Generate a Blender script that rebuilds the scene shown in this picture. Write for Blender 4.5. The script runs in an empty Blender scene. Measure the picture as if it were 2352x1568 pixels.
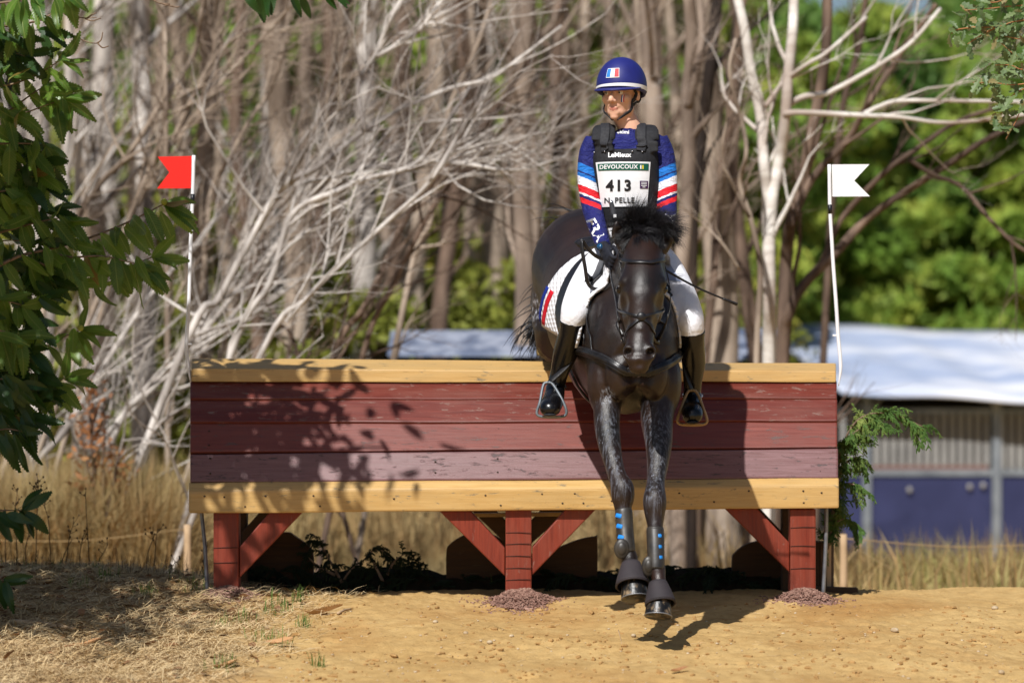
import bpy, bmesh, math, random
import numpy as np
from mathutils import Vector, Matrix, noise as mnoise
from mathutils.bvhtree import BVHTree

random.seed(7)
rng = np.random.default_rng(7)
scene = bpy.context.scene
COL = scene.collection

# ------------------------------------------------------------------ camera, sky, sun, exposure
DIST, CAM_Z, FPX, CX, HY = 14.0, 1.01, 6720.0, 1176.0, 895.0   # photo measured on a 2352 px wide grid
cam_data = bpy.data.cameras.new('camera')
cam = bpy.data.objects.new('camera', cam_data)
COL.objects.link(cam)
cam.location = (0, -DIST, CAM_Z)
cam.rotation_euler = (math.radians(90), 0, 0)
cam_data.sensor_width = 36
cam_data.lens = FPX / 2352 * 36
cam_data.shift_y = (HY - 784) / 2352
cam_data.clip_end = 1000
cam_data.dof.use_dof = True
cam_data.dof.focus_distance = 13.3
cam_data.dof.aperture_fstop = 1.8
scene.camera = cam

SUN_TO = Vector((-0.36, -0.85, 1.0)).normalized()
world = bpy.data.worlds.new('World')
scene.world = world
world.use_nodes = True
wn = world.node_tree
sky = wn.nodes.new('ShaderNodeTexSky')
sky.sky_type = 'NISHITA'
sky.sun_disc = False
sky.sun_elevation = math.asin(SUN_TO.z)
sky.sun_rotation = math.atan2(SUN_TO.x, SUN_TO.y)
wn.links.new(sky.outputs['Color'], wn.nodes['Background'].inputs['Color'])
wn.nodes['Background'].inputs['Strength'].default_value = 0.06
sun_data = bpy.data.lights.new('sun', 'SUN')
sun_data.energy = 4.8
sun_data.angle = math.radians(0.53)
sun_data.color = (1.0, 0.98, 0.945)
sun = bpy.data.objects.new('sun', sun_data)
COL.objects.link(sun)
sun.rotation_euler = SUN_TO.to_track_quat('Z', 'Y').to_euler()
sun.location = SUN_TO * 30
vs = scene.view_settings
vs.view_transform = 'Standard'
vs.look = 'None'
vs.exposure = 0.16
vs.gamma = 1
vs.use_curve_mapping = False
scene.cycles.max_bounces = 6
scene.cycles.diffuse_bounces = 3
scene.cycles.glossy_bounces = 3
scene.cycles.transparent_max_bounces = 6

# ------------------------------------------------------------------ helpers
def at(px, py, Y):
    """a photo position on the 2352 px grid, at depth Y, as a point of the place"""
    s = (Y + DIST) / FPX
    return Vector(((px - CX) * s, Y, CAM_Z - (py - HY) * s))

def mpp(Y):
    return (Y + DIST) / FPX

def sstep(a, b, x):
    t = np.clip((x - a) / (b - a), 0, 1)
    return t * t * (3 - 2 * t)

def lin(r, g, b):
    f = lambda v: (v / 255 / 12.92) if v <= 10 else ((v / 255 + 0.055) / 1.055) ** 2.4
    return (f(r), f(g), f(b), 1.0)

def thing(name, label, cat, loc=(0, 0, 0), group=None):
    o = bpy.data.objects.new(name, None)
    o.empty_display_size = 0.1
    COL.objects.link(o)
    o.location = loc
    o['label'] = label
    o['category'] = cat
    if group:
        o['group'] = group
    return o

def tag(o, label=None, cat=None, group=None, kind=None):
    if label: o['label'] = label
    if cat: o['category'] = cat
    if group: o['group'] = group
    if kind: o['kind'] = kind
    return o

def link(name, me, mat=None, parent=None, smooth=True):
    o = bpy.data.objects.new(name, me)
    COL.objects.link(o)
    if mat is not None and len(me.materials) == 0:
        me.materials.append(mat)
    if parent is not None:
        o.parent = parent
        if parent.type == 'EMPTY':
            o.matrix_parent_inverse = Matrix.Translation(-Vector(parent.location))
    if smooth:
        me.polygons.foreach_set('use_smooth', [True] * len(me.polygons))
    return o

def catmull(P, sub):
    P = np.asarray(P, float)
    if len(P) < 3 or sub <= 1:
        if len(P) == 2 and sub > 1:
            t = np.linspace(0, 1, sub + 1)[:, None]
            return P[0] * (1 - t) + P[1] * t
        return P
    E = np.vstack([2 * P[0] - P[1], P, 2 * P[-1] - P[-2]])
    out = []
    for i in range(1, len(E) - 2):
        p0, p1, p2, p3 = E[i - 1], E[i], E[i + 1], E[i + 2]
        for k in range(sub):
            t = k / sub
            out.append(0.5 * (2 * p1 + (p2 - p0) * t + (2 * p0 - 5 * p1 + 4 * p2 - p3) * t * t + (3 * p1 - p0 - 3 * p2 + p3) * t ** 3))
    out.append(P[-1])
    return np.array(out)

class MB:
    """collects shapes, builds ONE mesh object"""
    def __init__(self):
        self.v, self.f, self.n, self.mi = [], [], 0, []
    def add(self, verts, faces, mi=0):
        verts = np.asarray(verts, float)
        k = self.n
        self.v.append(verts)
        self.f.extend([tuple(i + k for i in f) for f in faces])
        self.mi.extend([mi] * len(faces))
        self.n += len(verts)
    def tube(self, pts, rad, n=8, up=(0, 0, 1), sub=1, caps=True, rot=0.0, power=1.0, mi=0):
        """pts (k,3); rad scalar / (k,) / (k,2): half extent along the side axis and along the up axis"""
        P = np.asarray([tuple(p) for p in pts], float)
        R = np.asarray(rad, float)
        if R.ndim == 0: R = np.full((len(P), 2), float(R))
        elif R.ndim == 1: R = np.stack([R, R], 1)
        if sub > 1:
            A = catmull(np.hstack([P, R]), sub)
            P, R = A[:, :3], np.maximum(A[:, 3:], 1e-4)
        T = np.gradient(P, axis=0)
        T /= np.linalg.norm(T, axis=1)[:, None] + 1e-12
        U = np.asarray(up, float)
        S = np.cross(T, U)
        bad = np.linalg.norm(S, axis=1) < 0.08
        if bad.any():
            S[bad] = np.cross(T[bad], np.array([0.31, 0.9, 0.2]))
        S /= np.linalg.norm(S, axis=1)[:, None] + 1e-12
        V = np.cross(S, T)
        a = np.arange(n) / n * 2 * math.pi + rot
        ca, sa = np.cos(a), np.sin(a)
        if power != 1.0:
            ca, sa = np.sign(ca) * np.abs(ca) ** power, np.sign(sa) * np.abs(sa) ** power
        ring = P[:, None, :] + (R[:, 0, None] * ca)[:, :, None] * S[:, None, :] + (R[:, 1, None] * sa)[:, :, None] * V[:, None, :]
        verts = ring.reshape(-1, 3)
        k = len(P)
        faces = []
        for i in range(k - 1):
            for j in range(n):
                j2 = (j + 1) % n
                faces.append((i * n + j, i * n + j2, (i + 1) * n + j2, (i + 1) * n + j))
        if caps:
            faces.append(tuple(range(n - 1, -1, -1)))
            faces.append(tuple((k - 1) * n + j for j in range(n)))
        self.add(verts, faces, mi)
        return self
    def ell(self, c, r, n=16, m=10, rot=None, mi=0):
        """ellipsoid"""
        vs_, fs = [], []
        for i in range(1, m):
            th = math.pi * i / m
            for j in range(n):
                ph = 2 * math.pi * j / n
                vs_.append((math.sin(th) * math.cos(ph), math.sin(th) * math.sin(ph), math.cos(th)))
        vs_.append((0, 0, 1)); vs_.append((0, 0, -1))
        A = np.array(vs_) * np.asarray(r, float)
        if rot is not None:
            A = A @ np.array(rot.to_3x3()).T
        A = A + np.asarray(tuple(c), float)
        for i in range(m - 2):
            for j in range(n):
                j2 = (j + 1) % n
                fs.append((i * n + j, (i + 1) * n + j, (i + 1) * n + j2, i * n + j2))
        t, b = (m - 1) * n, (m - 1) * n + 1
        for j in range(n):
            j2 = (j + 1) % n
            fs.append((t, j, j2)); fs.append((b, (m - 2) * n + j2, (m - 2) * n + j))
        self.add(A, fs, mi)
        return self
    def box(self, c, s, rot=None, mi=0):
        A = np.array([(x, y, z) for x in (-.5, .5) for y in (-.5, .5) for z in (-.5, .5)]) * np.asarray(s, float)
        if rot is not None:
            A = A @ np.array(rot.to_3x3()).T
        A = A + np.asarray(tuple(c), float)
        self.add(A, [(0, 1, 3, 2), (4, 6, 7, 5), (0, 4, 5, 1), (2, 3, 7, 6), (0, 2, 6, 4), (1, 5, 7, 3)], mi)
        return self
    def prism(self, poly, off, mi=0):
        """poly: list of 3D points; extruded by vector off"""
        n = len(poly)
        A = [tuple(p) for p in poly] + [tuple(Vector(p) + Vector(off)) for p in poly]
        fs = [tuple(range(n - 1, -1, -1)), tuple(range(n, 2 * n))]
        for i in range(n):
            j = (i + 1) % n
            fs.append((i, j, n + j, n + i))
        self.add(A, fs, mi)
        return self
    def mesh(self, name):
        me = bpy.data.meshes.new(name)
        V = np.vstack(self.v) if self.v else np.zeros((0, 3))
        me.from_pydata(V.tolist(), [], self.f)
        if any(self.mi):
            me.polygons.foreach_set('material_index', self.mi)
        me.update()
        return me
    def build(self, name, mat=None, parent=None, smooth=True, fix=False, bevel=0.0, mats=None):
        me = self.mesh(name)
        if fix or bevel:
            bm = bmesh.new(); bm.from_mesh(me)
            bmesh.ops.recalc_face_normals(bm, faces=bm.faces)
            if bevel:
                bmesh.ops.bevel(bm, geom=[e for e in bm.edges if e.calc_face_angle(0) > 0.5], offset=bevel, segments=2, affect='EDGES', profile=0.6)
            bm.to_mesh(me); bm.free()
        if mats:
            for m in mats: me.materials.append(m)
        return link(name, me, mat, parent, smooth)

def fused(mb, voxel, smooth_it=4, name='fused', factor=0.5):
    """one continuous skin over all shapes of mb -> mesh data"""
    me = mb.mesh(name + '_raw')
    bm = bmesh.new(); bm.from_mesh(me)
    bmesh.ops.recalc_face_normals(bm, faces=bm.faces)
    bm.to_mesh(me); bm.free()
    o = bpy.data.objects.new(name + '_raw', me)
    COL.objects.link(o)
    r = o.modifiers.new('r', 'REMESH'); r.mode = 'VOXEL'; r.voxel_size = voxel
    if smooth_it:
        s = o.modifiers.new('s', 'SMOOTH'); s.iterations = smooth_it; s.factor = factor
    dg = bpy.context.evaluated_depsgraph_get()
    out = bpy.data.meshes.new_from_object(o.evaluated_get(dg), depsgraph=dg)
    out.name = name
    bpy.data.objects.remove(o); bpy.data.meshes.remove(me)
    return out

def sculpt(me, brushes):
    """brushes: (centre, radius, push vector)"""
    n = len(me.vertices)
    A = np.empty(n * 3); me.vertices.foreach_get('co', A); A = A.reshape(-1, 3)
    for c, r, p in brushes:
        d = np.linalg.norm(A - np.asarray(tuple(c)), axis=1) / r
        w = np.where(d < 1, (1 - d * d) ** 2, 0)
        A += w[:, None] * np.asarray(tuple(p))
    me.vertices.foreach_set('co', A.ravel()); me.update()

def bvh_of(me):
    return BVHTree.FromPolygons([v.co.copy() for v in me.vertices], [tuple(p.vertices) for p in me.polygons])

def strap(pts, width, bvh=None, thick=0.004, off=0.003, sub=8, widthdir=None, mb=None, maxd=0.12):
    """a flat leather strap along pts, laid on the surface of bvh"""
    P = catmull([tuple(p) for p in pts], sub)
    Q, Nn = [], []
    for p in P:
        p = Vector(p)
        nrm = None
        if bvh is not None:
            loc, nor, idx, d = bvh.find_nearest(p)
            if loc is not None and d < maxd:
                p = loc + nor * (off + thick * 0.5); nrm = nor
        Q.append(p); Nn.append(nrm if nrm is not None else (Vector(widthdir) if widthdir else Vector((0, -1, 0))))
    Q = np.array([tuple(q) for q in Q]); Nn = np.array([tuple(q) for q in Nn])
    for _ in range(2):
        Nn[1:-1] = (Nn[:-2] + Nn[1:-1] * 2 + Nn[2:]) / 4
        Q[1:-1] = (Q[:-2] + Q[1:-1] * 2 + Q[2:]) / 4
    T = np.gradient(Q, axis=0); T /= np.linalg.norm(T, axis=1)[:, None] + 1e-9
    S = np.cross(T, Nn); S /= np.linalg.norm(S, axis=1)[:, None] + 1e-9
    Nn = np.cross(S, T)
    mb = mb or MB()
    hw, ht = width / 2, thick / 2
    prof = [(-hw, -ht), (-hw, ht * .6), (-hw * .8, ht), (hw * .8, ht), (hw, ht * .6), (hw, -ht)]
    V = np.concatenate([(Q + S * a + Nn * b)[:, None, :] for a, b in prof], 1).reshape(-1, 3)
    k, n = len(Q), len(prof)
    F = []
    for i in range(k - 1):
        for j in range(n):
            j2 = (j + 1) % n
            F.append((i * n + j, i * n + j2, (i + 1) * n + j2, (i + 1) * n + j))
    F.append(tuple(range(n - 1, -1, -1))); F.append(tuple((k - 1) * n + j for j in range(n)))
    mb.add(V, F)
    return mb

def text_geo(s, size, bold=0.0, spacing=1.0, shear=0.0):
    cu = bpy.data.curves.new('lettering', 'FONT')
    cu.body = s; cu.size = size; cu.align_x = 'CENTER'; cu.align_y = 'CENTER'
    cu.offset = bold; cu.space_character = spacing; cu.resolution_u = 3; cu.shear = shear
    o = bpy.data.objects.new('lettering', cu); COL.objects.link(o)
    dg = bpy.context.evaluated_depsgraph_get()
    me = bpy.data.meshes.new_from_object(o.evaluated_get(dg), depsgraph=dg)
    V = np.array([tuple(v.co) for v in me.vertices]); F = [tuple(p.vertices) for p in me.polygons]
    bpy.data.objects.remove(o); bpy.data.curves.remove(cu); bpy.data.meshes.remove(me)
    return V, F

def drape(V2, F, frame, bvh, lift=0.0022, direction=(0, 1, 0), fallback=None):
    """lay flat shape (x,y) through frame(u,v)->point onto bvh along direction"""
    out = []
    d = Vector(direction).normalized()
    for u, v in V2:
        p = frame(u, v)
        hit = bvh.ray_cast(p - d * 1.0, d)
        if hit[0] is not None and (hit[0] - p).length < 0.2:
            out.append(tuple(hit[0] - d * lift))
        else:
            out.append(tuple(p - d * lift if fallback is None else fallback(p)))
    mb = MB(); mb.add(out, F)
    return mb

# ------------------------------------------------------------------ materials
class Mat:
    def __init__(self, name, base=(.5, .5, .5, 1), rough=0.6, spec=0.5, metal=0.0):
        self.m = bpy.data.materials.new(name); self.m.use_nodes = True
        self.nt = self.m.node_tree; self.b = self.nt.nodes['Principled BSDF']
        self.set('Base Color', base); self.set('Roughness', rough)
        self.set('Specular IOR Level', spec); self.set('Metallic', metal)
        self._c = None
    def set(self, k, v):
        if isinstance(v, bpy.types.NodeSocket): self.nt.links.new(v, self.b.inputs[k])
        else: self.b.inputs[k].default_value = v
        return self
    def n(self, t, ins=None, **kw):
        x = self.nt.nodes.new(t)
        for k, v in kw.items(): setattr(x, k, v)
        for k, v in (ins or {}).items():
            if isinstance(v, bpy.types.NodeSocket): self.nt.links.new(v, x.inputs[k])
            else: x.inputs[k].default_value = v
        return x
    def coord(self, kind='Object', scale=(1, 1, 1), rot=(0, 0, 0)):
        c = self.n('ShaderNodeTexCoord').outputs[kind]
        if scale == (1, 1, 1) and rot == (0, 0, 0): return c
        return self.n('ShaderNodeMapping', {'Vector': c, 'Scale': scale, 'Rotation': rot}).outputs[0]
    def noise(self, vec, scale, detail=4, rough=0.55, dist=0.0):
        return self.n('ShaderNodeTexNoise', {'Vector': vec, 'Scale': scale, 'Detail': detail, 'Roughness': rough, 'Distortion': dist}).outputs['Fac']
    def voro(self, vec, scale, feature='F1', out='Distance'):
        return self.n('ShaderNodeTexVoronoi', {'Vector': vec, 'Scale': scale}, feature=feature).outputs[out]
    def ramp(self, fac, stops, interp='LINEAR'):
        r = self.n('ShaderNodeValToRGB', {'Fac': fac})
        cr = r.color_ramp; cr.interpolation = interp
        while len(cr.elements) < len(stops): cr.elements.new(0.5)
        for e, (p, c) in zip(cr.elements, stops):
            e.position = p; e.color = c if len(c) == 4 else (*c, 1)
        return r.outputs['Color']
    def mix(self, fac, a, b, blend='MIX'):
        x = self.n('ShaderNodeMix', data_type='RGBA', blend_type=blend)
        for k, v in ((0, fac), (6, a), (7, b)):
            if isinstance(v, bpy.types.NodeSocket): self.nt.links.new(v, x.inputs[k])
            else: x.inputs[k].default_value = v
        return x.outputs[2]
    def math(self, op, a, b=0.0, c=0.0):
        x = self.n('ShaderNodeMath', operation=op)
        for k, v in enumerate((a, b, c)):
            if isinstance(v, bpy.types.NodeSocket): self.nt.links.new(v, x.inputs[k])
            else: x.inputs[k].default_value = v
        return x.outputs[0]
    def maprange(self, v, a, b, c=0.0, d=1.0):
        return self.n('ShaderNodeMapRange', {'Value': v, 'From Min': a, 'From Max': b, 'To Min': c, 'To Max': d}).outputs[0]
    def xyz(self, vec):
        s = self.n('ShaderNodeSeparateXYZ', {0: vec})
        return s.outputs
    def bump(self, h, strength=0.3, dist=0.01):
        x = self.n('ShaderNodeBump', {'Height': h, 'Strength': strength, 'Distance': dist})
        self.set('Normal', x.outputs[0]); return self
    def rand(self):
        return self.n('ShaderNodeObjectInfo').outputs['Random']

BW = lambda v: (v, v, v, 1)

def mat_noise(name, c1, c2, scale=8, rough=0.7, spec=0.3, bump=0.2, bdist=0.004, bscale=None, stretch=(1, 1, 1), detail=5, rand=0.0, lo=0.3, hi=0.7, metal=0.0):
    m = Mat(name, rough=rough, spec=spec, metal=metal)
    v = m.coord('Object', stretch)
    f = m.noise(v, scale, detail)
    col = m.ramp(f, [(lo, c1), (hi, c2)])
    if rand:
        col = m.mix(m.maprange(m.rand(), 0, 1, 0, rand), col, c2)
    m.set('Base Color', col)
    if bump: m.bump(m.noise(v, bscale or scale * 3, 4), bump, bdist)
    return m.m

def mat_paint_wood(name, c1, c2, worn, grain=(1.2, 30, 30), rough=0.38, wear=0.62, along='X', spec=0.5):
    """painted, weathered timber: long grain, scuffs that show the wood, knots"""
    m = Mat(name, rough=rough, spec=spec)
    g = grain if along == 'X' else ((30, 30, 1.2) if along == 'Z' else grain)
    oi = m.n('ShaderNodeObjectInfo')
    sh = m.n('ShaderNodeVectorMath', {0: m.coord('Object'), 1: oi.outputs['Location']}, operation='ADD')
    rnd = m.n('ShaderNodeCombineXYZ', {0: m.math('MULTIPLY', oi.outputs['Random'], 17.0), 1: m.math('MULTIPLY', oi.outputs['Random'], 9.0), 2: 0.0})
    base = m.n('ShaderNodeVectorMath', {0: sh.outputs[0], 1: rnd.outputs[0]}, operation='ADD').outputs[0]
    gv = m.n('ShaderNodeMapping', {'Vector': base, 'Scale': g}).outputs[0]
    fibre = m.noise(gv, 3.0, 6, 0.65, 0.6)
    patch = m.noise(base, 2.3, 3)
    col = m.mix(m.ramp(fibre, [(0.3, BW(0)), (0.7, BW(1))]), c1, c2)
    col = m.mix(m.ramp(patch, [(0.35, BW(0)), (0.75, BW(0.55))]), col, tuple(0.6 * a + 0.4 * b for a, b in zip(c1, c2)))
    fv = m.n('ShaderNodeMapping', {'Vector': base, 'Scale': (1.1, 5.0, 5.0) if along == 'X' else (5.0, 5.0, 1.1)}).outputs[0]
    fade = m.ramp(m.noise(fv, 1.6, 6, 0.65, 0.4), [(0.46, BW(0)), (0.74, BW(0.6))])
    col = m.mix(fade, col, tuple(0.55 * a + 0.45 * b for a, b in zip(c2, worn)))
    sv = m.n('ShaderNodeMapping', {'Vector': base, 'Scale': tuple(0.35 * q if q > 2 else 2.5 for q in g)}).outputs[0]
    scuff = m.noise(sv, 4.0, 8, 0.72, 0.3)
    wm = m.ramp(scuff, [(wear, BW(0)), (wear + 0.05, BW(0.85))])
    col = m.mix(wm, col, worn)
    dk = m.noise(m.n('ShaderNodeMapping', {'Vector': base, 'Scale': tuple(0.6 * q if q > 2 else 1.0 for q in g)}).outputs[0], 5.5, 6, 0.7)
    col = m.mix(m.ramp(dk, [(0.64, BW(0)), (0.72, BW(0.7))]), col, tuple(0.25 * a for a in c1[:3]) + (1,))
    m.set('Base Color', col)
    m.set('Roughness', m.maprange(m.math('ADD', fibre, m.math('MULTIPLY', wm, 0.5)), 0.2, 1.0, rough - 0.08, rough + 0.25))
    m.bump(m.math('ADD', fibre, m.math('MULTIPLY', wm, -0.6)), 0.35, 0.003)
    return m.m

def mat_leaf(name, c1, c2, back, rough=0.4, transl=0.35, veins=True, rand_shift=None, spec=0.5):
    m = Mat(name, rough=rough, spec=spec)
    nt = m.nt
    co = m.coord('Object')
    col = m.mix(m.ramp(m.rand(), [(0, BW(0)), (1, BW(1))]), c1, c2)
    pn = m.noise(co, 9, 3)
    col = m.mix(m.ramp(pn, [(0.45, BW(0)), (0.8, BW(0.5))]), col, c2)
    if rand_shift is not None:
        col = m.mix(m.ramp(m.rand(), [(rand_shift[0], BW(0)), (rand_shift[0] + 0.02, BW(1))]), col, rand_shift[1])
    if veins:
        x, y, z = m.xyz(co)[0], m.xyz(co)[1], None
        ay = m.math('ABSOLUTE', y)
        w = m.math('SUBTRACT', m.math('MULTIPLY', x, 15.0), m.math('MULTIPLY', ay, 13.0))
        fr = m.math('FRACT', w)
        vein = m.ramp(m.math('ABSOLUTE', m.math('SUBTRACT', fr, 0.5)), [(0.0, BW(1)), (0.1, BW(0))])
        mid = m.ramp(ay, [(0.0, BW(1)), (0.012, BW(0.9)), (0.02, BW(0))])
        vv = m.math('MAXIMUM', vein, mid)
        col = m.mix(m.math('MULTIPLY', vv, 0.45), col, back)
        m.bump(m.math('MULTIPLY', vv, -1.0), 0.5, 0.004)
    geo = m.n('ShaderNodeNewGeometry')
    col = m.mix(m.math('MULTIPLY', geo.outputs['Backfacing'], 0.6), col, back)
    m.set('Base Color', col)
    tr = m.n('ShaderNodeBsdfTranslucent', {'Color': m.mix(0.5, col, back)})
    mx = m.n('ShaderNodeMixShader', {0: transl, 1: m.b.outputs[0], 2: tr.outputs[0]})
    nt.links.new(mx.outputs[0], nt.nodes['Material Output'].inputs['Surface'])
    return m.m

def mat_foliage(name, stops, scale=0.7, transl=0.3, rough=0.6):
    """many small leaves in one mesh: colour varies from clump to clump"""
    m = Mat(name, rough=rough, spec=0.25)
    co = m.coord('Object')
    f = m.noise(co, scale, 3, 0.6)
    f2 = m.noise(co, scale * 14, 2)
    col = m.ramp(m.math('ADD', m.math('MULTIPLY', f, 0.7), m.math('MULTIPLY', f2, 0.3)), stops)
    m.set('Base Color', col)
    tr = m.n('ShaderNodeBsdfTranslucent', {'Color': col})
    mx = m.n('ShaderNodeMixShader', {0: transl, 1: m.b.outputs[0], 2: tr.outputs[0]})
    m.nt.links.new(mx.outputs[0], m.nt.nodes['Material Output'].inputs['Surface'])
    return m.m
# ------------------------------------------------------------------ the ground: one sheet
def ground_z(x, y):
    """numpy; height of the ground without fine relief"""
    x = np.asarray(x, float); y = np.asarray(y, float)
    left = 1 - sstep(-2.3, -0.9, x)
    front = np.where(y < 0, 0.068 * y, 0.0) + left * 0.11 * sstep(-1.6, 0.5, y) - 0.05 * sstep(1.4, 3.0, x) * (1 - sstep(0.0, 0.6, y))
    r = x / (y + 14.01)
    R = sstep(0.055, 0.11, r)
    fl = -0.52 + 0.5 * sstep(7, 17, y) + 1.25 * sstep(17, 42, y)
    fr = -0.52 - 0.95 * sstep(4, 20, y) + 1.5 * sstep(34, 60, y)
    field = fl * (1 - R) + fr * R
    e = 0.72 + 0.12 * left
    k = sstep(e, e + 1.9, y)
    z = front * (1 - k) + field * k
    far = sstep(60, 200, np.abs(y)) * 2.0
    return z + far

def ss1(a, b, x):
    t = min(1.0, max(0.0, (x - a) / (b - a)))
    return t * t * (3 - 2 * t)
def ground_z1(x, y):
    left = 1 - ss1(-2.3, -0.9, x)
    front = (0.068 * y if y < 0 else 0.0) + left * 0.11 * ss1(-1.6, 0.5, y) - 0.05 * ss1(1.4, 3.0, x) * (1 - ss1(0.0, 0.6, y))
    e = 0.72 + 0.12 * left
    k = ss1(e, e + 1.9, y)
    if k <= 0: return front
    R = ss1(0.055, 0.11, x / (y + 14.01))
    fl = -0.52 + 0.5 * ss1(7, 17, y) + 1.25 * ss1(17, 42, y)
    fr = -0.52 - 0.95 * ss1(4, 20, y) + 1.5 * ss1(34, 60, y)
    return front * (1 - k) + (fl * (1 - R) + fr * R) * k
def gz(x, y):
    return ground_z1(x, y) + relief(x, y)

_hr = random.Random(33)
HOOFS = [(x_, y_, _hr.uniform(.045, .062), _hr.uniform(-2.2, -.9)) for x_, y_ in ((.62, -2.35), (.30, -2.5), (.05, -2.2), (-.25, -1.7), (.95, -1.9), (1.2, -2.5), (1.45, -1.5), (1.75, -2.2), (-.05, -.9), (-.5, -2.4), (.18, -1.3), (2.05, -1.2), (.75, -2.9), (-.8, -1.2), (1.6, -.8), (.42, -1.95), (1.05, -2.75), (.5, -2.6))]
def relief(x, y):
    if not (-4 < x < 4.5 and -4.8 < y < 1.8): return 0.0
    a = mnoise.noise(Vector((x * 1.7, y * 2.2, 0.3))) * 0.022
    b = mnoise.noise(Vector((x * 6, y * 6, 4.3))) * 0.010
    c = mnoise.noise(Vector((x * 19, y * 19, 9.1))) * 0.0055
    k = max(0.0, mnoise.noise(Vector((x * .8, y * 1.1, 12.0))) + .25)          # churned here, smoother there
    d = abs(mnoise.noise(Vector((x * 42, y * 42, 2.1)))) * (0.004 + 0.022 * k)
    c *= 1 + 1.2 * k
    h = 0.0
    for hx, hy, r, an in HOOFS:
        dx, dy = x - hx, y - hy
        q = math.hypot(dx, dy)
        if q < r * 2.2:
            w = (dx * math.cos(an) + dy * math.sin(an)) / max(q, 1e-5)
            h += -0.034 * math.exp(-(q / r) ** 4) * (1 + .3 * w) + 0.017 * math.exp(-((q - r * 1.25) / (r * .35)) ** 2) * (.5 + .5 * w)
    return a + b + c + d + h

def grid_axis(parts):
    out = []
    for a, b, s in parts:
        n = max(1, int(round((b - a) / s)))
        out.extend(np.linspace(a, b, n, endpoint=False).tolist())
    out.append(parts[-1][1])
    return np.array(out)

gx = grid_axis([(-160, -20, 10), (-20, -4, 0.5), (-4, -3.0, 0.1), (-3.0, 3.0, 0.018), (3.0, 4.5, 0.1), (4.5, 20, 0.5), (20, 160, 10)])
gy = grid_axis([(-60, -15, 5), (-15, -4.8, 0.4), (-4.8, -2.7, 0.05), (-2.7, 1.2, 0.02), (1.2, 3, 0.06), (3, 45, 0.7), (45, 220, 8)])
GX, GY = np.meshgrid(gx, gy)
GZ = ground_z(GX, GY)
near = (np.abs(GX - 0.2) < 4.2) & (GY > -4.8) & (GY < 1.8)
idx = np.argwhere(near)
for i, j in idx:
    GZ[i, j] += relief(GX[i, j], GY[i, j])
nx, ny = len(gx), len(gy)
V = np.stack([GX, GY, GZ], -1).reshape(-1, 3)
ii = np.arange((nx - 1) * (ny - 1)); rr, cc = ii // (nx - 1), ii % (nx - 1)
F = np.stack([rr * nx + cc, rr * nx + cc + 1, (rr + 1) * nx + cc + 1, (rr + 1) * nx + cc], 1)
V_all = V.reshape(ny, nx, 3)
gme = bpy.data.meshes.new('ground')
gme.vertices.add(len(V)); gme.vertices.foreach_set('co', V.ravel())
gme.loops.add(len(F) * 4); gme.loops.foreach_set('vertex_index', F.ravel())
gme.polygons.add(len(F)); gme.polygons.foreach_set('loop_start', np.arange(len(F)) * 4)
gme.update(); gme.validate()

m = Mat('sandy_ground', rough=0.95, spec=0.1)
co = m.coord('Object')
X, Yc, Z = m.xyz(co)[0], m.xyz(co)[1], m.xyz(co)[2]
big = m.noise(co, 1.3, 4)
fine = m.noise(co, 14, 5, 0.65)
sandc = m.mix(m.ramp(big, [(0.3, BW(0)), (0.7, BW(1))]), lin(178, 144, 92), lin(198, 166, 112))
sandc = m.mix(m.ramp(fine, [(0.42, BW(0)), (0.75, BW(0.75))]), sandc, lin(156, 122, 74))
grit = m.voro(co, 95)
sandc = m.mix(m.ramp(grit, [(0.0, BW(0.8)), (0.16, BW(0))]), sandc, lin(226, 196, 150))
damp = m.noise(co, 0.9, 5, .6)
sandc = m.mix(m.ramp(damp, [(0.5, BW(0)), (0.66, BW(0.6))]), sandc, lin(158, 114, 64))
dark = m.noise(co, 48, 4, 0.7)
sandc = m.mix(m.ramp(dark, [(0.60, BW(0)), (0.72, BW(0.65))]), sandc, lin(120, 82, 40))
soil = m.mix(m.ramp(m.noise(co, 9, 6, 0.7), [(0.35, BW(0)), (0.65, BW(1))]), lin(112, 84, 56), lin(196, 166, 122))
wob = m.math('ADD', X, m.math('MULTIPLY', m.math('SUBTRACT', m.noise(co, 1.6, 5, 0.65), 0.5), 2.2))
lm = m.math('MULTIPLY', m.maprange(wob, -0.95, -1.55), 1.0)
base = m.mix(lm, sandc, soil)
fieldc = m.mix(m.ramp(m.noise(co, 0.35, 5, 0.6), [(0.35, BW(0)), (0.68, BW(1))]), lin(178, 146, 92), lin(196, 166, 112))
greens = m.ramp(m.noise(co, 0.5, 4), [(0.55, BW(0)), (0.68, BW(0.55))])
rightness = m.maprange(X, 1.0, 3.5)
fieldc = m.mix(m.math('MULTIPLY', greens, rightness), fieldc, lin(128, 132, 74))
fm = m.maprange(Yc, 1.0, 1.9)
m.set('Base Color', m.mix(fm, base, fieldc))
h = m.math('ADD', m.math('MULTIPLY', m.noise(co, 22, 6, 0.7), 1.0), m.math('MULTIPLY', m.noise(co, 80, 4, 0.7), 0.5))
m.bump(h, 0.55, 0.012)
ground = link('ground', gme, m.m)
tag(ground, 'sandy ochre ground running back into a dry grass field', kind='structure')

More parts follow.
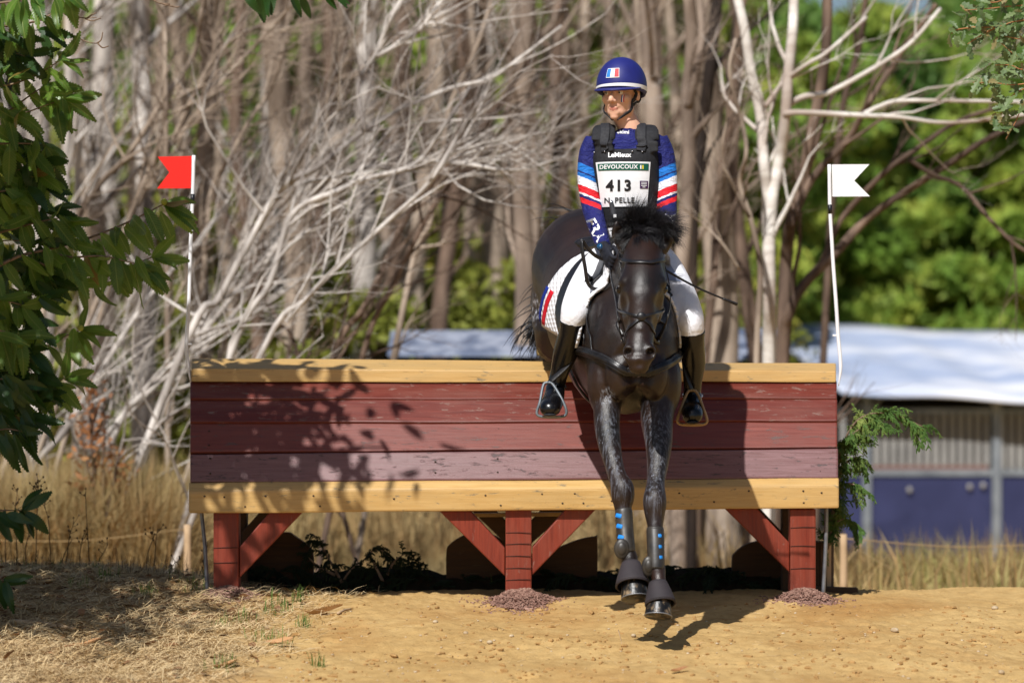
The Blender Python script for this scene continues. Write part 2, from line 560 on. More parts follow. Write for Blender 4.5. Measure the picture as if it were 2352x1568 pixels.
# ------------------------------------------------------------------ the jump
RED1, RED2 = lin(128, 40, 24), lin(148, 56, 36)
WORN = lin(122, 98, 84)
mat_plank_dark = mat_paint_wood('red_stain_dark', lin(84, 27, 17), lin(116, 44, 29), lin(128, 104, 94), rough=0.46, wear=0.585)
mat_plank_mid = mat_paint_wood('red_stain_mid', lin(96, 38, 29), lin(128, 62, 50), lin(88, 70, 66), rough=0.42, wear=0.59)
mat_plank_low_sheen = mat_paint_wood('red_stain_low_sheen', lin(98, 58, 55), lin(130, 93, 95), lin(66, 54, 54), rough=0.38, wear=0.575)  # grey-lavender sky and sun sheen is painted into this plank's stain
mat_yellow = mat_paint_wood('yellow_paint', lin(182, 142, 82), lin(204, 168, 108), lin(112, 104, 84), rough=0.38, wear=0.60)
mat_post_red = mat_paint_wood('red_post_stain', lin(100, 27, 10), lin(138, 50, 22), lin(128, 86, 72), rough=0.5, wear=0.61, along='Z')
mat_dark_wood = mat_paint_wood('dark_timber', lin(60, 40, 24), lin(86, 60, 36), lin(90, 74, 56), rough=0.8, wear=0.6)
mat_crack = Mat('crack', lin(40, 24, 16), 0.9).m
mat_steel = mat_noise('galvanised', lin(120, 122, 128), lin(150, 152, 156), 20, 0.45, 0.5, 0.1, metal=0.6)
mat_nail = Mat('nail', lin(70, 58, 50), 0.5, 0.5, 0.6).m

def jy(x): return 0.03 * x
def ex(Y): return (437 - CX) * mpp(Y - .045), (1925 - CX) * mpp(Y + .045)
XL, XR = ex(0)
jump = thing('jump_fence', 'wide red and yellow plank jump on three red posts under the horse', 'jump fence', (0, 0.2, 0))

def plank(name, sec_l, sec_r, mat, x0=0.0, x1=0.0, seg=24, wob=0.0016, bev=0.006, parent=jump):
    """sec: closed list of (Y, z) at each end; Y is measured from the yawed face line"""
    n = len(sec_l); mb = MB(); Vv = []
    rr_ = random.Random(hash(name) % 1000 + len(bpy.data.objects))
    ph = [rr_.random() * 6 for _ in range(n)]
    for i in range(seg + 1):
        t = i / seg
        for j in range(n):
            a, b = sec_l[j], sec_r[j]
            e0, e1 = ex(a[0])[0] + x0, ex(b[0])[1] + x1
            x = e0 + (e1 - e0) * t
            w = wob * (math.sin(t * 9 + ph[j]) + 0.6 * math.sin(t * 23 + ph[j] * 2))
            Vv.append((x, a[0] * (1 - t) + b[0] * t + jy(x) + w * .5, a[1] * (1 - t) + b[1] * t + w))
    Ff = []
    for i in range(seg):
        for j in range(n):
            j2 = (j + 1) % n
            Ff.append((i * n + j, (i + 1) * n + j, (i + 1) * n + j2, i * n + j2))
    Ff.append(tuple(range(n))); Ff.append(tuple(seg * n + j for j in range(n - 1, -1, -1)))
    mb.add(Vv, Ff)
    return mb.build(name, mat, parent, smooth=False, fix=True, bevel=bev)

def zp(py, Y): return CAM_Z - (py - HY) * mpp(Y)
TL, TR = -0.045, 0.045   # depth of the yawed face line at the ends

def sec(pts):
    """pts: (Y, pyL, pyR) -> two sections"""
    return [(y, zp(a, y + TL)) for y, a, b in pts], [(y, zp(b, y + TR)) for y, a, b in pts]

# bottom beam: flat face with a chamfered top edge
sl, sr = sec([(0.0, 1178, 1166), (0.0, 1128, 1116), (0.038, 1108, 1098), (0.10, 1106, 1096), (0.10, 1178, 1166)])
plank('bottom_beam', sl, sr, mat_yellow, x0=-0.006, x1=0.004, bev=0.009)
def board(name, y0, a0, b0, y1, a1, b1, mat, th=0.036, x0=0.0, x1=0.0):
    """a board whose outer face leans back from (y0,bottom) to (y1,top)"""
    zl0, zl1 = zp(a0, y0 + TL), zp(a1, y1 + TL); zr0, zr1 = zp(b0, y0 + TR), zp(b1, y1 + TR)
    d = Vector((y1 - y0, zl1 - zl0)).normalized(); nrm = Vector((d.y, -d.x)) * th
    L = [(y0, zl0), (y1, zl1), (y1 + nrm.x, zl1 + nrm.y), (y0 + nrm.x, zl0 + nrm.y)]
    R_ = [(y0, zr0), (y1, zr1), (y1 + nrm.x, zr1 + nrm.y), (y0 + nrm.x, zr0 + nrm.y)]
    return plank(name, L, R_, mat, x0, x1, bev=0.008)
b4 = board('plank', 0.040, 1106.5, 1096.5, 0.094, 1042, 1030, mat_plank_low_sheen)
b3 = board('plank', 0.100, 1037.5, 1026, 0.193, 971.5, 967.5, mat_plank_mid, x1=-.004)
b2 = board('plank', 0.182, 969.5, 965.5, 0.280, 917.5, 915.5, mat_plank_dark, x1=-.004)
b1 = board('plank', 0.272, 915.5, 913.5, 0.381, 873.5, 873.5, mat_plank_dark, x1=-.006)
# top beam
sl, sr = sec([(0.352, 877.5, 877.5), (0.356, 847, 852), (0.50, 823, 835.5), (0.60, 822, 835), (0.60, 868, 868), (0.42, 868, 868)])
plank('top_beam', sl, sr, mat_yellow, x0=0.006, x1=-0.010, bev=0.006)
# scarf joint, cracks, nails
nl = MB()
def face_y(px, py):
    """depth of the panel front at a photo position"""
    x = (px - CX) * mpp(0)
    if py > 1122: y = 0.0
    elif py > 1100: y = 0.02
    elif py > 1035: y = 0.04 + 0.054 * (1101 - py) / 65
    elif py > 968: y = 0.106 + 0.09 * (1032 - py) / 62
    elif py > 916: y = 0.19 + 0.096 * (967 - py) / 51
    elif py > 878: y = 0.28 + 0.092 * (914 - py) / 36
    else: y = 0.354
    return y + jy(x)
for px, py in [(515, 1141), (470, 1139), (563, 1163), (610, 1139), (720, 1138), (735, 1162), (905, 1145), (1115, 1137), (1150, 1160), (1245, 1134), (1320, 1133), (1292, 1155), (1340, 1155),
               (1405, 1150), (1560, 1132), (1640, 1152), (1720, 1127), (1845, 1127), (1887, 1131), (1846, 1154), (1890, 985), (1887, 1020), (1884, 1082), (1879, 1051), (1886, 895), (1888, 935), (1888, 955),
               (480, 990), (480, 1022), (483, 1052), (483, 1087), (1145, 985), (1147, 1018), (1143, 1053), (1143, 1084), (1000, 1060), (1000, 1085), (1145, 893), (1150, 935), (765, 1000), (700, 905), (1700, 1050), (1700, 1080), (1620, 990)]:
    Yv = face_y(px, py)
    nl.ell(at(px, py, Yv + 0.001), (0.0055, 0.006, 0.0045), 8, 5)
nl.build('nails', mat_nail, jump)['kind'] = 'stuff'

def timber(name, quad_px, Y, depth, mat, parent=jump, bev=0.006):
    """a squared timber: outline given on the photo grid at depth Y, pushed back by depth"""
    poly = [at(px, py, Y + jy((px - CX) * mpp(Y))) for px, py in quad_px]
    mb = MB(); mb.prism(poly, (0, depth, 0))
    return mb.build(name, mat, parent, smooth=False, fix=True, bevel=bev)

for x0, x1, yb in ((490, 548, 1400), (1161, 1221, 1410), (1815, 1874, 1412)):
    timber('post', [(x0, yb), (x1, yb), (x1, 1168), (x0, 1168)], 0.035, 0.12, mat_post_red, bev=0.008)
    dx = (1176 - (x0 + x1) / 2) * -0.0
    mb = MB()
    p0, p1 = at(x0, 1400, 0.035), at(x1, 1168, 0.035)
    mb.box(((p0.x + p1.x) / 2, 0.56, 0.50), (0.11, 0.11, 1.1))
    mb.build('rear_post', mat_dark_wood, jump, smooth=False, bevel=0.006)
    for k in range(5):                                               # saw cuts across the post
        pass
bz = 0.045
timber('brace', [(550, 1326), (550, 1256), (622, 1172), (698, 1172)], bz, 0.09, mat_post_red)
timber('brace', [(1159.5, 1322), (1159.5, 1258), (1080, 1172), (1008, 1172)], bz, 0.09, mat_post_red)
timber('brace', [(1222.5, 1320), (1222.5, 1256), (1300, 1168), (1370, 1168)], bz, 0.09, mat_post_red)
timber('brace', [(1813.5, 1314), (1813.5, 1246), (1738, 1166), (1664, 1166)], bz, 0.09, mat_post_red)
for q in ([(555, 1290), (555, 1222), (610, 1160), (680, 1160)], [(1166, 1252), (1166, 1200), (1118, 1150), (1060, 1150)], [(1216, 1252), (1216, 1200), (1262, 1150), (1330, 1150)], [(1800, 1290), (1800, 1225), (1735, 1155), (1668, 1155)]):
    timber('rear_brace', q, 0.52, 0.08, mat_dark_wood)
timber('rail', [(1085, 1187), (1290, 1185), (1290, 1176), (1085, 1178)], 0.30, 0.05, mat_yellow, bev=0.003)
for px in (600, 900, 1190, 1500, 1780):                                 # ribs that carry the planks behind
    x = (px - CX) * mpp(0.2)
    L = [(0.11, 0.47), (0.14, 0.68), (0.24, 0.86), (0.34, 0.98), (0.42, 1.04), (0.55, 1.04), (0.55, 0.47)]
    mb = MB(); mb.prism([Vector((x - 0.03, y + jy(x), z)) for y, z in L], (0.06, 0, 0))
    mb.build('rib', mat_dark_wood, jump, smooth=False, fix=True)

# saw kerfs on the posts: thin dark grooves, each a shallow sunk strip
kf = MB()
for x0, x1, ys in ((490, 548, (1258, 1293)), (1161, 1221, (1223, 1250, 1277, 1305, 1332, 1358)), (1815, 1874, (1212, 1254, 1306))):
    for y in ys:
        a = at(x0 + 1, y, 0.034 + jy((x0 - CX) * mpp(0))); b = at(x1 - 1, y + random.uniform(-2, 2), 0.034 + jy((x0 - CX) * mpp(0)))
        kf.tube([a, (a + b) / 2 + Vector((0, 0, .002)), b], 0.0016, 5)
kf.build('saw_cuts', mat_crack, jump)['kind'] = 'stuff'

# wood-chip mounds round the post feet
mat_chip = mat_noise('wood_chips', lin(104, 70, 60), lin(172, 138, 122), 60, 0.9, 0.2, 0)
def mound(cx, cy, rx, ry, hz, n, label, skew=0.0):
    bx, by = cx, cy
    mb = MB(); R = random.Random(int(cx * 100))
    # a low heap under the chips
    vs_, fs = [], []
    nr, na = 10, 28
    prof = lambda r: max(0, 1 - r * r) ** 1.7
    for i in range(nr + 1):
        for j in range(na):
            a = j / na * 2 * math.pi; r = i / nr
            x, y = bx + rx * r * math.cos(a), by + ry * r * math.sin(a)
            vs_.append((x, y, gz(x, y) - 0.006 + hz * prof(r) * (0.85 + 0.3 * mnoise.noise(Vector((x * 9, y * 9, 1))))))
    for i in range(nr):
        for j in range(na):
            j2 = (j + 1) % na
            fs.append((i * na + j, i * na + j2, (i + 1) * na + j2, (i + 1) * na + j))
    mb.add(vs_, fs)
    for _ in range(n):
        a = R.random() * 6.283; r = min(1.7, abs(R.gauss(0, 0.55)) * (1 + .5 * mnoise.noise(Vector((math.cos(a) * 2 + cx, math.sin(a) * 2, 4)))))
        x, y = bx + rx * r * math.cos(a), by + ry * r * math.sin(a)
        z = gz(x, y) + hz * (prof(r) if r < 1 else 0) + 0.002
        s = R.uniform(0.007, 0.021)
        rot = Matrix.Rotation(R.random() * 6.28, 4, 'Z') @ Matrix.Rotation(R.gauss(0, .5), 4, 'X') @ Matrix.Rotation(R.gauss(0, .4), 4, 'Y')
        mb.box((x, y, z), (s, s * R.uniform(.25, .5), 0.003), rot)
    o = mb.build('wood_chip_heap', mat_chip, None, smooth=False)
    return tag(o, label, 'wood chips', 'wood chip heaps at the post feet', 'stuff')
mound((522 - CX) * mpp(0), 0.0, 0.15, 0.15, 0.045, 1300, 'heap of dull red wood chips round the post at the grassy end of the jump')
mound((1196 - CX) * mpp(0), -0.02, 0.18, 0.23, 0.05, 2400, 'heap of pale red wood chips round the middle post of the jump')
mound((1852 - CX) * mpp(0), 0.0, 0.17, 0.18, 0.05, 1800, 'heap of red wood chips round the post nearest the conifer')

# ------------------------------------------------------------------ flags and rods
mat_white = mat_noise('white_paint', lin(226, 226, 230), lin(240, 240, 242), 14, 0.45, 0.4, 0.05)
mat_red_flag = Mat('red_sheet', lin(232, 30, 18), 0.5, 0.4).m
mat_white_flag = Mat('white_sheet', lin(236, 236, 238), 0.5, 0.4).m
mat_black_tape = Mat('black_tape', lin(18, 18, 24), 0.4).m
def flag(label, pole, band, penn, mat, Y):
    b = at(*pole[-1], Y)
    t = thing('marker_flag', label, 'flag', b)
    t['group'] = 'flags marking the two ends of the jump'
    P = [at(x, y, Y) for x, y in pole]
    n = len(P)
    rad = [0.0092] * (n - 2) + [0.0085, 0.002]
    MB().tube(P, rad, 12, up=(0, 1, 0), sub=5).build('pole', mat_white, t)
    MB().tube([at(x, y, Y) for x, y in band], 0.0100, 12, up=(0, 1, 0), sub=2).build('band', mat_black_tape, t)
    mb = MB(); mb.prism([at(x, y, Y - 0.001) for x, y in penn], (0, 0.003, 0))
    mb.build('pennant', mat, t, smooth=False, fix=True)
    k = at(pole[-3][0], pole[-3][1], Y)
    MB().box(k + Vector((0.012 if pole[-1][0] < CX else -0.012, 0.004, 0)), (0.03, 0.012, 0.008)).build('clip', mat_white, t, smooth=False, bevel=0.002)
flag('red swallowtail flag on a bent white pole at the end by the chestnut leaves',
     [(445, 357), (443, 440), (438, 560), (434, 690), (428, 790), (431, 832), (437.5, 878)], [(442.6, 446), (442, 468)],
     [(362, 360), (440, 358.5), (438, 432.5), (361, 433), (389, 396)], mat_red_flag, 0.28)
flag('white swallowtail flag on a wavy white pole at the end by the conifer',
     [(1905, 378), (1906.5, 480), (1911, 560), (1914, 610), (1921, 705), (1925, 770), (1931, 840), (1926, 886)], [(1906, 470), (1907, 491)],
     [(1911, 378), (1997, 377.5), (1962, 415), (1998, 451), (1912, 451.5)], mat_white_flag, 0.32)
for lab, a, b, Y in (('bent grey metal rod standing beside the post by the straw', (463, 1178), (477, 1372), 0.10), ('straight grey metal rod standing beside the post by the conifer', (1898, 1160), (1890, 1378), 0.16)):
    pts = [at(a[0], a[1] - 40, Y), at(*a, Y), at(a[0] * .6 + b[0] * .4 + 2, a[1] * .6 + b[1] * .4, Y), at(*b, Y)]
    o = MB().tube(pts, 0.0095, 10, up=(0, 1, 0), sub=5).build('metal_rod', mat_steel)
    tag(o, lab, 'metal rod', 'rods beside the end posts')
# ------------------------------------------------------------------ woodland behind
def mat_bark(name, c1, c2, c3, stretch=(1, 1, .18), scale=9):
    m = Mat(name, rough=0.85, spec=0.2)
    co = m.coord('Object', stretch)
    f = m.noise(co, scale, 5, .6); g = m.noise(m.coord('Object'), 1.1, 3)
    col = m.mix(m.ramp(f, [(.35, BW(0)), (.65, BW(1))]), c1, c2)
    col = m.mix(m.ramp(g, [(.45, BW(0)), (.62, BW(.8))]), col, c3)
    m.set('Base Color', col); m.bump(f, .4, .01)
    return m.m
bark_pale = mat_bark('pale_bark', lin(152, 143, 136), lin(222, 214, 206), lin(102, 92, 86))
bark_grey = mat_bark('grey_bark', lin(130, 114, 100), lin(188, 170, 152), lin(86, 72, 60))
bark_brown = mat_bark('brown_bark', lin(84, 68, 58), lin(136, 114, 98), lin(66, 52, 44))
bark_dark = mat_bark('dark_bark', lin(40, 32, 28), lin(66, 54, 46), lin(30, 24, 22))
bark_tan = mat_bark('tan_bark', lin(132, 114, 100), lin(174, 156, 140), lin(96, 82, 72))
bark_birch = mat_bark('birch_bark', lin(190, 180, 170), lin(230, 224, 216), lin(150, 128, 114), stretch=(.5, .5, 2.2), scale=6)
leaf_green = mat_foliage('broadleaf_green', [(.30, lin(78, 108, 40)), (.46, lin(118, 148, 60)), (.60, lin(166, 176, 76)), (.72, lin(208, 190, 90))], .55, .35)
leaf_green2 = mat_foliage('broadleaf_deep', [(.30, lin(62, 94, 44)), (.5, lin(96, 130, 60)), (.66, lin(146, 164, 78))], .6, .35)
leaf_olive = mat_foliage('olive_leaves', [(.3, lin(92, 106, 44)), (.5, lin(138, 144, 60)), (.72, lin(190, 176, 78))], .8, .3)
leaf_brown = mat_foliage('dry_leaves', [(.3, lin(48, 46, 38)), (.5, lin(80, 76, 60)), (.72, lin(116, 112, 88))], .8, .25)

def leaf_cloud(n, centres, radius, size, seed, flat=0.6):
    """many leaf-sized faces gathered in clumps -> verts, faces"""
    R = np.random.default_rng(seed)
    C = np.asarray(centres, float); rad = np.asarray(radius, float)
    k = R.integers(0, len(C), n)
    d = R.normal(size=(n, 3)); d /= np.linalg.norm(d, axis=1)[:, None]
    p = C[k] + d * (R.random(n) ** .45 * (rad[k] if rad.ndim else rad))[:, None] * np.array([1, 1, flat])
    a = R.normal(size=(n, 3)); a /= np.linalg.norm(a, axis=1)[:, None]
    b = np.cross(a, R.normal(size=(n, 3))); b /= np.linalg.norm(b, axis=1)[:, None]
    s = size * R.uniform(.6, 1.3, n)[:, None]
    V = np.stack([p - a * s, p + b * s * .42, p + a * s, p - b * s * .42], 1).reshape(-1, 3)
    F = np.arange(n * 4).reshape(n, 4)
    return V, F.tolist()

def fast_mesh(name, V, F):
    me = bpy.data.meshes.new(name)
    me.from_pydata(np.asarray(V).tolist(), [], F); me.update()
    return me

def px_tube(mb, pts, r0, r1, n=7, sub=5, Y=None, wob=0.0, seed=0):
    """a limb traced as (px, py[, Y]) with end radii in px"""
    P = [at(p[0], p[1], p[2] if len(p) > 2 else Y) for p in pts]
    k = len(P)
    rad = [(r0 + (r1 - r0) * i / (k - 1)) * mpp(pts[i][2] if len(pts[i]) > 2 else Y) for i in range(k)]
    mb.tube(P, rad, n, up=(0, 1, .1), sub=sub)
    return P, rad

def twigs(mb, p, d, L, r, depth, R, bend=(0, 0, .15), n=4):
    """a limb that forks into finer and finer shoots"""
    pts = [Vector(p)]; dd = Vector(d).normalized(); seg = 5 if depth > 0 else 4
    for i in range(seg):
        dd = (dd + Vector(bend) * .35 + Vector((R.gauss(0, .13), R.gauss(0, .13), R.gauss(0, .13)))).normalized()
        pts.append(pts[-1] + dd * (L / seg))
    mb.tube(pts, [r * (1 - .72 * i / seg) for i in range(seg + 1)], n if depth > 0 else 3, up=(.2, 1, .3), caps=False)
    if depth <= 0: return
    for _ in range(R.randint(2, 4)):
        i = R.randint(1, seg - 1); q = pts[i].lerp(pts[i + 1], R.random())
        t = (pts[i + 1] - pts[i]).normalized()
        side = t.cross(Vector((R.gauss(0, 1), R.gauss(0, 1), R.gauss(0, 1)))).normalized()
        twigs(mb, q, (t * R.uniform(.5, 1.0) + side * R.uniform(.5, .9)), L * R.uniform(.42, .68), r * (1 - .72 * i / seg) * .58, depth - 1, R, bend, n)

def traced_tree(name, label, stems, bark, Y, ntw, seed, group, twig_len=(.5, 1.3), bend=(.25, 0, .2), twig_mat=None):
    """a tree whose main limbs follow what the photo shows; every limb reaches the ground or the limb it leaves"""
    R = random.Random(seed)
    b = at(stems[0][0][0][0], stems[0][0][0][1], Y)
    b.z = float(ground_z(b.x, b.y))
    t = thing(name, label, 'tree', b, group)
    tw = MB()
    for k, (pts, r0, r1, grounded) in enumerate(stems):
        mb = MB()
        dy = R.uniform(-.25, .25) if k else 0.0
        pts = [(p[0], p[1], Y + dy + (R.uniform(-.1, .1) if i else 0)) for i, p in enumerate(pts)]
        if grounded:
            p0 = at(*pts[0]); zg = float(ground_z(p0.x, p0.y)) - .1
            py = HY + (CAM_Z - zg) / mpp(pts[0][2])
            if py > pts[0][1] + 5:
                dx = (pts[0][0] - pts[1][0]) * .5 * (py - pts[0][1]) / max(30, abs(pts[0][1] - pts[1][1]))
                pts = [(pts[0][0] + dx, py, pts[0][2])] + pts
        P, rad = px_tube(mb, pts, r0, r1)
        mb.build('trunk' if grounded else 'limb', bark, t)
        for _ in range(ntw):
            i = R.randint(0, len(P) - 2); u = R.random()
            q = P[i].lerp(P[i + 1], u); d = (P[i + 1] - P[i]).normalized()
            if q.z < -.1: continue
            side = Vector((R.gauss(.1, .7), R.gauss(0, .6), R.gauss(.35, .6)))
            twigs(tw, q, d * .9 + side * .8, R.uniform(*twig_len), max(.0055, rad[i] * .5), 2, R, bend)
    o = tw.build('twigs', twig_mat or bark, t); o['kind'] = 'stuff'
    return t

G1 = 'leaning bare trees behind the jump'
traced_tree('leaning_tree', 'pale bare tree leaning over the red flag with long straight stems', [
    ([(262, 1000), (330, 905), (445, 790), (560, 650), (690, 500), (790, 395)], 9, 5, True),
    ([(300, 930), (420, 850), (555, 700), (620, 590), (700, 470)], 7, 4, True),
    ([(60, 1105), (150, 990), (215, 880), (330, 700), (450, 560)], 9, 5, True),
    ([(445, 790), (500, 700), (560, 560), (590, 480)], 5, 3, False)], bark_pale, 5.6, 13, 21, G1)
traced_tree('leaning_tree', 'grey bare tree whose branches fan out above the red flag', [
    ([(120, 640), (219, 439), (292, 360), (374, 233), (444, 127), (464, 20)], 8, 5, True),
    ([(385, 760), (384, 560), (382, 357), (380, 169), (380, -20)], 7.5, 5.5, True),
    ([(292, 520), (350, 420), (440, 230), (495, 129), (534, 93), (643, 30)], 7, 4, True),
    ([(495, 129), (492, 60), (500, -20)], 5, 4, False),
    ([(330, 420), (400, 330), (470, 240), (520, 175), (600, 90), (690, -10)], 6, 4, True)], bark_grey, 6.4, 13, 22, G1)
traced_tree('leaning_tree', 'bare tree with one long limb reaching up across to the rider helmet', [
    ([(430, 780), (500, 690), (560, 580), (646, 433), (728, 386), (836, 301), (899, 263), (1026, 206), (1120, 183), (1184, 142), (1290, 60)], 10, 3.5, True),
    ([(646, 433), (700, 420), (772, 405), (850, 385), (918, 392), (990, 380)], 5.5, 3, False),
    ([(836, 301), (823, 193), (867, 120), (899, 41), (935, -20)], 6, 4, False),
    ([(867, 130), (956, 76), (1003, 16), (1040, -30)], 6, 4, False)], bark_pale, 5.0, 14, 23, G1)
traced_tree('leaning_tree', 'bare grey tree with two stems crossing just behind the jump top', [
    ([(530, 815), (620, 650), (671, 494), (772, 440), (852, 408), (918, 392), (969, 364), (1026, 282), (1080, 200)], 8.5, 4, True),
    ([(600, 812), (700, 690), (790, 600), (900, 500), (985, 420), (1060, 300), (1110, 220)], 8, 4, True),
    ([(969, 370), (1026, 373), (1089, 380), (1184, 392), (1300, 360)], 6, 3, False)], bark_pale, 4.4, 13, 24, G1)
traced_tree('leaning_tree', 'dark leaning tree between pale ones behind the middle of the jump', [
    ([(760, 835), (840, 700), (937, 494), (1026, 386), (1089, 310), (1152, 228), (1230, 120)], 9, 4, True),
    ([(690, 830), (640, 740), (597, 640), (590, 560)], 6, 3, True),
    ([(830, 830), (900, 660), (988, 487), (1051, 389), (1108, 297), (1180, 200)], 8, 4.5, True)], bark_brown, 5.8, 12, 25, G1)
traced_tree('leaning_tree', 'bare tree with thin upright stems above the middle of the jump', [
    ([(470, 600), (489, 433), (534, 352), (579, 267), (619, 211), (650, 120), (668, 0)], 7, 4.5, True),
    ([(560, 640), (640, 500), (700, 380), (740, 240), (790, 150), (850, 20)], 7, 4, True),
    ([(700, 560), (745, 400), (752, 250), (770, 90), (780, -20)], 6.5, 4, True),
    ([(940, 640), (985, 520), (1010, 400), (1032, 250), (1090, 120), (1130, 0)], 8, 4, True)], bark_grey, 7.2, 13, 26, G1)
traced_tree('leaning_tree', 'pale bare tree rising behind the chestnut leaves', [
    ([(130, 560), (150, 430), (155, 250), (160, 100), (158, -20)], 12, 10, True),
    ([(20, 400), (90, 210), (152, 112), (233, 31), (280, -20)], 6, 4, True),
    ([(190, 620), (178, 440), (182, 300), (176, 150)], 9, 6, True),
    ([(40, 620), (60, 420), (50, 240), (80, 60)], 8, 6, True)], bark_pale, 8.2, 11, 27, G1)

G2 = 'trees behind the white flag'
traced_tree('birch_tree', 'pale birch with two trunks joining low down behind the white flag', [
    ([(1767, 835), (1768, 700), (1766, 560), (1775, 437), (1790, 370), (1804, 269), (1811, 168), (1821, 67), (1824, -20)], 17, 11, True),
    ([(1764, 560), (1762, 440), (1754, 369), (1747, 269), (1726, 168), (1710, 67), (1690, -20)], 13, 11, False),
    ([(1804, 245), (1848, 222), (1898, 215), (1965, 181), (2049, 131), (2100, 91), (2160, 20)], 8, 4, False),
    ([(1800, 262), (1841, 259), (1965, 265), (2066, 269), (2184, 282), (2370, 262)], 8, 4, False),
    ([(1985, 262), (2020, 245), (2066, 232), (2167, 232), (2360, 234)], 6, 4, False),
    ([(1758, 245), (1795, 195), (1850, 150), (1900, 120), (1990, 40)], 6, 4, False)], bark_birch, 5.4, 3, 31, G2, twig_len=(.4, .9))
traced_tree('slender_tree', 'brown tree with crooked limbs spreading behind the white flag', [
    ([(1800, 835), (1812, 720), (1850, 650), (1920, 580), (1982, 511), (2049, 460), (2150, 396), (2268, 319), (2370, 270)], 15, 6, True),
    ([(1798, 800), (1806, 600), (1817, 504), (1841, 437), (1858, 336), (1885, 202), (1898, 101), (1901, -20)], 16, 12, True),
    ([(1817, 520), (1864, 413), (1948, 319), (1992, 242), (2066, 128), (2150, 10)], 10, 6, False),
    ([(1890, 600), (1932, 504), (2032, 396), (2100, 346), (2200, 279), (2300, 245)], 8, 5, False),
    ([(2088, 366), (2140, 400), (2210, 430), (2270, 500), (2330, 560), (2380, 590)], 6, 4, False)], bark_brown, 6.2, 3, 32, G2, twig_len=(.4, 1.0))
traced_tree('slender_tree', 'dark trunk standing just beside the rider elbow', [
    ([(1588, 830), (1590, 560), (1600, 403), (1614, 302), (1630, 168), (1650, -20)], 15, 14, True)], bark_dark, 7.4, 3, 33, G2, twig_len=(.4, .9))
traced_tree('slender_tree', 'tan forked trunk close behind the rider shoulder', [
    ([(1562, 835), (1566, 620), (1574, 504), (1583, 370), (1580, 235), (1590, 100), (1582, -20)], 20, 15, True),
    ([(1581, 250), (1600, 160), (1612, 80), (1606, -20)], 10, 8, False)], bark_tan, 6.8, 3, 34, G2, twig_len=(.4, .9))
traced_tree('slender_tree', 'thin crooked grey stem looping between the tan trunk and the birch', [
    ([(1738, 835), (1742, 720), (1746, 610), (1725, 504), (1700, 420), (1714, 353), (1706, 286), (1676, 168), (1690, 90)], 8, 4, True),
    ([(1722, 500), (1668, 390), (1660, 330), (1672, 270)], 4, 3, False),
    ([(1700, 620), (1660, 560), (1620, 520), (1560, 470)], 3, 2, False)], bark_grey, 5.0, 3, 35, G2, twig_len=(.3, .7))
traced_tree('slender_tree', 'reddish trunk leaning between the dark trunk and the birch', [
    ([(1620, 830), (1640, 640), (1648, 470), (1668, 330), (1690, 190), (1700, 40), (1716, -20)], 11, 9, True),
    ([(1905, 560), (1918, 430), (1935, 250), (1975, 100), (1990, -20)], 9, 7, True)], bark_brown, 8.8, 3, 36, G2, twig_len=(.4, .9))

def where(px):
    for lim, w in ((-150, 'far beyond the chestnut tree'), (60, 'beyond the upper chestnut leaves'), (250, 'between the chestnut leaves and the red flag'), (370, 'just before the red flag'), (470, 'in line with the red flag pole'), (600, 'a flag width past the red flag'), (720, 'above the shaded end of the planks'), (860, 'above the first brace of the jump'),
                   (990, 'above the jump midway to its middle post'), (1110, 'above the middle post of the jump'), (1200, 'just before the horse rump'), (1300, 'directly above the horse rump'), (1380, 'close beside the rider sleeve'), (1480, 'hidden behind the rider'), (1570, 'behind the rider shoulder'), (1700, 'between dark trunk and birch'), (1800, 'behind the birch'), (1900, 'just before the white flag'), (2000, 'behind the white flag'),
                   (2120, 'past the white flag'), (2240, 'above the middle of the roof'), (2340, 'below the oak twigs'), (2500, 'at the picture edge past the oak twigs'), (9999, 'beyond the picture edge past the oak twigs')):
        if px < lim: return w
# upright trunks deeper in the wood: one of each kind, then copies
def wood_tree(name, h, r, bark, seed, lean=.0):
    R = random.Random(seed)
    t = thing(name, 'x', 'tree')
    pts, x, y = [], 0, 0
    for i in range(8):
        pts.append(Vector((x, y, h * i / 7 - .3))); x += R.gauss(lean, .10) * h / 8; y += R.gauss(0, .06) * h / 8
    mb = MB(); mb.tube(pts, [r * (1.25 if i == 0 else 1) * (1 - .075 * i) for i in range(8)], 8, up=(0, 1, 0), sub=3)
    mb.build('trunk', bark, t)
    tw = MB()
    for _ in range(8):
        i = R.randint(2, 6); q = pts[i].lerp(pts[i + 1], R.random()); a = R.random() * 6.28
        twigs(tw, q, (math.cos(a), math.sin(a), .9), R.uniform(.8, 2.0), r * .26, 2, R, (.1, 0, .3))
    o = tw.build('twigs', bark, t); o['kind'] = 'stuff'
    return t
def copy_thing(t, loc, rz, sc, label, group):
    r = t.copy(); COL.objects.link(r)
    r.location = loc; r.rotation_euler = (0, 0, rz); r.scale = (sc, sc, sc)
    r['label'] = label; r['group'] = group
    for c in t.children:
        d = c.copy(); COL.objects.link(d); d.parent = r
    return r
GW = 'upright trunks deep in the wood'
kinds = [(wood_tree('wood_tree', 7.5, .13, bark_grey, 41), 'blurred grey upright trunk'),
         (wood_tree('wood_tree', 8.0, .10, bark_tan, 42, .04), 'blurred tan upright trunk'),
         (wood_tree('wood_tree', 7.0, .09, bark_brown, 43, -.03), 'blurred brown upright trunk'),
         (wood_tree('wood_tree', 8.5, .15, bark_pale, 44), 'blurred thick pale upright trunk')]
WR_ = random.Random(50)
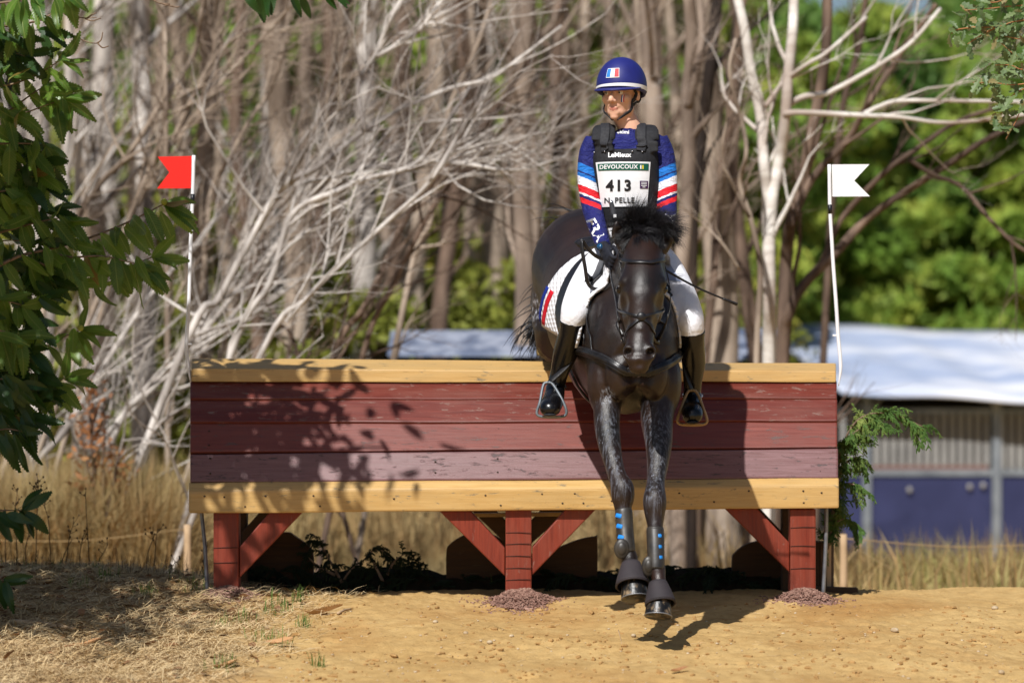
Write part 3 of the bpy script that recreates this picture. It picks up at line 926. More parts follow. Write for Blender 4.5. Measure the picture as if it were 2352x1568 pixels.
spots = [(100, 11, 3), (215, 12, 0), (250, 14, 3), (330, 13, 3), (295, 17, 1), (420, 16, 0), (470, 14, 1), (525, 18, 0), (560, 13, 2), (610, 16, 3), (660, 13, 0), (705, 19, 1), (745, 15, 2), (800, 18, 0), (850, 14, 3), (880, 22, 1), (925, 17, 2),
         (970, 15, 0), (1010, 20, 1), (1050, 13, 2), (1062, 21, 0), (1105, 16, 0), (1150, 19, 1), (1190, 12, 1), (1215, 12.6, 1), (1250, 18, 0), (1290, 15, 2), (1330, 20, 1), (1370, 17, 0), (1420, 22, 1), (1470, 19, 2), (1510, 16, 1), (1545, 22, 0), (40, 15, 1), (-20, 13, 0), (1640, 24, 2), (1668, 9, 0), (1702, 11, 2), (1530, 9, 1), (1490, 11, 0), (350, 22, 0), (640, 24, 2), (780, 25, 1), (1125, 26, 3)]
used = set()
for px, Y, k in spots:
    p = at(px, HY, Y); z = float(ground_z(p.x, p.y))
    t, lab = kinds[k]; lab = lab + ' ' + where(px)
    sc = WR_.uniform(.85, 1.25); rz = WR_.uniform(0, 6.28)
    if k not in used:
        used.add(k); t.location = (p.x, p.y, z); t['label'] = lab; t['group'] = GW; t.scale = (sc,) * 3
        for c in t.children: c.matrix_parent_inverse = Matrix.Identity(4)
    else:
        copy_thing(t, (p.x, p.y, z), rz, sc, lab, GW)

# crowns
def crown_tree(name, h, w, mat, bark, seed, n, size, clumps=46, low=.08, rad=.75):
    R = random.Random(seed)
    t = thing(name, 'x', 'tree')
    C, rr_ = [], []
    for _ in range(clumps):
        a = R.random() * 6.283; u = R.random(); v = low + (1 - low) * R.random()
        prof = math.sin(math.pi * min(1, .18 + .82 * v) ** .8) ** .6
        r = w * prof * (u ** .4)
        C.append((r * math.cos(a), r * math.sin(a), h * v)); rr_.append(rad * R.uniform(.6, 1.3))
    V, F = leaf_cloud(n, C, rr_, size, seed)
    mb = MB()
    mb.tube([(0, 0, -.3), (.05, 0, h * .3), (0, .1, h * .6), (.1, 0, h * .9)], [.2, .16, .1, .03], 8, up=(0, 1, 0), sub=3)
    for i in range(0, clumps, 3):
        c = Vector(C[i]); s = Vector((0, 0, max(.3, c.z * .55)))
        mb.tube([s, s.lerp(c, .5) + Vector((0, 0, .15)), c], [.06, .04, .012], 5, up=(0, 1, .2), caps=False)
    mb.build('trunk', bark, t)
    link('crown', fast_mesh('crown', V, F), mat, t, smooth=False)
    for c in t.children: c.matrix_parent_inverse = Matrix.Identity(4)
    return t
GR, GL = 'leafy trees behind the stable', 'dull leafy bushes deep in the bare wood'
ck = [(crown_tree('leafy_tree', 8.2, 3.2, leaf_green, bark_brown, 61, 27000, .18, 74), 'bright green leafy tree'),
      (crown_tree('leafy_tree', 8.6, 3.0, leaf_green2, bark_brown, 62, 27000, .18, 74), 'deep green leafy tree'),
      (crown_tree('leafy_bush', 3.4, 1.7, leaf_olive, bark_brown, 63, 5000, .10, 32, rad=.5), 'yellow green leafy bush'),
      (crown_tree('dry_tree', 7.0, 3.0, leaf_brown, bark_grey, 64, 9000, .13, 50), 'dull brown far tree')]
fol = [(1650, 34, 0, .9), (1760, 40, 1, 1.0), (1850, 36, 0, 1.0), (1960, 42, 0, 1.05), (2050, 38, 1, .95), (2130, 45, 0, 1.1), (2220, 38, 0, 1.0), (2300, 44, 1, 1.1), (2370, 39, 0, 1.0), (2450, 42, 1, 1.0), (1560, 40, 1, .95), (2010, 52, 0, 1.2), (2260, 55, 1, 1.25), (1800, 52, 1, 1.15), (1480, 46, 0, 1.0), (2540, 40, 0, 1.0), (2640, 44, 1, 1.05), (2760, 39, 0, 1.0), (2880, 43, 1, 1.0), (3000, 40, 0, 1.1), (3130, 44, 1, 1.0), (3270, 40, 0, 1.05), (3420, 43, 1, 1.0), (3580, 40, 0, 1.0), (3740, 42, 1, 1.0), (-180, 33, 3, 1.1), (-330, 36, 3, 1.1), (-480, 32, 3, 1.1), (-640, 36, 3, 1.1), (-800, 33, 3, 1.1), (-960, 36, 3, 1.1),
       (215, 27, 0, .75), (740, 30, 0, .8), (1000, 28, 0, .8), (1120, 32, 1, .8), (1270, 29, 0, .85), (1360, 33, 0, .9), (1470, 30, 0, .9), (560, 33, 0, .8), (880, 34, 1, .8), (330, 34, 1, .8), (1290, 20, 2, 1.0), (1120, 22, 2, 1.0), (1000, 24, 2, 1.1), (830, 24, 2, 1.0), (700, 21, 2, .9), (230, 22, 2, 1.2), (190, 18, 2, 1.0), (590, 23, 2, 1.0), (480, 25, 2, 1.0), (1430, 23, 2, 1.1), (1540, 22, 2, 1.0), (1500, 28, 2, 1.0), (1010, 15.5, 2, .62), (1080, 17, 2, .7), (1150, 16, 2, .6), (1240, 17, 2, .75), (940, 16, 2, .6), (860, 14, 2, .62), (780, 15, 2, .7), (215, 14, 2, .8), (700, 13, 2, .5), (1330, 15, 2, .8), (1400, 13, 2, .6), (640, 16, 2, .6), (1470, 15, 2, .7), (910, 30, 2, 1.2), (1200, 31, 2, 1.3), (350, 28, 2, 1.2),
       (-60, 40, 3, 1.1), (90, 46, 3, 1.2), (240, 41, 3, 1.1), (400, 45, 3, 1.2), (540, 40, 3, 1.1), (690, 46, 3, 1.25), (830, 41, 3, 1.15), (980, 46, 3, 1.2), (1110, 42, 3, 1.1), (1240, 47, 3, 1.2), (1370, 43, 3, 1.1), (310, 56, 3, 1.4), (620, 58, 3, 1.5), (930, 57, 3, 1.4), (1180, 58, 3, 1.4), (20, 57, 3, 1.4)]
used = set()
for px, Y, k, sc in fol:
    p = at(px, HY, Y); z = float(ground_z(p.x, p.y)) - .15
    t, lab = ck[k]; lab = lab + ' ' + where(px); rz = WR_.uniform(0, 6.28); grp = GR if k < 2 and px > 1480 else GL
    if k not in used:
        used.add(k); t.location = (p.x, p.y, z); t['label'] = lab; t['group'] = grp; t.scale = (sc,) * 3; t.rotation_euler = (0, 0, rz)
    else:
        copy_thing(t, (p.x, p.y, z), rz, sc, lab, grp)

# ------------------------------------------------------------------ stable, far shed, rope fence
mr = Mat('pale_sheet_roof', rough=0.5, spec=0.4)
co = mr.coord('Object', (.35, 1.2, 1.2))
mr.set('Base Color', mr.mix(mr.ramp(mr.noise(co, 1.6, 4, .5), [(.4, BW(0)), (.62, BW(1))]), lin(160, 172, 198), lin(214, 215, 222)))
mat_roof = mr.m
mat_navy = mat_noise('navy_board', lin(40, 44, 78), lin(54, 58, 96), 1.2, .7, .3, 0)
mat_galv = mat_noise('dull_galvanised', lin(112, 118, 126), lin(146, 152, 158), 3, .5, .4, 0, metal=.3)
mat_slat = mat_noise('grey_slat', lin(140, 138, 136), lin(168, 166, 162), 2, .7, .3, 0)
mat_inside = Mat('dark_inside', lin(24, 22, 21), .9).m  # stable's eave and slat-gap shade put into a near-black colour
mat_rust = Mat('rusty_rail', lin(124, 92, 84), .8).m
SY = 26.0
st = thing('stable', 'long stable with pale sheet roof grey bars and navy boards behind the conifer', 'stable', at(2200, 1330, SY))
rf = MB(); vs_, fs = [], []
nxr, nyr = 60, 10
for i in range(nxr + 1):
    for j in range(nyr + 1):
        u, v_ = i / nxr, j / nyr
        px = 1925 + (2900 - 1925) * u
        e = at(px, 899 + 46 * u + 3 * math.sin(u * 19), SY)
        rdg = at(px - 75 * (1 - u) * 1.0, 0, SY)
        x = e.x + (-.85 * (1 - u)) * v_
        z = e.z + (1.05 + .0 * u) * v_ + .025 * math.sin(u * 40 + v_ * 3) * math.sin(v_ * 3.1)
        vs_.append((x, SY - .5 + 4.4 * v_, z))
for i in range(nxr):
    for j in range(nyr):
        a = i * (nyr + 1) + j; fs.append((a, a + nyr + 1, a + nyr + 2, a + 1))
rf.add(vs_, fs); ro = rf.build('roof', mat_roof, st); s_ = ro.modifiers.new('t', 'SOLIDIFY'); s_.thickness = .04
sx = lambda px: at(px, HY, SY).x
sz = lambda py: at(CX, py, SY).z
def sbox(name, x0, x1, y0, y1, d0, d1, mat, par=st):
    mb = MB(); mb.box(((sx(x0) + sx(x1)) / 2, SY + (d0 + d1) / 2, (sz(y0) + sz(y1)) / 2), (abs(sx(x1) - sx(x0)), abs(d1 - d0), abs(sz(y0) - sz(y1))))
    return mb.build(name, mat, par, smooth=False)
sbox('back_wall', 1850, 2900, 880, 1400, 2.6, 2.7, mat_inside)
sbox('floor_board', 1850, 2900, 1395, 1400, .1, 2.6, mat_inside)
for px in (1990, 2288, 2590): sbox('post', px - 10, px + 10, 905, 1400, -.06, .06, mat_galv)
sbox('top_rail', 1930, 2900, 938, 949, -.02, .03, mat_galv)
sbox('middle_rail', 1930, 2900, 1078, 1092, -.03, .03, mat_galv)
sbox('edging', 1990, 2270, 1068, 1077, -.02, .02, mat_rust)
for i in range(42):
    px = 1936 + i * 19.4
    if abs(px - 2288) < 12: continue
    sbox('slat', px - 5.5, px + 5.5, 950, 1077, 0, .04, mat_slat)
for a, b in ((1936, 1979), (2000, 2277), (2299, 2579), (2601, 2890)): sbox('board', a, b, 1093, 1390, .0, .04, mat_navy)
for px, py in ((2226, 1117), (2257, 1114), (2088, 1124)):
    MB().ell((sx(px), SY - .05, sz(py)), (.035, .02, .04), 10, 8).build('fitting', mat_slat, st)
for a, b in (((1950, 900), (1990, 960)), ((2030, 900), (1990, 960))):
    mb = MB(); mb.tube([at(*a, SY), at(*b, SY)], .03, 6, up=(0, 1, 0)); mb.build('strut', mat_galv, st)
mat_roof2 = mat_noise('weathered_sheet', lin(96, 106, 128), lin(150, 156, 172), 2.2, .6, .3, 0, stretch=(2, 1, 1), lo=.4, hi=.6)
S2 = 11.5
st2 = thing('shed', 'low shed with a pale roof glimpsed through the bare trees', 'shed', at(1300, 900, S2))
for (a, b, y0, y1) in ((890, 1236, 766, 818), (1600, 1800, 762, 826)):
    mb = MB(); mb.prism([at(a, y1, S2), at(b, y1, S2), at(b - 8, y0, S2 + 1.2), at(a + 8, y0, S2 + 1.2)], (0, .03, .03)); mb.build('roof', mat_roof2, st2, smooth=False, fix=True)
    mb = MB(); p, q = at(a + 6, y1 + 3, S2 + .3), at(b - 6, 1240, S2 + .3)
    mb.box(((p.x + q.x) / 2, S2 + .65, (p.z + q.z) / 2), (q.x - p.x, .7, p.z - q.z)); mb.build('wall', mat_inside, st2, smooth=False)

mat_fpost = mat_noise('split_post', lin(168, 140, 108), lin(196, 168, 136), 8, .9, .1, .3, stretch=(1, 1, .2))
mat_rope = Mat('rope', lin(158, 132, 92), .9).m
fy = 3.9
fence = thing('rope_fence', 'low rope fence on thin wooden posts in the dry field behind the jump', 'fence', at(1176, 1330, fy))
fposts = [(-60, 1230, 1330), (430, 1204, 1330), (1937, 1226, 1352), (2460, 1236, 1360)]
for px, y0, y1 in fposts:
    mb = MB(); mb.tube([at(px, y1 + 30, fy), at(px + 1, (y0 + y1) / 2, fy), at(px, y0, fy)], [.024, .023, .021], 10, up=(0, 1, 0), sub=2); mb.build('post', mat_fpost, fence)
for (a, ya, _), (b, yb, _) in (fposts[0:2], fposts[2:4]):
    mb = MB(); mb.tube([at(a, ya + 10, fy), at((a + b) / 2, (ya + yb) / 2 + 24, fy), at(b, yb + 10, fy)], 0.0030, 6, up=(0, 1, 0), sub=8); mb.build('rope', mat_rope, fence)

# ------------------------------------------------------------------ dry field grass (stuff)
def blades(n, xf, hmin, hmax, width, seed, lean=.35, keep=None):
    R = np.random.default_rng(seed)
    x, y = xf(R, n)
    z = ground_z(x, y)
    h = R.uniform(hmin, hmax, n) * (1 if keep is None else keep(x, y, R))
    ok = h > hmin * .4
    x, y, z, h = x[ok], y[ok], z[ok], h[ok]; n = len(x)
    a = R.uniform(0, 6.283, n); l = R.normal(0, lean, n)
    dx, dy = np.cos(a) * l, np.sin(a) * l
    b = R.uniform(0, 6.283, n); w = width * R.uniform(.6, 1.4, n)
    wx, wy = np.cos(b) * w, np.sin(b) * w
    B = np.stack([x, y, z - .03], 1); W = np.stack([wx, wy, np.zeros(n)], 1)
    M_ = B + np.stack([dx * h * .4, dy * h * .4, h * .6], 1)
    T = B + np.stack([dx * h * 1.2, dy * h * 1.2, h * (1 - .3 * np.abs(l))], 1)
    V = np.stack([B - W, B + W, M_ - W * .8, M_ + W * .8, T], 1).reshape(-1, 3)
    k = np.arange(n)[:, None] * 5
    F = (k + np.array([[0, 1, 3, 2]])).tolist() + (k + np.array([[2, 3, 4]])).tolist()
    return V, F
mg = Mat('dry_field_grass', rough=.8, spec=.2)
co = mg.coord('Object')
col = mg.ramp(mg.noise(co, .9, 4, .6), [(.3, lin(132, 112, 76)), (.5, lin(158, 134, 92)), (.68, lin(178, 156, 114))])
gr = mg.math('MULTIPLY', mg.ramp(mg.noise(co, .45, 3), [(.52, BW(0)), (.64, BW(.8))]), mg.maprange(mg.xyz(co)[0], .6, 3.5, .25, 1))
col = mg.mix(gr, col, lin(124, 134, 66))
col = mg.mix(mg.ramp(mg.noise(mg.coord('Object', (9, 9, 2)), 1, 3), [(.5, BW(0)), (.7, BW(.45))]), col, lin(156, 104, 62))
mg.set('Base Color', col)
def area(px0, px1, y0, y1):
    def f(R, n):
        y = y0 + (y1 - y0) * R.random(n) ** .8
        px = R.uniform(px0, px1, n)
        return (px - CX) * (y + DIST) / FPX, y
    return f
V1, F1 = blades(70000, area(-400, 2900, 2.6, 17), .06, .22, .0045, 71)
k = len(V1)
def bank(x, y, R):
    px = CX + x * FPX / (y + DIST)
    n_ = np.array([.75 + .5 * mnoise.noise(Vector((a * 1.3, b * .8, 8))) for a, b in zip(x, y)])
    return n_ * (.42 + .75 * (1 - sstep(330, 520, px)))
def tall(x, y, R):
    px = CX + x * FPX / (y + DIST)
    n_ = np.array([.55 + .9 * mnoise.noise(Vector((a * .8, b * .8, 3))) for a, b in zip(x, y)])
    return n_ * (1 - .45 * sstep(400, 640, px) * (y < 8)) 
V2_, F2_ = blades(26000, area(-150, 1700, 6.5, 22), .45, 1.15, .008, 72, .3, tall)
V3_, F3_ = blades(11000, area(1850, 3000, 4.0, 24), .25, .75, .007, 73, .3)
V5_, F5_ = blades(20000, area(-150, 500, 4.3, 5.5), .60, 1.28, .0036, 75, .38, lambda x, y, R: 1 - .55 * sstep(360, 500, CX + x * FPX / (y + DIST)))
V4_, F4_ = blades(52000, area(-150, 1560, 4.4, 9.0), .40, 1.0, .0036, 74, .40, bank)
Vg = np.vstack([V1, V2_, V3_, V4_, V5_]); Fg = F1 + [[i + k for i in f] for f in F2_] + [[i + k + len(V2_) for i in f] for f in F3_] + [[i + k + len(V2_) + len(V3_) for i in f] for f in F4_] + [[i + k + len(V2_) + len(V3_) + len(V4_) for i in f] for f in F5_]
o = link('field_grass', fast_mesh('field_grass', Vg, Fg), mg.m, None, smooth=False)
tag(o, 'dry straw coloured grass covering the field behind the jump', 'grass', kind='stuff')

mat_rustleaf = mat_foliage('rust_leaves', [(.3, lin(128, 84, 52)), (.55, lin(166, 112, 70)), (.75, lin(184, 146, 98))], 3.0, .25)
sh = thing('dry_shrub', 'small rust brown dying shrub in the tall grass below the leaning trees', 'shrub', at(215, 1180, 4.6))
V, F = leaf_cloud(260, [tuple(at(px, py, 4.6 + d)) for px, py, d in ((215, 900, 0), (205, 960, .1), (225, 1010, -.1), (250, 1060, .1), (275, 1080, 0), (205, 1060, 0), (262, 1120, .1), (190, 1130, 0))], .13, .035, 77, 1.2)
link('foliage', fast_mesh('foliage', V, F), mat_rustleaf, sh, smooth=False)['kind'] = 'stuff'
mb = MB()
for x0, x1, y1 in ((222, 200, 880), (228, 240, 930), (225, 270, 1060), (218, 190, 1000)): mb.tube([at(x0, 1290, 4.6), at((x0 + x1) / 2 + 4, (1250 + y1) / 2, 4.6), at(x1, y1, 4.6)], [.014, .011, .006], 6, up=(0, 1, 0), sub=4)
mb.build('stems', bark_brown, sh)['kind'] = 'stuff'
# ------------------------------------------------------------------ the horse
m = Mat('black_coat', rough=0.33, spec=0.5)
co = m.coord('Object')
Xs = m.xyz(co)
coat = m.noise(co, 3.2, 4)
hair = m.noise(m.coord('Object', (60, 60, 9)), 5, 4, 0.6)
col = m.mix(m.ramp(coat, [(0.35, BW(0)), (0.7, BW(1))]), lin(15, 10, 8), lin(46, 28, 20))
# dried foam and wet sheen painted as pale streaks, forearms and knees
zz = Xs[2]
legm = m.math('MULTIPLY', m.maprange(zz, 0.40, 0.55), m.maprange(zz, 0.98, 0.86))
legm = m.math('MULTIPLY', legm, m.maprange(Xs[1], -0.98, -1.08))
st = m.noise(m.coord('Object', (80, 80, 7)), 1.0, 6, 0.78)
sp = m.voro(m.coord('Object', (110, 110, 45)), 1.0)
foam_sheen = m.math('ADD', m.ramp(st, [(0.50, BW(0)), (0.74, BW(0.75))]), m.math('MULTIPLY', m.ramp(sp, [(0.12, BW(.8)), (0.24, BW(0))]), m.ramp(m.noise(co, 16, 3), [(0.54, BW(0)), (0.66, BW(1))])))
fm_ = m.math('MULTIPLY', m.math('MINIMUM', foam_sheen, 1.0), legm)
col = m.mix(m.math('MULTIPLY', fm_, 0.62), col, lin(168, 176, 194))
# pale star on the forehead, salt marks on the quarter and point of shoulder
def spot(c, r, thr=0.52):
    d = m.n('ShaderNodeVectorMath', {0: co, 1: tuple(c)}, operation='DISTANCE').outputs['Value']
    return m.math('MULTIPLY', m.maprange(d, r, r * 0.35), m.ramp(m.noise(m.coord('Object', (70, 70, 40)), 1.0, 4, 0.7), [(thr, BW(0)), (thr + .12, BW(1))]))
col = m.mix(spot(at(1473, 629, -1.44), 0.026, 0.40), col, lin(190, 186, 184))
col = m.mix(spot(at(1234, 710, 0.25), 0.10, 0.50), col, lin(170, 172, 182))
col = m.mix(spot(at(1392, 910, -1.2), 0.05, 0.5), col, lin(170, 176, 188))
col = m.mix(m.math('MULTIPLY', spot(at(1440, 815, -1.62), 0.035, 0.5), .45), col, lin(130, 126, 128))
m.set('Base Color', col)
m.set('Roughness', m.math('ADD', m.math('MULTIPLY', hair, 0.26), m.math('ADD', m.math('MULTIPLY', fm_, 0.35), m.math('ADD', m.math('MULTIPLY', m.noise(co, 7, 4, .6), 0.28), 0.14))))
m.bump(m.math('ADD', m.math('ADD', m.math('MULTIPLY', hair, 0.5), m.math('MULTIPLY', m.noise(co, 9, 3), 1.6)), m.math('MULTIPLY', fm_, 0.5)), 0.42, 0.006)
mat_coat = m.m
mat_hair = mat_noise('black_hair', lin(12, 11, 13), lin(34, 31, 34), 30, 0.4, 0.5, 0)
mat_leather = mat_noise('black_leather', lin(14, 13, 15), lin(32, 30, 33), 40, 0.38, 0.5, 0.15)
mat_eye = Mat('dark_eye', lin(16, 10, 8), 0.08, 0.6).m
mat_hoof = mat_noise('hoof_horn', lin(20, 19, 19), lin(150, 128, 100), 34, 0.36, 0.4, 0.3, stretch=(1, 1, .7), lo=.52, hi=.74)
mat_metal = Mat('bit_metal', lin(190, 190, 196), 0.25, 0.5, 1.0).m

horse = thing('horse', 'black horse with a small white star landing over the plank jump', 'horse', (0.45, -0.4, 0))
hb = MB()
# trunk, buttock to breast
hb.tube([(.365, .64, 1.50), (.372, .52, 1.56), (.378, .30, 1.60), (.405, .02, 1.50), (.445, -.30, 1.37), (.485, -.62, 1.27), (.520, -.90, 1.21), (.538, -1.10, 1.15), (.545, -1.21, 1.11)],
        [(.10, .12), (.22, .22), (.285, .30), (.27, .295), (.29, .34), (.250, .345), (.222, .32), (.190, .24), (.12, .13)], 28, sub=6)
# haunches, shoulders, pectorals
for s in (-1, 1):
    hb.ell((.385 + s * .15, .36, 1.45), (.145, .24, .25))
    hb.ell((.530 + s * .132, -.98, 1.20), (.080, .17, .24))
    hb.ell((.540 + s * .140, -1.08, 1.04), (.070, .10, .15))
    hb.ell((.545 + s * .065, -1.185, 1.08), (.075, .07, .12))
# neck
hb.tube([(.50, -.72, 1.42), (.525, -.95, 1.47), (.548, -1.10, 1.52), (.562, -1.20, 1.575), (.570, -1.25, 1.62)],
        [(.12, .25), (.105, .22), (.092, .175), (.082, .13), (.070, .09)], 22, sub=6)
hb.tube([(.540, -1.05, 1.18), (.550, -1.18, 1.32), (.560, -1.25, 1.46)], [(.10, .14), (.082, .11), (.07, .09)], 18, sub=5)
# head
HEAD = [(.572, -1.235, 1.655), (.569, -1.30, 1.595), (.566, -1.365, 1.52), (.559, -1.415, 1.44), (.553, -1.46, 1.365), (.548, -1.505, 1.285), (.543, -1.545, 1.215), (.540, -1.58, 1.155), (.538, -1.60, 1.112)]
HR = [(.066, .062), (.086, .09), (.098, .112), (.102, .128), (.088, .122), (.070, .092), (.060, .070), (.062, .062), (.044, .044)]
hb.tube(HEAD, HR, 24, up=(0, -0.83, 0.55), sub=6)
for s in (-1, 1):
    hb.ell((.560 + s * .076, -1.452, 1.468), (.030, .050, .034))     # brow over the eye
    hb.ell((.556 + s * .060, -1.375, 1.375), (.040, .075, .085))     # cheek
    hb.ell((.539 + s * .044, -1.612, 1.168), (.028, .030, .040))     # nostril rim
hb.ell((.537, -1.608, 1.104), (.044, .040, .030)); hb.ell((.538, -1.612, 1.135), (.055, .044, .030))
hb.tube([(.556, -1.40, 1.555), (.551, -1.52, 1.40), (.545, -1.59, 1.26)], [(.045, .02), (.038, .02), (.03, .018)], 12, up=(0, -.8, .6), sub=5)
# forelegs, each from the elbow to the hoof
def leg(rows, dk=1.12):
    P = [at(px, py, Y) for px, py, hw, Y in rows]
    R_ = [(hw * 1.10 * mpp(Y), hw * 1.10 * mpp(Y) * dk) for px, py, hw, Y in rows]
    hb.tube(P, R_, 18, up=(0, 1, 0), sub=5)
LEGA = [(1402, 870, 36, -1.06), (1396, 920, 31, -1.10), (1394, 967, 27.5, -1.15), (1399, 1014, 25, -1.20), (1409, 1061, 20.5, -1.25), (1419, 1096, 20, -1.29), (1429, 1120, 25, -1.31), (1431, 1146, 24, -1.32), (1431, 1169, 18, -1.33),
        (1434, 1220, 15, -1.36), (1441, 1262, 16, -1.39), (1446, 1284, 18.5, -1.40), (1447, 1305, 15, -1.42), (1453, 1330, 18, -1.45)]
LEGB = [(1510, 870, 40, -1.06), (1511, 925, 37, -1.10), (1509, 967, 34, -1.15), (1513, 1014, 29, -1.22), (1511, 1061, 23.5, -1.28), (1506, 1108, 19.5, -1.34), (1504, 1142, 24.5, -1.39), (1504, 1160, 25, -1.40), (1504, 1184, 21, -1.41), (1505, 1210, 16.5, -1.43),
        (1506, 1260, 14.5, -1.46), (1510, 1308, 17.5, -1.49), (1513, 1330, 15, -1.51), (1516, 1365, 18, -1.54)]
leg(LEGA); leg(LEGB)
# hind legs folded up behind the jump
for sx, hx in ((-1, .20), (1, .56)):
    hb.tube([(.385 + sx * .13, .34, 1.42), (.385 + sx * .16, .26, 1.25), (hx, .58, 1.30), (hx, .74, 1.41), (hx - .01, .74, 1.30), (hx - .02, .73, 1.17), (hx - .02, .78, 1.08), (hx - .02, .82, 1.03)],
            [.17, .12, .075, .05, .038, .036, .036, .045], 16, up=(0, 1, 0), sub=5)
hme = fused(hb, 0.0075, 9, 'horse_body')
sc_b = []
for s in (-1, 1):
    sc_b += [((.539 + s * .050, -1.640, 1.166), .026, (-s * .004, .036, .006)),                       # nostrils
             ((.556 + s * .100, -1.430, 1.440), .040, (-s * .010, .006, 0)),               # eye sockets
             ((.552 + s * .072, -1.50, 1.37), .065, (-s * .016, .010, 0)),
             ((.548 + s * .070, -1.53, 1.29), .06, (-s * .012, .006, 0)), ((.557 + s * .030, -1.53, 1.42), .05, (s * .004, -.006, 0)), ((.556 + s * .085, -1.40, 1.53), .05, (-s * .010, .006, 0)),
             ((.530 + s * .10, -1.24, 1.18), .09, (0, .012, 0))]
sc_b += [((.545, -1.27, 1.07), .09, (0, .05, 0)), ((.545, -1.27, .98), .08, (0, .05, 0)), ((.538, -1.655, 1.118), .022, (0, .008, .0)),
         ((.552, -1.20, .96), .10, (0, .03, .02))]
sculpt(hme, sc_b)
HB = bvh_of(hme)
body_h = link('body', hme, mat_coat, horse)
for s in (-1, 1):
    c = Vector((.557 + s * .093, -1.442, 1.440))
    MB().ell(c, (.019, .022, .019), 14, 10).build('eye', mat_eye, horse)
    # eyelid fold
    MB().tube([c + Vector((s * .002, .012, -.012)), c + Vector((s * .004, -.020, .008)), c + Vector((s * .006, .0, .020)), c + Vector((s * .004, .022, .012))], [.003, .006, .006, .003], 8, sub=4).build('eyelid', mat_coat, horse)
    # ear: a curled cone open to the front
    b = at(1437 if s < 0 else 1520, 572, -1.235); tip = at(1417 if s < 0 else 1538, 508, -1.255)
    mid = b.lerp(tip, .5) + Vector((s * .012, 0, 0))
    eb = MB(); eb.tube([b - (tip - b) * .15, b, mid, b.lerp(tip, .82) + Vector((s * .008, 0, 0)), tip], [(.026, .020), (.030, .022), (.030, .016), (.017, .010), (.003, .003)], 14, up=(0, 1, 0), sub=5)
    eme = eb.mesh('ear')
    sculpt(eme, [(b.lerp(tip, .30) + Vector((0, -.02, 0)), .034, (0, .020, 0)), (b.lerp(tip, .58) + Vector((0.0, -.02, 0)), .03, (0, .018, 0))])
    link('ear', eme, mat_coat, horse)

# hooves
def hoof(top, bot, rx0, rx1, ry, label=None):
    mb = MB()
    rows = []
    n = 20
    P = [top.lerp(bot, t) for t in (0, .3, .7, .93, 1.0)]
    mb.tube(P, [(rx0, rx0 * ry), (rx0 * .7 + rx1 * .3, (rx0 * .7 + rx1 * .3) * ry), (rx0 * .25 + rx1 * .75, (rx0 * .25 + rx1 * .75) * ry), (rx1, rx1 * ry), (rx1 * .96, rx1 * .96 * ry)], n, up=(0, 1, 0), sub=2)
    o = mb.build('hoof', mat_hoof, horse)
    q = bot - (bot - top).normalized() * 0.004
    rim = MB(); a = [i / 24 * 6.2832 for i in range(25)]
    ax = (bot - top).normalized(); sd = ax.cross(Vector((0, 1, 0))).normalized(); fw = sd.cross(ax)
    rim.tube([q + sd * math.cos(t) * rx1 + fw * math.sin(t) * rx1 * ry for t in a], .0026, 6, up=tuple(ax))
    rim.build('horseshoe', mat_steel, o)
hoof(at(1455, 1335, -1.455), at(1459, 1375, -1.485), .052, .060, 1.05)
hoof(at(1514, 1375, -1.55), at(1511.5, 1416, -1.575), .050, .058, 1.05)

# mane and forelock: locks of hair
def strands(mb, roots, n, length, flow, spread, r0=0.0022, droop=0.5, seed=1, curl=0.02):
    R = random.Random(seed)
    for i in range(n):
        k = R.randrange(len(roots) - 1); t = R.random()
        p = Vector(roots[k]).lerp(Vector(roots[k + 1]), t) + Vector((R.gauss(0, .012), R.gauss(0, .012), R.gauss(0, .006)))
        L = length * R.uniform(.55, 1.15)
        d = (Vector(flow) + Vector((R.gauss(0, spread), R.gauss(0, spread), R.gauss(0, spread)))).normalized()
        pts = [p]; seg = 6
        w1, w2 = R.uniform(0, 6), R.uniform(0, 6)
        for s in range(seg):
            d = (d + Vector((math.sin(w1 + s * .9) * curl * 4, math.sin(w2 + s * .8) * curl * 4, -droop * .28))).normalized()
            p = p + d * (L / seg); pts.append(p)
        mb.tube(pts, [r0 * 1.2, r0 * 1.6, r0 * 1.5, r0 * 1.3, r0, r0 * .6, r0 * .15], 4, up=(0.3, 1, 0), caps=False)
mn = MB()
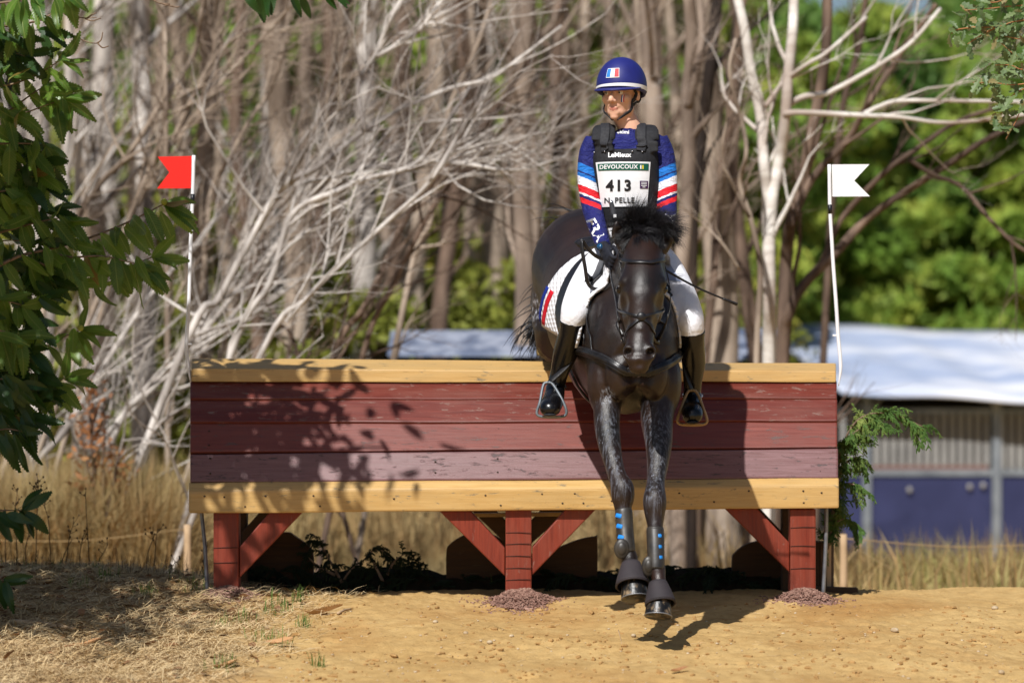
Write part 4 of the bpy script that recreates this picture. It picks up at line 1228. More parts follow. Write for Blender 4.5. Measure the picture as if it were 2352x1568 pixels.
def locks(mb, roots, nlock, per, length, flow, spread, droop, seed, r0=.0007, width=.011, curl=.5):
    """locks: bundles of hairs that keep together and part at the tip"""
    R = random.Random(seed)
    for i in range(nlock):
        k = R.randrange(len(roots) - 1); t = R.random()
        p0 = Vector(roots[k]).lerp(Vector(roots[k + 1]), t) + Vector((R.gauss(0, .008), R.gauss(0, .010), 0))
        d0 = (Vector(flow) + Vector((R.gauss(0, spread), R.gauss(0, spread), R.gauss(0, spread * .6)))).normalized()
        L = length * R.uniform(.6, 1.15); seg = 7; w1, w2 = R.uniform(0, 6), R.uniform(0, 6); dr = droop * R.uniform(.6, 1.4)
        turn = [Vector((math.sin(w1 + s * .7) * curl * .3, math.sin(w2 + s * .6) * curl * .3, -dr * .22 * (.4 + s * .22))) for s in range(seg)]
        for j in range(per):
            p = p0 + Vector((R.gauss(0, width), R.gauss(0, width), R.gauss(0, width * .4)))
            d = (d0 + Vector((R.gauss(0, .07), R.gauss(0, .07), R.gauss(0, .07)))).normalized(); l = L * R.uniform(.75, 1.1)
            pts = [p]
            for s in range(seg):
                d = (d + turn[s] + Vector((R.gauss(0, .035), R.gauss(0, .035), R.gauss(0, .035)))).normalized()
                p = p + d * (l / seg); pts.append(p)
            mb.tube(pts, [r0 * 1.3, r0 * 1.5, r0 * 1.4, r0 * 1.3, r0 * 1.1, r0 * .9, r0 * .6, r0 * .15], 3, up=(0.3, 1, 0), caps=False)
poll = [(.538, -1.235, 1.675), (.575, -1.235, 1.69), (.612, -1.23, 1.675)]
locks(mn, poll, 30, 56, .165, (.10, .10, 1.0), .24, .62, 3)
locks(mn, poll, 16, 56, .14, (-.40, .10, .85), .22, .9, 4)
locks(mn, poll, 26, 56, .175, (.75, .05, .60), .18, .95, 5)
locks(mn, [(.54, -1.265, 1.665), (.575, -1.275, 1.67), (.612, -1.265, 1.665)], 46, 56, .12, (0, -.75, .10), .40, 1.3, 6)
crest = [(.50, -.80, 1.66), (.525, -.98, 1.68), (.548, -1.10, 1.69), (.565, -1.19, 1.685)]
locks(mn, crest, 26, 50, .105, (.15, .0, .95), .30, .7, 8)
locks(mn, crest, 16, 30, .20, (.85, .0, .35), .18, .7, 9)
locks(mn, crest, 16, 30, .16, (-.65, .0, .5), .25, 1.0, 10)
strands(mn, poll, 40, .17, (.25, .0, 1.0), .35, .0007, .5, 14)
mn.build('mane', mat_hair, horse)
tl = MB()
dock = [(.375, .62, 1.70), (.375, .68, 1.78), (.365, .74, 1.84)]
tl.tube([(.375, .55, 1.62), (.375, .64, 1.74), (.365, .74, 1.84), (.345, .80, 1.82)], [.045, .04, .03, .015], 10, sub=4)
strands(tl, dock, 90, .30, (-.35, .5, .75), .35, droop=.9, seed=11, curl=.05)
strands(tl, [(.35, .74, 1.84), (.30, .80, 1.80), (.22, .80, 1.60), (.16, .75, 1.42)], 240, .34, (-.18, .15, -.9), .20, droop=.2, seed=12, curl=.05)
strands(tl, [(.22, .78, 1.55), (.14, .72, 1.36)], 110, .26, (-.35, .0, -.7), .22, droop=.1, seed=13, curl=.06)
tl.build('tail', mat_hair, horse)

# ------------------------------------------------------------------ tack
YH = lambda py: -1.25 - (py - 560) / 280 * .38                        # depth of the front of the face
def hp(px, py, dy=0.0):
    o = Vector((0, -DIST, CAM_Z)); d = (at(px, py, -1.4) - o).normalized()
    hit = HB.ray_cast(o, d)
    if hit[0] is not None and hit[0].y < -1.15: return hit[0] + Vector((0, min(dy, .03), 0))
    q = HB.find_nearest(at(px, py, YH(py) + dy))
    return q[0]
bridle = thing('bridle', 'black leather bridle with a figure of eight noseband on the horse head', 'bridle', (.55, -1.4, 1.4))
strap([hp(1421, 596, .10), hp(1440, 600), hp(1474, 603), hp(1508, 600), hp(1528, 598, .10)], .017, HB, .006, .004).build('browband', mat_leather, bridle)
for s, pts in ((-1, [(1428, 560, .12), (1419, 600, .12), (1412, 650, .12), (1413, 700, .11), (1425, 745, .09), (1436, 775, .06)]), (1, [(1524, 560, .12), (1531, 600, .12), (1536, 650, .12), (1531, 700, .11), (1518, 745, .09), (1505, 778, .06)])):
    strap([hp(x, y, d) for x, y, d in pts], .014, HB, .005, .003).build('cheekpiece', mat_leather, bridle)
    x, y = pts[-1][0], pts[-1][1]
    c = hp(x - 6 if s < 0 else x + 6, y + 6, .05)
    rb = MB(); rb.tube([c + Vector((.004 * s, math.cos(t) * .026, math.sin(t) * .034)) for t in [i / 20 * 6.2832 for i in range(21)]], .0036, 6, up=(1, 0, 0))
    rb.build('bit_ring', mat_metal, bridle)
for a in ([(1410, 690, .16), (1425, 712, .04), (1450, 722, .0), (1473, 727, -.01)], [(1538, 690, .16), (1521, 712, .04), (1497, 722, .0), (1473, 727, -.01)], [(1473, 729, -.01), (1455, 745, .0), (1443, 765, .02), (1438, 790, .06)], [(1473, 729, -.01), (1492, 745, 0), (1501, 765, .02), (1506, 790, .06)]):
    strap([hp(*q) for q in a], .013, HB, .005, .003).build('noseband', mat_leather, bridle)
loc, nor, _, _ = HB.find_nearest(hp(1473, 727, -.01))
MB().ell(loc + nor * .006, (.021, .010, .020), 14, 8).build('boss', mat_leather, bridle)
# reins, bit to the rider's hands, with the loop that swings beside the thigh
rl = [hp(1430, 782, .06), at(1420, 740, -1.42), at(1414, 690, -1.30), at(1404, 640, -1.12), at(1400, 612, -1.03)]
strap(rl, .014, None, .004, widthdir=(-1, -.2, 0)).build('rein', mat_leather, bridle)
rr2 = [hp(1512, 784, .06), at(1532, 735, -1.42), at(1540, 680, -1.30), at(1530, 620, -1.12), at(1512, 582, -1.02)]
strap(rr2, .014, None, .004, widthdir=(1, -.2, 0)).build('rein', mat_leather, bridle)
loop = [at(1398, 598, -1.0), at(1372, 590, -1.01), at(1352, 573, -1.02), at(1336, 552, -1.03), at(1338, 580, -1.04), at(1344, 615, -1.04), at(1350, 650, -1.03), at(1366, 664, -1.01), at(1392, 662, -1.02), at(1408, 650, -1.05)]
strap(loop, .017, None, .004, widthdir=(-.5, -.9, 0)).build('rein', mat_leather, bridle)

breast = thing('breastplate', 'black padded breastplate strap across the horse chest below the muzzle', 'breastplate', (.54, -1.15, 1.1))
def cp(px, py, Y=-1.2): return at(px, py, Y)
strap([cp(1334, 800, -.80), cp(1352, 805, -1.0), cp(1378, 815, -1.15), cp(1410, 838, -1.24), cp(1445, 856, -1.27), cp(1478, 858, -1.27), cp(1512, 846, -1.24), cp(1540, 826, -1.12), cp(1560, 812, -.95), cp(1572, 806, -.78)], .040, HB, .012, .004).build('chest_strap', mat_leather, breast)
strap([cp(1334, 800, -.80), cp(1352, 805, -1.0), cp(1378, 815, -1.15), cp(1410, 838, -1.24), cp(1445, 856, -1.27), cp(1478, 858, -1.27), cp(1512, 846, -1.24), cp(1540, 826, -1.12), cp(1560, 812, -.95), cp(1572, 806, -.78)], .016, HB, .006, .016).build('overlay', mat_leather, breast)
strap([cp(1400, 660, -.95), cp(1388, 700, -.98), cp(1381, 740, -1.02), cp(1380, 775, -1.08), cp(1379, 808, -1.12)], .013, HB, .005, .004).build('shoulder_strap', mat_leather, breast)
strap([cp(1372, 770, -1.02), cp(1367, 780, -1.03), cp(1362, 792, -1.03)], .010, HB, .005, .005).build('keeper', mat_leather, breast)

mat_pad = mat_noise('white_quilt', lin(222, 222, 228), lin(240, 240, 244), 30, 0.8, 0.2, 0.0)
mp = Mat('quilted_white', lin(230, 230, 235), 0.85, 0.2)
cq = mp.coord('Object')
q1 = mp.math('ABSOLUTE', mp.math('SINE', mp.math('MULTIPLY', mp.math('ADD', mp.xyz(cq)[1], mp.xyz(cq)[2]), 75)))
q2 = mp.math('ABSOLUTE', mp.math('SINE', mp.math('MULTIPLY', mp.math('SUBTRACT', mp.xyz(cq)[1], mp.xyz(cq)[2]), 75)))
mp.bump(mp.math('MINIMUM', q1, q2), 0.6, 0.01)
mat_quilt = mp.m
mat_blue = Mat('flag_blue', lin(22, 44, 130), 0.7, 0.2).m
mat_redc = Mat('flag_red', lin(196, 22, 40), 0.7, 0.2).m
pad = thing('saddle_pad', 'white quilted saddle pad with a blue white and red edge stripe', 'saddle pad', (.47, -.5, 1.6))
def side_sheet(name, grid, side, mat, parent, lift, thick=.006):
    """a cloth laid on one flank; grid rows of (Y, angle) ; angle 0 = top of the back, 90 = flank"""
    rows, cols = len(grid), len(grid[0]); pts = []
    for r_ in grid:
        for (y, a) in r_:
            t = (y + 1.1) / 1.74
            cx = .535 - .165 * t * 1.0; cz = 1.20 + .34 * max(0, min(1, t)) * 1.05
            d = Vector((side * math.sin(math.radians(a)), 0, math.cos(math.radians(a))))
            c = Vector((cx, y, cz))
            hit = HB.ray_cast(c + d * 1.0, -d)
            p = hit[0] + d * lift if hit[0] is not None else c + d * .3
            pts.append(p)
    mb = MB(); A = [tuple(p) for p in pts]; fs = []
    for i in range(rows - 1):
        for j in range(cols - 1):
            fs.append((i * cols + j, i * cols + j + 1, (i + 1) * cols + j + 1, (i + 1) * cols + j))
    mb.add(A, fs)
    o = mb.build(name, mat, parent)
    s = o.modifiers.new('thick', 'SOLIDIFY'); s.thickness = thick; s.offset = 1
    return o
def lerp_grid(y0, y1, a0, a1, ny_, na, taper0=0.0, taper1=0.0, rnd=0.0):
    g = []
    for i in range(na + 1):
        a = a0 + (a1 - a0) * i / na; k = i / na
        e = rnd * max(0, (k - .75) / .25) ** 2
        g.append([(y0 + taper0 * k + e + (y1 + taper1 * k - e - y0 - taper0 * k - e) * j / ny_, a) for j in range(ny_ + 1)])
    return g
for s in (-1, 1):
    side_sheet('panel', lerp_grid(-1.03, -.60, 2, 98, 24, 26, .02, .30, .05), s, mat_quilt, pad, .016, .012)
    side_sheet('blue_stripe', lerp_grid(-.440, -.400, 64, 95, 3, 10, .09, .09), s, mat_blue, pad, .0295, .003)
    side_sheet('red_stripe', lerp_grid(-.525, -.475, 64, 95, 3, 10, .09, .09), s, mat_redc, pad, .0295, .003)
saddle = thing('saddle', 'black leather jumping saddle under the rider', 'saddle', (.48, -.5, 1.6))
for s in (-1, 1):
    side_sheet('flap', lerp_grid(-.95, -.60, 4, 92, 16, 18, .0, -.02, .08), s, mat_leather, saddle, .032, .008)
    side_sheet('knee_roll', lerp_grid(-.93, -.84, 30, 74, 4, 10, .0, -.0, .02), s, mat_leather, saddle, .042, .022)
    side_sheet('girth', lerp_grid(-.72, -.63, 90, 174, 5, 16), s, mat_leather, saddle, .010, .010)
    side_sheet('billet', lerp_grid(-.70, -.665, 84, 118, 3, 8), s, mat_leather, saddle, .024, .006)
sm = MB(); sm.tube([(.44, -.42, 1.70), (.445, -.46, 1.69), (.455, -.52, 1.665), (.475, -.66, 1.665), (.49, -.78, 1.675)], [(.12, .02), (.16, .035), (.13, .035), (.10, .04), (.08, .03)], 16, sub=5)
sm.build('seat', mat_leather, saddle)

# boots on the horse's legs
mat_boot_g = mat_noise('boot_shell', lin(24, 24, 26), lin(62, 56, 48), 14, 0.45, 0.5, 0.15)
mat_bell = mat_noise('bell_rubber', lin(42, 38, 41), lin(58, 52, 55), 10, 0.7, 0.3, 0.1)
mat_mud = mat_noise('dusty_mud', lin(128, 100, 66), lin(160, 128, 88), 24, 0.9, 0.1, 0.2)
mat_cyan = Mat('blue_tab', lin(30, 132, 214), 0.5, 0.4).m
def leg_boot(label, rows, tabs, pad_c, pad_r, Yt, tabsize):
    t = thing('tendon_boot', label, 'leg boot', at(rows[-1][0], rows[-1][1], rows[-1][3]), 'tendon boots on the forelegs')
    mb = MB()
    P = [at(px, py, Y) for px, py, hw, Y in rows]; R_ = [(hw * mpp(Y), hw * mpp(Y) * 1.2) for px, py, hw, Y in rows]
    mb.tube(P, R_, 22, up=(0, 1, 0), sub=4, power=.85)
    sh = mb.build('shell', mat_boot_g, t)
    for i in range(3):
        k = (i + .5) / 3; px, py = [rows[0][q] * (1 - k) + rows[-2][q] * k for q in (0, 1)]
    bv = bvh_of(sh.data)
    for x, y in tabs:
        sx, sy = tabsize
        c = at(x, y, Yt - .12)
        hit = bv.ray_cast(c, Vector((0, 1, 0)))
        q = hit[0] if hit[0] is not None else at(x, y, Yt - .05)
        nrm = hit[1] if hit[0] is not None else Vector((0, -1, 0))
        rot = nrm.to_track_quat('Y', 'Z').to_matrix().to_4x4()
        MB().box(q + nrm * .001, (sx, .006, sy), rot @ Matrix.Rotation(.18 if sx > .02 else 0, 4, 'Y')).build('tab', mat_cyan, t, bevel=min(sx, sy) * .3)
    # overlapping straps that carry the tabs
    for x, y in tabs:
        z = y
        ring = []
        for i in range(25):
            a = i / 24 * 6.2832
            k = (z - rows[0][1]) / (rows[-1][1] - rows[0][1]); cx = rows[0][0] * (1 - k) + rows[-1][0] * k
            ring.append(at(cx, z, Yt) + Vector((math.cos(a) * .05, math.sin(a) * .05, 0)))
        strap(ring, .022, bv, .003, .0005, sub=2).build('strap', mat_boot_g, t)
    hit = bv.ray_cast(at(pad_c[0], pad_c[1], Yt - .2), Vector((0, 1, 0)))
    q = hit[0] if hit[0] is not None else at(pad_c[0], pad_c[1], Yt - .04)
    for k, f in enumerate((1.0, .68)):
        MB().ell(q + Vector((0, -.002 - .005 * k, 0)), (pad_r[0] * f, .014, pad_r[1] * f), 18, 10).build('fetlock_pad', mat_boot_g, t)
    return t
leg_boot('black leg boot with three long blue tabs on the raised foreleg', [(1432, 1171, 19.5, -1.335), (1433, 1180, 20.5, -1.34), (1435, 1215, 20, -1.36), (1438, 1252, 20.5, -1.385), (1440, 1268, 20, -1.39)],
         [(1423, 1186), (1424.5, 1210), (1427.5, 1235)], (1431, 1264), (.034, .045), -1.37, (.030, .019))
leg_boot('dusty black leg boot with three round blue studs on the leading foreleg', [(1505, 1211, 19, -1.43), (1505, 1222, 20.5, -1.435), (1506, 1255, 20, -1.46), (1507, 1295, 19.5, -1.485), (1507, 1310, 18, -1.495)],
         [(1518, 1232), (1519, 1257), (1520, 1281)], (1494, 1305), (.030, .045), -1.46, (.016, .016))
def bell(label, top, bot, r0, r1, skew):
    t = thing('bell_boot', label, 'bell boot', bot, 'bell boots over the front hooves')
    mb = MB(); n = 28
    P = [top.lerp(bot, k) for k in (0, .35, .75, 1.0)]
    R_ = [r0, r0 * .6 + r1 * .4, r0 * .2 + r1 * .8, r1]
    mb.tube(P, R_, n, up=(0, 1, 0), sub=3, caps=False)
    o = mb.build('cone', mat_bell, t); s = o.modifiers.new('t', 'SOLIDIFY'); s.thickness = .006; s.offset = -1
    ax = (bot - top).normalized(); sd = ax.cross(Vector((0, 1, 0))).normalized(); fw = sd.cross(ax)
    mb = MB(); mb.tube([bot + (sd * math.cos(a) + fw * math.sin(a)) * r1 for a in [i / 28 * 6.2832 for i in range(29)]], .0045, 6, up=tuple(ax))
    mb.build('rim', mat_bell, t)
    # dusty patch with its own edge over the toe
    sgn = 1 if (fw.y < 0) else -1
    vs_, fs = [], []
    m_, k_ = 12, 6
    for i in range(m_ + 1):
        a = (-.85 + 1.7 * i / m_)
        hgt = .42 * math.cos(a * 1.5 + skew) ** 2 + .08
        for j in range(k_ + 1):
            q = 1 - hgt * j / k_
            rr_ = (r0 + (r1 - r0) * min(1, q * 1.04)) + .0022
            vs_.append(tuple(top.lerp(bot, q) + (sd * math.sin(a) + fw * math.cos(a) * sgn) * rr_))
    for i in range(m_):
        for j in range(k_):
            fs.append((i * (k_ + 1) + j, (i + 1) * (k_ + 1) + j, (i + 1) * (k_ + 1) + j + 1, i * (k_ + 1) + j + 1))
    mb = MB(); mb.add(vs_, fs); mb.build('mud_splash', mat_mud, t)
bell('dark rubber bell boot on the raised hoof', at(1449, 1294, -1.415), at(1453.5, 1344, -1.47), .035, .070, .15)
bell('dark rubber bell boot on the leading hoof, lower of the two', at(1511, 1338, -1.515), at(1517, 1386, -1.56), .033, .062, .1)
hindb = MB(); hindb.tube([(.178, .745, 1.31), (.172, .735, 1.24), (.168, .735, 1.18)], [.046, .048, .044], 16, up=(0, 1, 0), sub=4)
ob = hindb.build('hind_boot', mat_noise('tan_boot', lin(170, 140, 84), lin(196, 168, 112), 20, .6, .3, .1)); tag(ob, 'tan leg boot on the hind leg seen above the jump', 'leg boot')
# ------------------------------------------------------------------ the rider
m = Mat('skin', lin(224, 176, 150), 0.5, 0.4)
co = m.coord('Object')
m.set('Base Color', m.mix(m.noise(co, 30, 3), lin(214, 162, 134), lin(230, 182, 156)))
m.set('Subsurface Weight', 0.08); m.set('Subsurface Radius', (.01, .004, .002)); m.set('Subsurface Scale', 0.5)
mat_skin = m.m
mat_lip = Mat('lip', lin(190, 122, 106), 0.45, 0.4).m
mat_brow = mat_noise('brown_hair', lin(44, 28, 18), lin(66, 44, 28), 80, 0.6, 0.3, 0)
mat_eyew = Mat('eye_white', lin(220, 214, 208), 0.2, 0.5).m
mat_iris = Mat('iris', lin(40, 28, 20), 0.15, 0.5).m
mat_helmet = mat_noise('helmet_silk', lin(28, 32, 100), lin(34, 40, 114), 16, 0.5, 0.4, 0.08)
mat_vest = mat_noise('black_vest_cloth', lin(26, 26, 29), lin(40, 40, 44), 60, 0.75, 0.3, 0.35, 0.003)
mat_web = mat_noise('black_webbing', lin(34, 34, 38), lin(50, 50, 54), 90, 0.7, 0.3, 0.2)
mat_bib = mat_noise('white_bib', lin(222, 222, 226), lin(236, 236, 238), 9, 0.6, 0.3, 0.5, 0.012, bscale=7)
mat_green = Mat('green_print', lin(14, 84, 66), 0.6, 0.3).m
mat_ink = Mat('black_print', lin(28, 26, 28), 0.6, 0.3).m
mat_wprint = Mat('white_print', lin(238, 238, 240), 0.6, 0.3).m
mat_purple = Mat('purple_print', lin(64, 30, 76), 0.6, 0.3).m
mat_yprint = Mat('yellow_print', lin(226, 206, 70), 0.6, 0.3).m
mat_breech = mat_noise('white_breeches', lin(224, 224, 230), lin(238, 238, 243), 6, 0.8, 0.2, 0.7, 0.03, bscale=7)
mat_greyseat = mat_noise('grey_knee_patch', lin(150, 160, 186), lin(166, 176, 200), 12, 0.8, 0.2, 0.1)
mat_rboot = mat_noise('polished_boot', lin(8, 8, 10), lin(16, 15, 18), 12, 0.25, 0.5, 0.25, 0.006, bscale=9)
mat_glove = mat_noise('black_glove', lin(20, 22, 32), lin(34, 36, 46), 50, 0.7, 0.3, 0.2)
mat_grey = mat_noise('grey_stirrup', lin(96, 104, 112), lin(128, 134, 140), 30, 0.5, 0.5, 0.05, metal=.3)
mat_tan = mat_noise('tan_edge', lin(140, 112, 76), lin(160, 132, 92), 30, 0.5, 0.5, 0.0)

rider = thing('person', 'rider in blue jersey black vest and numbered white bib looking aside', 'person', (.53, -.62, 1.55))
RY = -0.66
def rp(px, py, Y=RY): return at(px, py, Y)

# head frame: origin between the ears, face towards -y, then turned on the neck
HC = Vector((.494, -.675, 2.361))
HM = Matrix.Translation(HC) @ Matrix.Rotation(math.radians(-24), 4, 'Z') @ Matrix.Rotation(math.radians(4), 4, 'X') @ Matrix.Scale(1.07, 4)
def hl(x, y, z): return HM @ Vector((x, y, z))
HROT = HM.to_3x3().normalized().to_4x4()
bb = MB()
def he(c, r): bb.ell(hl(*c), tuple(v * 1.07 for v in r), 18, 12, HROT)
he((0, .018, .035), (.073, .092, .085))
he((0, -.028, -.025), (.060, .062, .082))
he((0, -.040, -.078), (.044, .044, .036))
he((0, -.074, -.101), (.020, .017, .015))
for s in (-1, 1):
    he((s * .039, -.054, -.026), (.023, .024, .022))
    he((s * .050, -.020, -.070), (.014, .030, .026))
    he((s * .012, -.100, -.036), (.0085, .010, .008))
    he((s * .074, .012, -.014), (.008, .019, .031))
    he((s * .025, -.080, .020), (.022, .010, .009))
he((0, -.088, -.064), (.020, .010, .0050))
he((0, -.086, -.073), (.019, .010, .0060)); he((0, -.080, -.085), (.024, .012, .014)); he((0, -.076, -.055), (.026, .016, .014))
bb.tube([hl(0, -.080, .012), hl(0, -.096, -.010), hl(0, -.112, -.030), hl(0, -.104, -.038)], [(.009, .010), (.0095, .012), (.012, .012), (.009, .008)], 12, up=(0, -1, 0), sub=4)
# neck, trunk, arms and legs of one skin
NB = rp(1447, 306, -.655)
bb.tube([hl(0, .020, -.03), hl(0, .012, -.085), NB + Vector((0, .0, .02)), NB + Vector((.0, .01, -.06))], [(.050, .055), (.050, .056), (.056, .060), (.085, .07)], 18, up=(0, 1, 0), sub=4)
TR_ = [(rp(1450, 610), .135, .11), (rp(1450, 560), .135, .105), (rp(1447, 500), .118, .092), (rp(1441, 420), .132, .105), (rp(1438, 360), .142, .105), (rp(1437, 325), .135, .085), (rp(1438, 308), .09, .06)]
def trunk(mb, g):
    mb.tube([p for p, a, b in TR_], [(a + g, b + g) for p, a, b in TR_], 26, up=(0, 1, 0), sub=5)
ARM_L = [(rp(1370, 322), .050), (rp(1355, 356), .048), (rp(1351, 414, -.68), .0455), (rp(1359, 470, -.71), .044), (rp(1363, 490, -.74), .042), (rp(1375, 530, -.86), .037), (rp(1387, 568, -.96), .030)]
ARM_R = [(rp(1508, 322), .050), (rp(1523, 356), .049), (rp(1531, 414, -.68), .0455), (rp(1531, 470, -.71), .044), (rp(1531, 492, -.74), .042), (rp(1524, 530, -.86), .037), (rp(1514, 564, -.96), .030)]
def limb(mb, rows, g, sub=5, n=18, up=(0, 1, 0)):
    mb.tube([p for p, r in rows], [r + g for p, r in rows], n, up=up, sub=sub)
LEG_L = [(rp(1408, 598, -.60), .098), (rp(1378, 625, -.70), .093), (rp(1346, 668, -.85), .080), (rp(1325, 706, -.96), .066), (rp(1319, 724, -.985), .058), (rp(1313, 760, -.955), .050), (rp(1299, 810, -.88), .050), (rp(1285, 855, -.83), .036), (rp(1277, 885, -.82), .034)]
LEG_R = [(rp(1496, 598, -.60), .098), (rp(1522, 625, -.70), .093), (rp(1556, 678, -.85), .080), (rp(1580, 725, -.96), .066), (rp(1586, 748, -.985), .058), (rp(1590, 785, -.955), .050), (rp(1593, 830, -.88), .048), (rp(1591, 880, -.84), .036), (rp(1590, 905, -.83), .034)]
FOOT_L = [(rp(1277, 882, -.80), .036), (rp(1273, 908, -.86), .043), (rp(1267, 928, -.94), .046), (rp(1262, 940, -1.01), .039)]
FOOT_R = [(rp(1590, 902, -.81), .036), (rp(1590, 928, -.87), .043), (rp(1590, 946, -.95), .046), (rp(1590, 957, -1.01), .039)]
trunk(bb, -.012)
for a in (ARM_L, ARM_R, LEG_L, LEG_R, FOOT_L, FOOT_R): limb(bb, a, -.012)
bme = fused(bb, 0.0052, 3, 'rider_body', .5)
sculpt(bme, [(hl(s * .031, -.090, .000), .020, tuple(HROT @ Vector((0, .007, 0)))) for s in (-1, 1)])
# lips get their own colour
bme.materials.append(mat_skin); bme.materials.append(mat_lip)
HI = HM.inverted()
for p in bme.polygons:
    c = HI @ p.center
    if abs(c.x) < .021 * (1 - ((c.z + .0685) / .0085) ** 2) and -.0765 < c.z < -.0605 and c.y < -.076: p.material_index = 1
link('body', bme, None, rider)
FB = bvh_of(bme)
for s in (-1, 1):
    e = MB(); e.ell(hl(s * .030, -.0735, .000), (.0115, .0115, .0115), 14, 10); eo = e.build('eye', mat_eyew, rider)
    gz_ = Vector((-.25, -.97, 0)) if True else None
    MB().ell(hl(s * .030 - .002, -.0805, -.001), (.0055, .0055, .0058), 10, 8, HROT).build('iris', mat_iris, eo)
    MB().tube([hl(s * .014, -.093, .0045), hl(s * .028, -.094, .0095), hl(s * .044, -.081, .0045)], [.0028, .0034, .0025], 8, sub=4).build('eyelid', mat_skin, rider)
    MB().tube([hl(s * .012, -.0965, .018), hl(s * .028, -.0955, .0235), hl(s * .047, -.078, .0185)], [.003, .004, .002], 8, sub=4).build('eyebrow', mat_brow, rider)
    # short hair at the temple and nape, under the helmet
    hb2 = MB(); hb2.ell(hl(s * .064, .030, .006), (.014, .036, .036), 14, 10, HROT); hb2.build('hair', mat_brow, rider)
MB().ell(hl(0, .072, -.012), (.052, .034, .040), 16, 10, HROT).build('hair', mat_brow, rider)
# cheek stripes of face paint
for k, mm in enumerate((mat_blue, mat_wprint, mat_redc)):
    mb = MB()
    rows = []
    for i in range(6):
        for j in (0, 1):
            q = hl(.050 + .0042 * k + .0042 * j - .002 * i * .3, -.2, -.012 - .006 * i)
            hit = FB.ray_cast(q, (HROT @ Vector((-.12, 1, 0))).normalized())
            rows.append(tuple(hit[0] + hit[1] * .0012) if hit[0] is not None else tuple(q))
    mb.add(rows, [(2 * i, 2 * i + 1, 2 * i + 3, 2 * i + 2) for i in range(5)])
    mb.build('face_paint', mm, rider)

# helmet: shell, peak, white band, flag badge, harness
hel = MB()
n, mrow = 40, 16
vs_, fs = [], []
def shell_pt(th, ph, g=0.0):
    """th from the crown down, ph round the head, 0 = front"""
    rx, ry, rz = .106 + g, .120 + g, .122 + g
    z = math.cos(th); r = math.sin(th)
    return hl(rx * r * math.sin(ph), .016 - ry * r * math.cos(ph), .030 + rz * z)
for i in range(mrow + 1):
    for j in range(n):
        ph = 2 * math.pi * j / n
        low = math.radians(96 + 22 * (0.5 - 0.5 * math.cos(ph)) ** 1.2)
        vs_.append(tuple(shell_pt(low * i / mrow + 1e-4, ph)))
for i in range(mrow):
    for j in range(n):
        j2 = (j + 1) % n
        fs.append((i * n + j, (i + 1) * n + j, (i + 1) * n + j2, i * n + j2))
hel.add(vs_, fs)
ho = hel.build('helmet', mat_helmet, rider, fix=True)
s_ = ho.modifiers.new('t', 'SOLIDIFY'); s_.thickness = .012; s_.offset = -1
pk = MB(); vs_, fs = [], []
np_, kp = 26, 6
for i in range(np_ + 1):
    ph = math.radians(-74 + 148 * i / np_)
    for j in range(kp + 1):
        t = j / kp
        out = .029 * math.cos(ph * 90 / 74) ** .8 if abs(ph) < math.radians(73.9) else 0
        p = shell_pt(math.radians(95), ph, .002)
        d = HROT @ Vector((math.sin(ph) * .55, -math.cos(ph) * 1.0, -.16 - .18 * t))
        vs_.append(tuple(p + d.normalized() * out * t))
for i in range(np_):
    for j in range(kp):
        a = i * (kp + 1) + j
        fs.append((a, a + 1, a + kp + 2, a + kp + 1))
pk.add(vs_, fs); po = pk.build('peak', mat_helmet, ho); s_ = po.modifiers.new('t', 'SOLIDIFY'); s_.thickness = .007
bd = MB(); vs_, fs = [], []
for i in range(61):
    ph = math.radians(-60 + 190 * i / 60)
    tb = 94 + 20 * (0.5 - 0.5 * math.cos(ph)) ** 1.2
    wdt = 4.5 + 6.0 * (i / 60)
    for k in (0, 1, 2):
        vs_.append(tuple(shell_pt(math.radians(tb - wdt + (wdt - 1.0) * k / 2 - 1.5), ph, .0022)))
for i in range(60):
    for k in (0, 1):
        a = i * 3 + k; fs.append((a, a + 1, a + 4, a + 3))
bd.add(vs_, fs); bd.build('band', mat_white, ho)
for k, mm in enumerate((Mat('badge_blue', lin(28, 120, 196), .6).m, mat_wprint, Mat('badge_red', lin(214, 44, 52), .6).m)):
    mb = MB(); vs_ = []
    for i in range(5):
        for j in range(5):
            ph = math.radians(-14.5 + k * 10.2 + 10.2 * i / 4 + 2); th = math.radians(56 + 18 * j / 4)
            vs_.append(tuple(shell_pt(th, ph, .0032)))
    mb.add(vs_, [(i * 5 + j, i * 5 + j + 1, (i + 1) * 5 + j + 1, (i + 1) * 5 + j) for i in range(4) for j in range(4)])
    mb.build('badge', mm, ho)
mb = MB(); vs_ = [tuple(shell_pt(math.radians(54.8 + 20.4 * j / 4), math.radians(-13.6 + 32.8 * i / 8), .0026)) for i in range(9) for j in range(5)]
mb.add(vs_, [(i * 5 + j, i * 5 + j + 1, (i + 1) * 5 + j + 1, (i + 1) * 5 + j) for i in range(8) for j in range(4)])
mb.build('badge_border', mat_wprint, ho)
for s in (-1, 1):
    strap([hl(s * .076, -.020, .030), hl(s * .078, -.016, -.010), hl(s * .072, -.030, -.055), hl(s * .050, -.056, -.095), hl(s * .012, -.070, -.122)], .013, FB, .004, .002).build('chin_strap', mat_web, ho)
    strap([hl(s * .074, .055, .000), hl(s * .078, .030, -.030), hl(s * .072, -.020, -.052)], .012, FB, .004, .003).build('chin_strap', mat_web, ho)

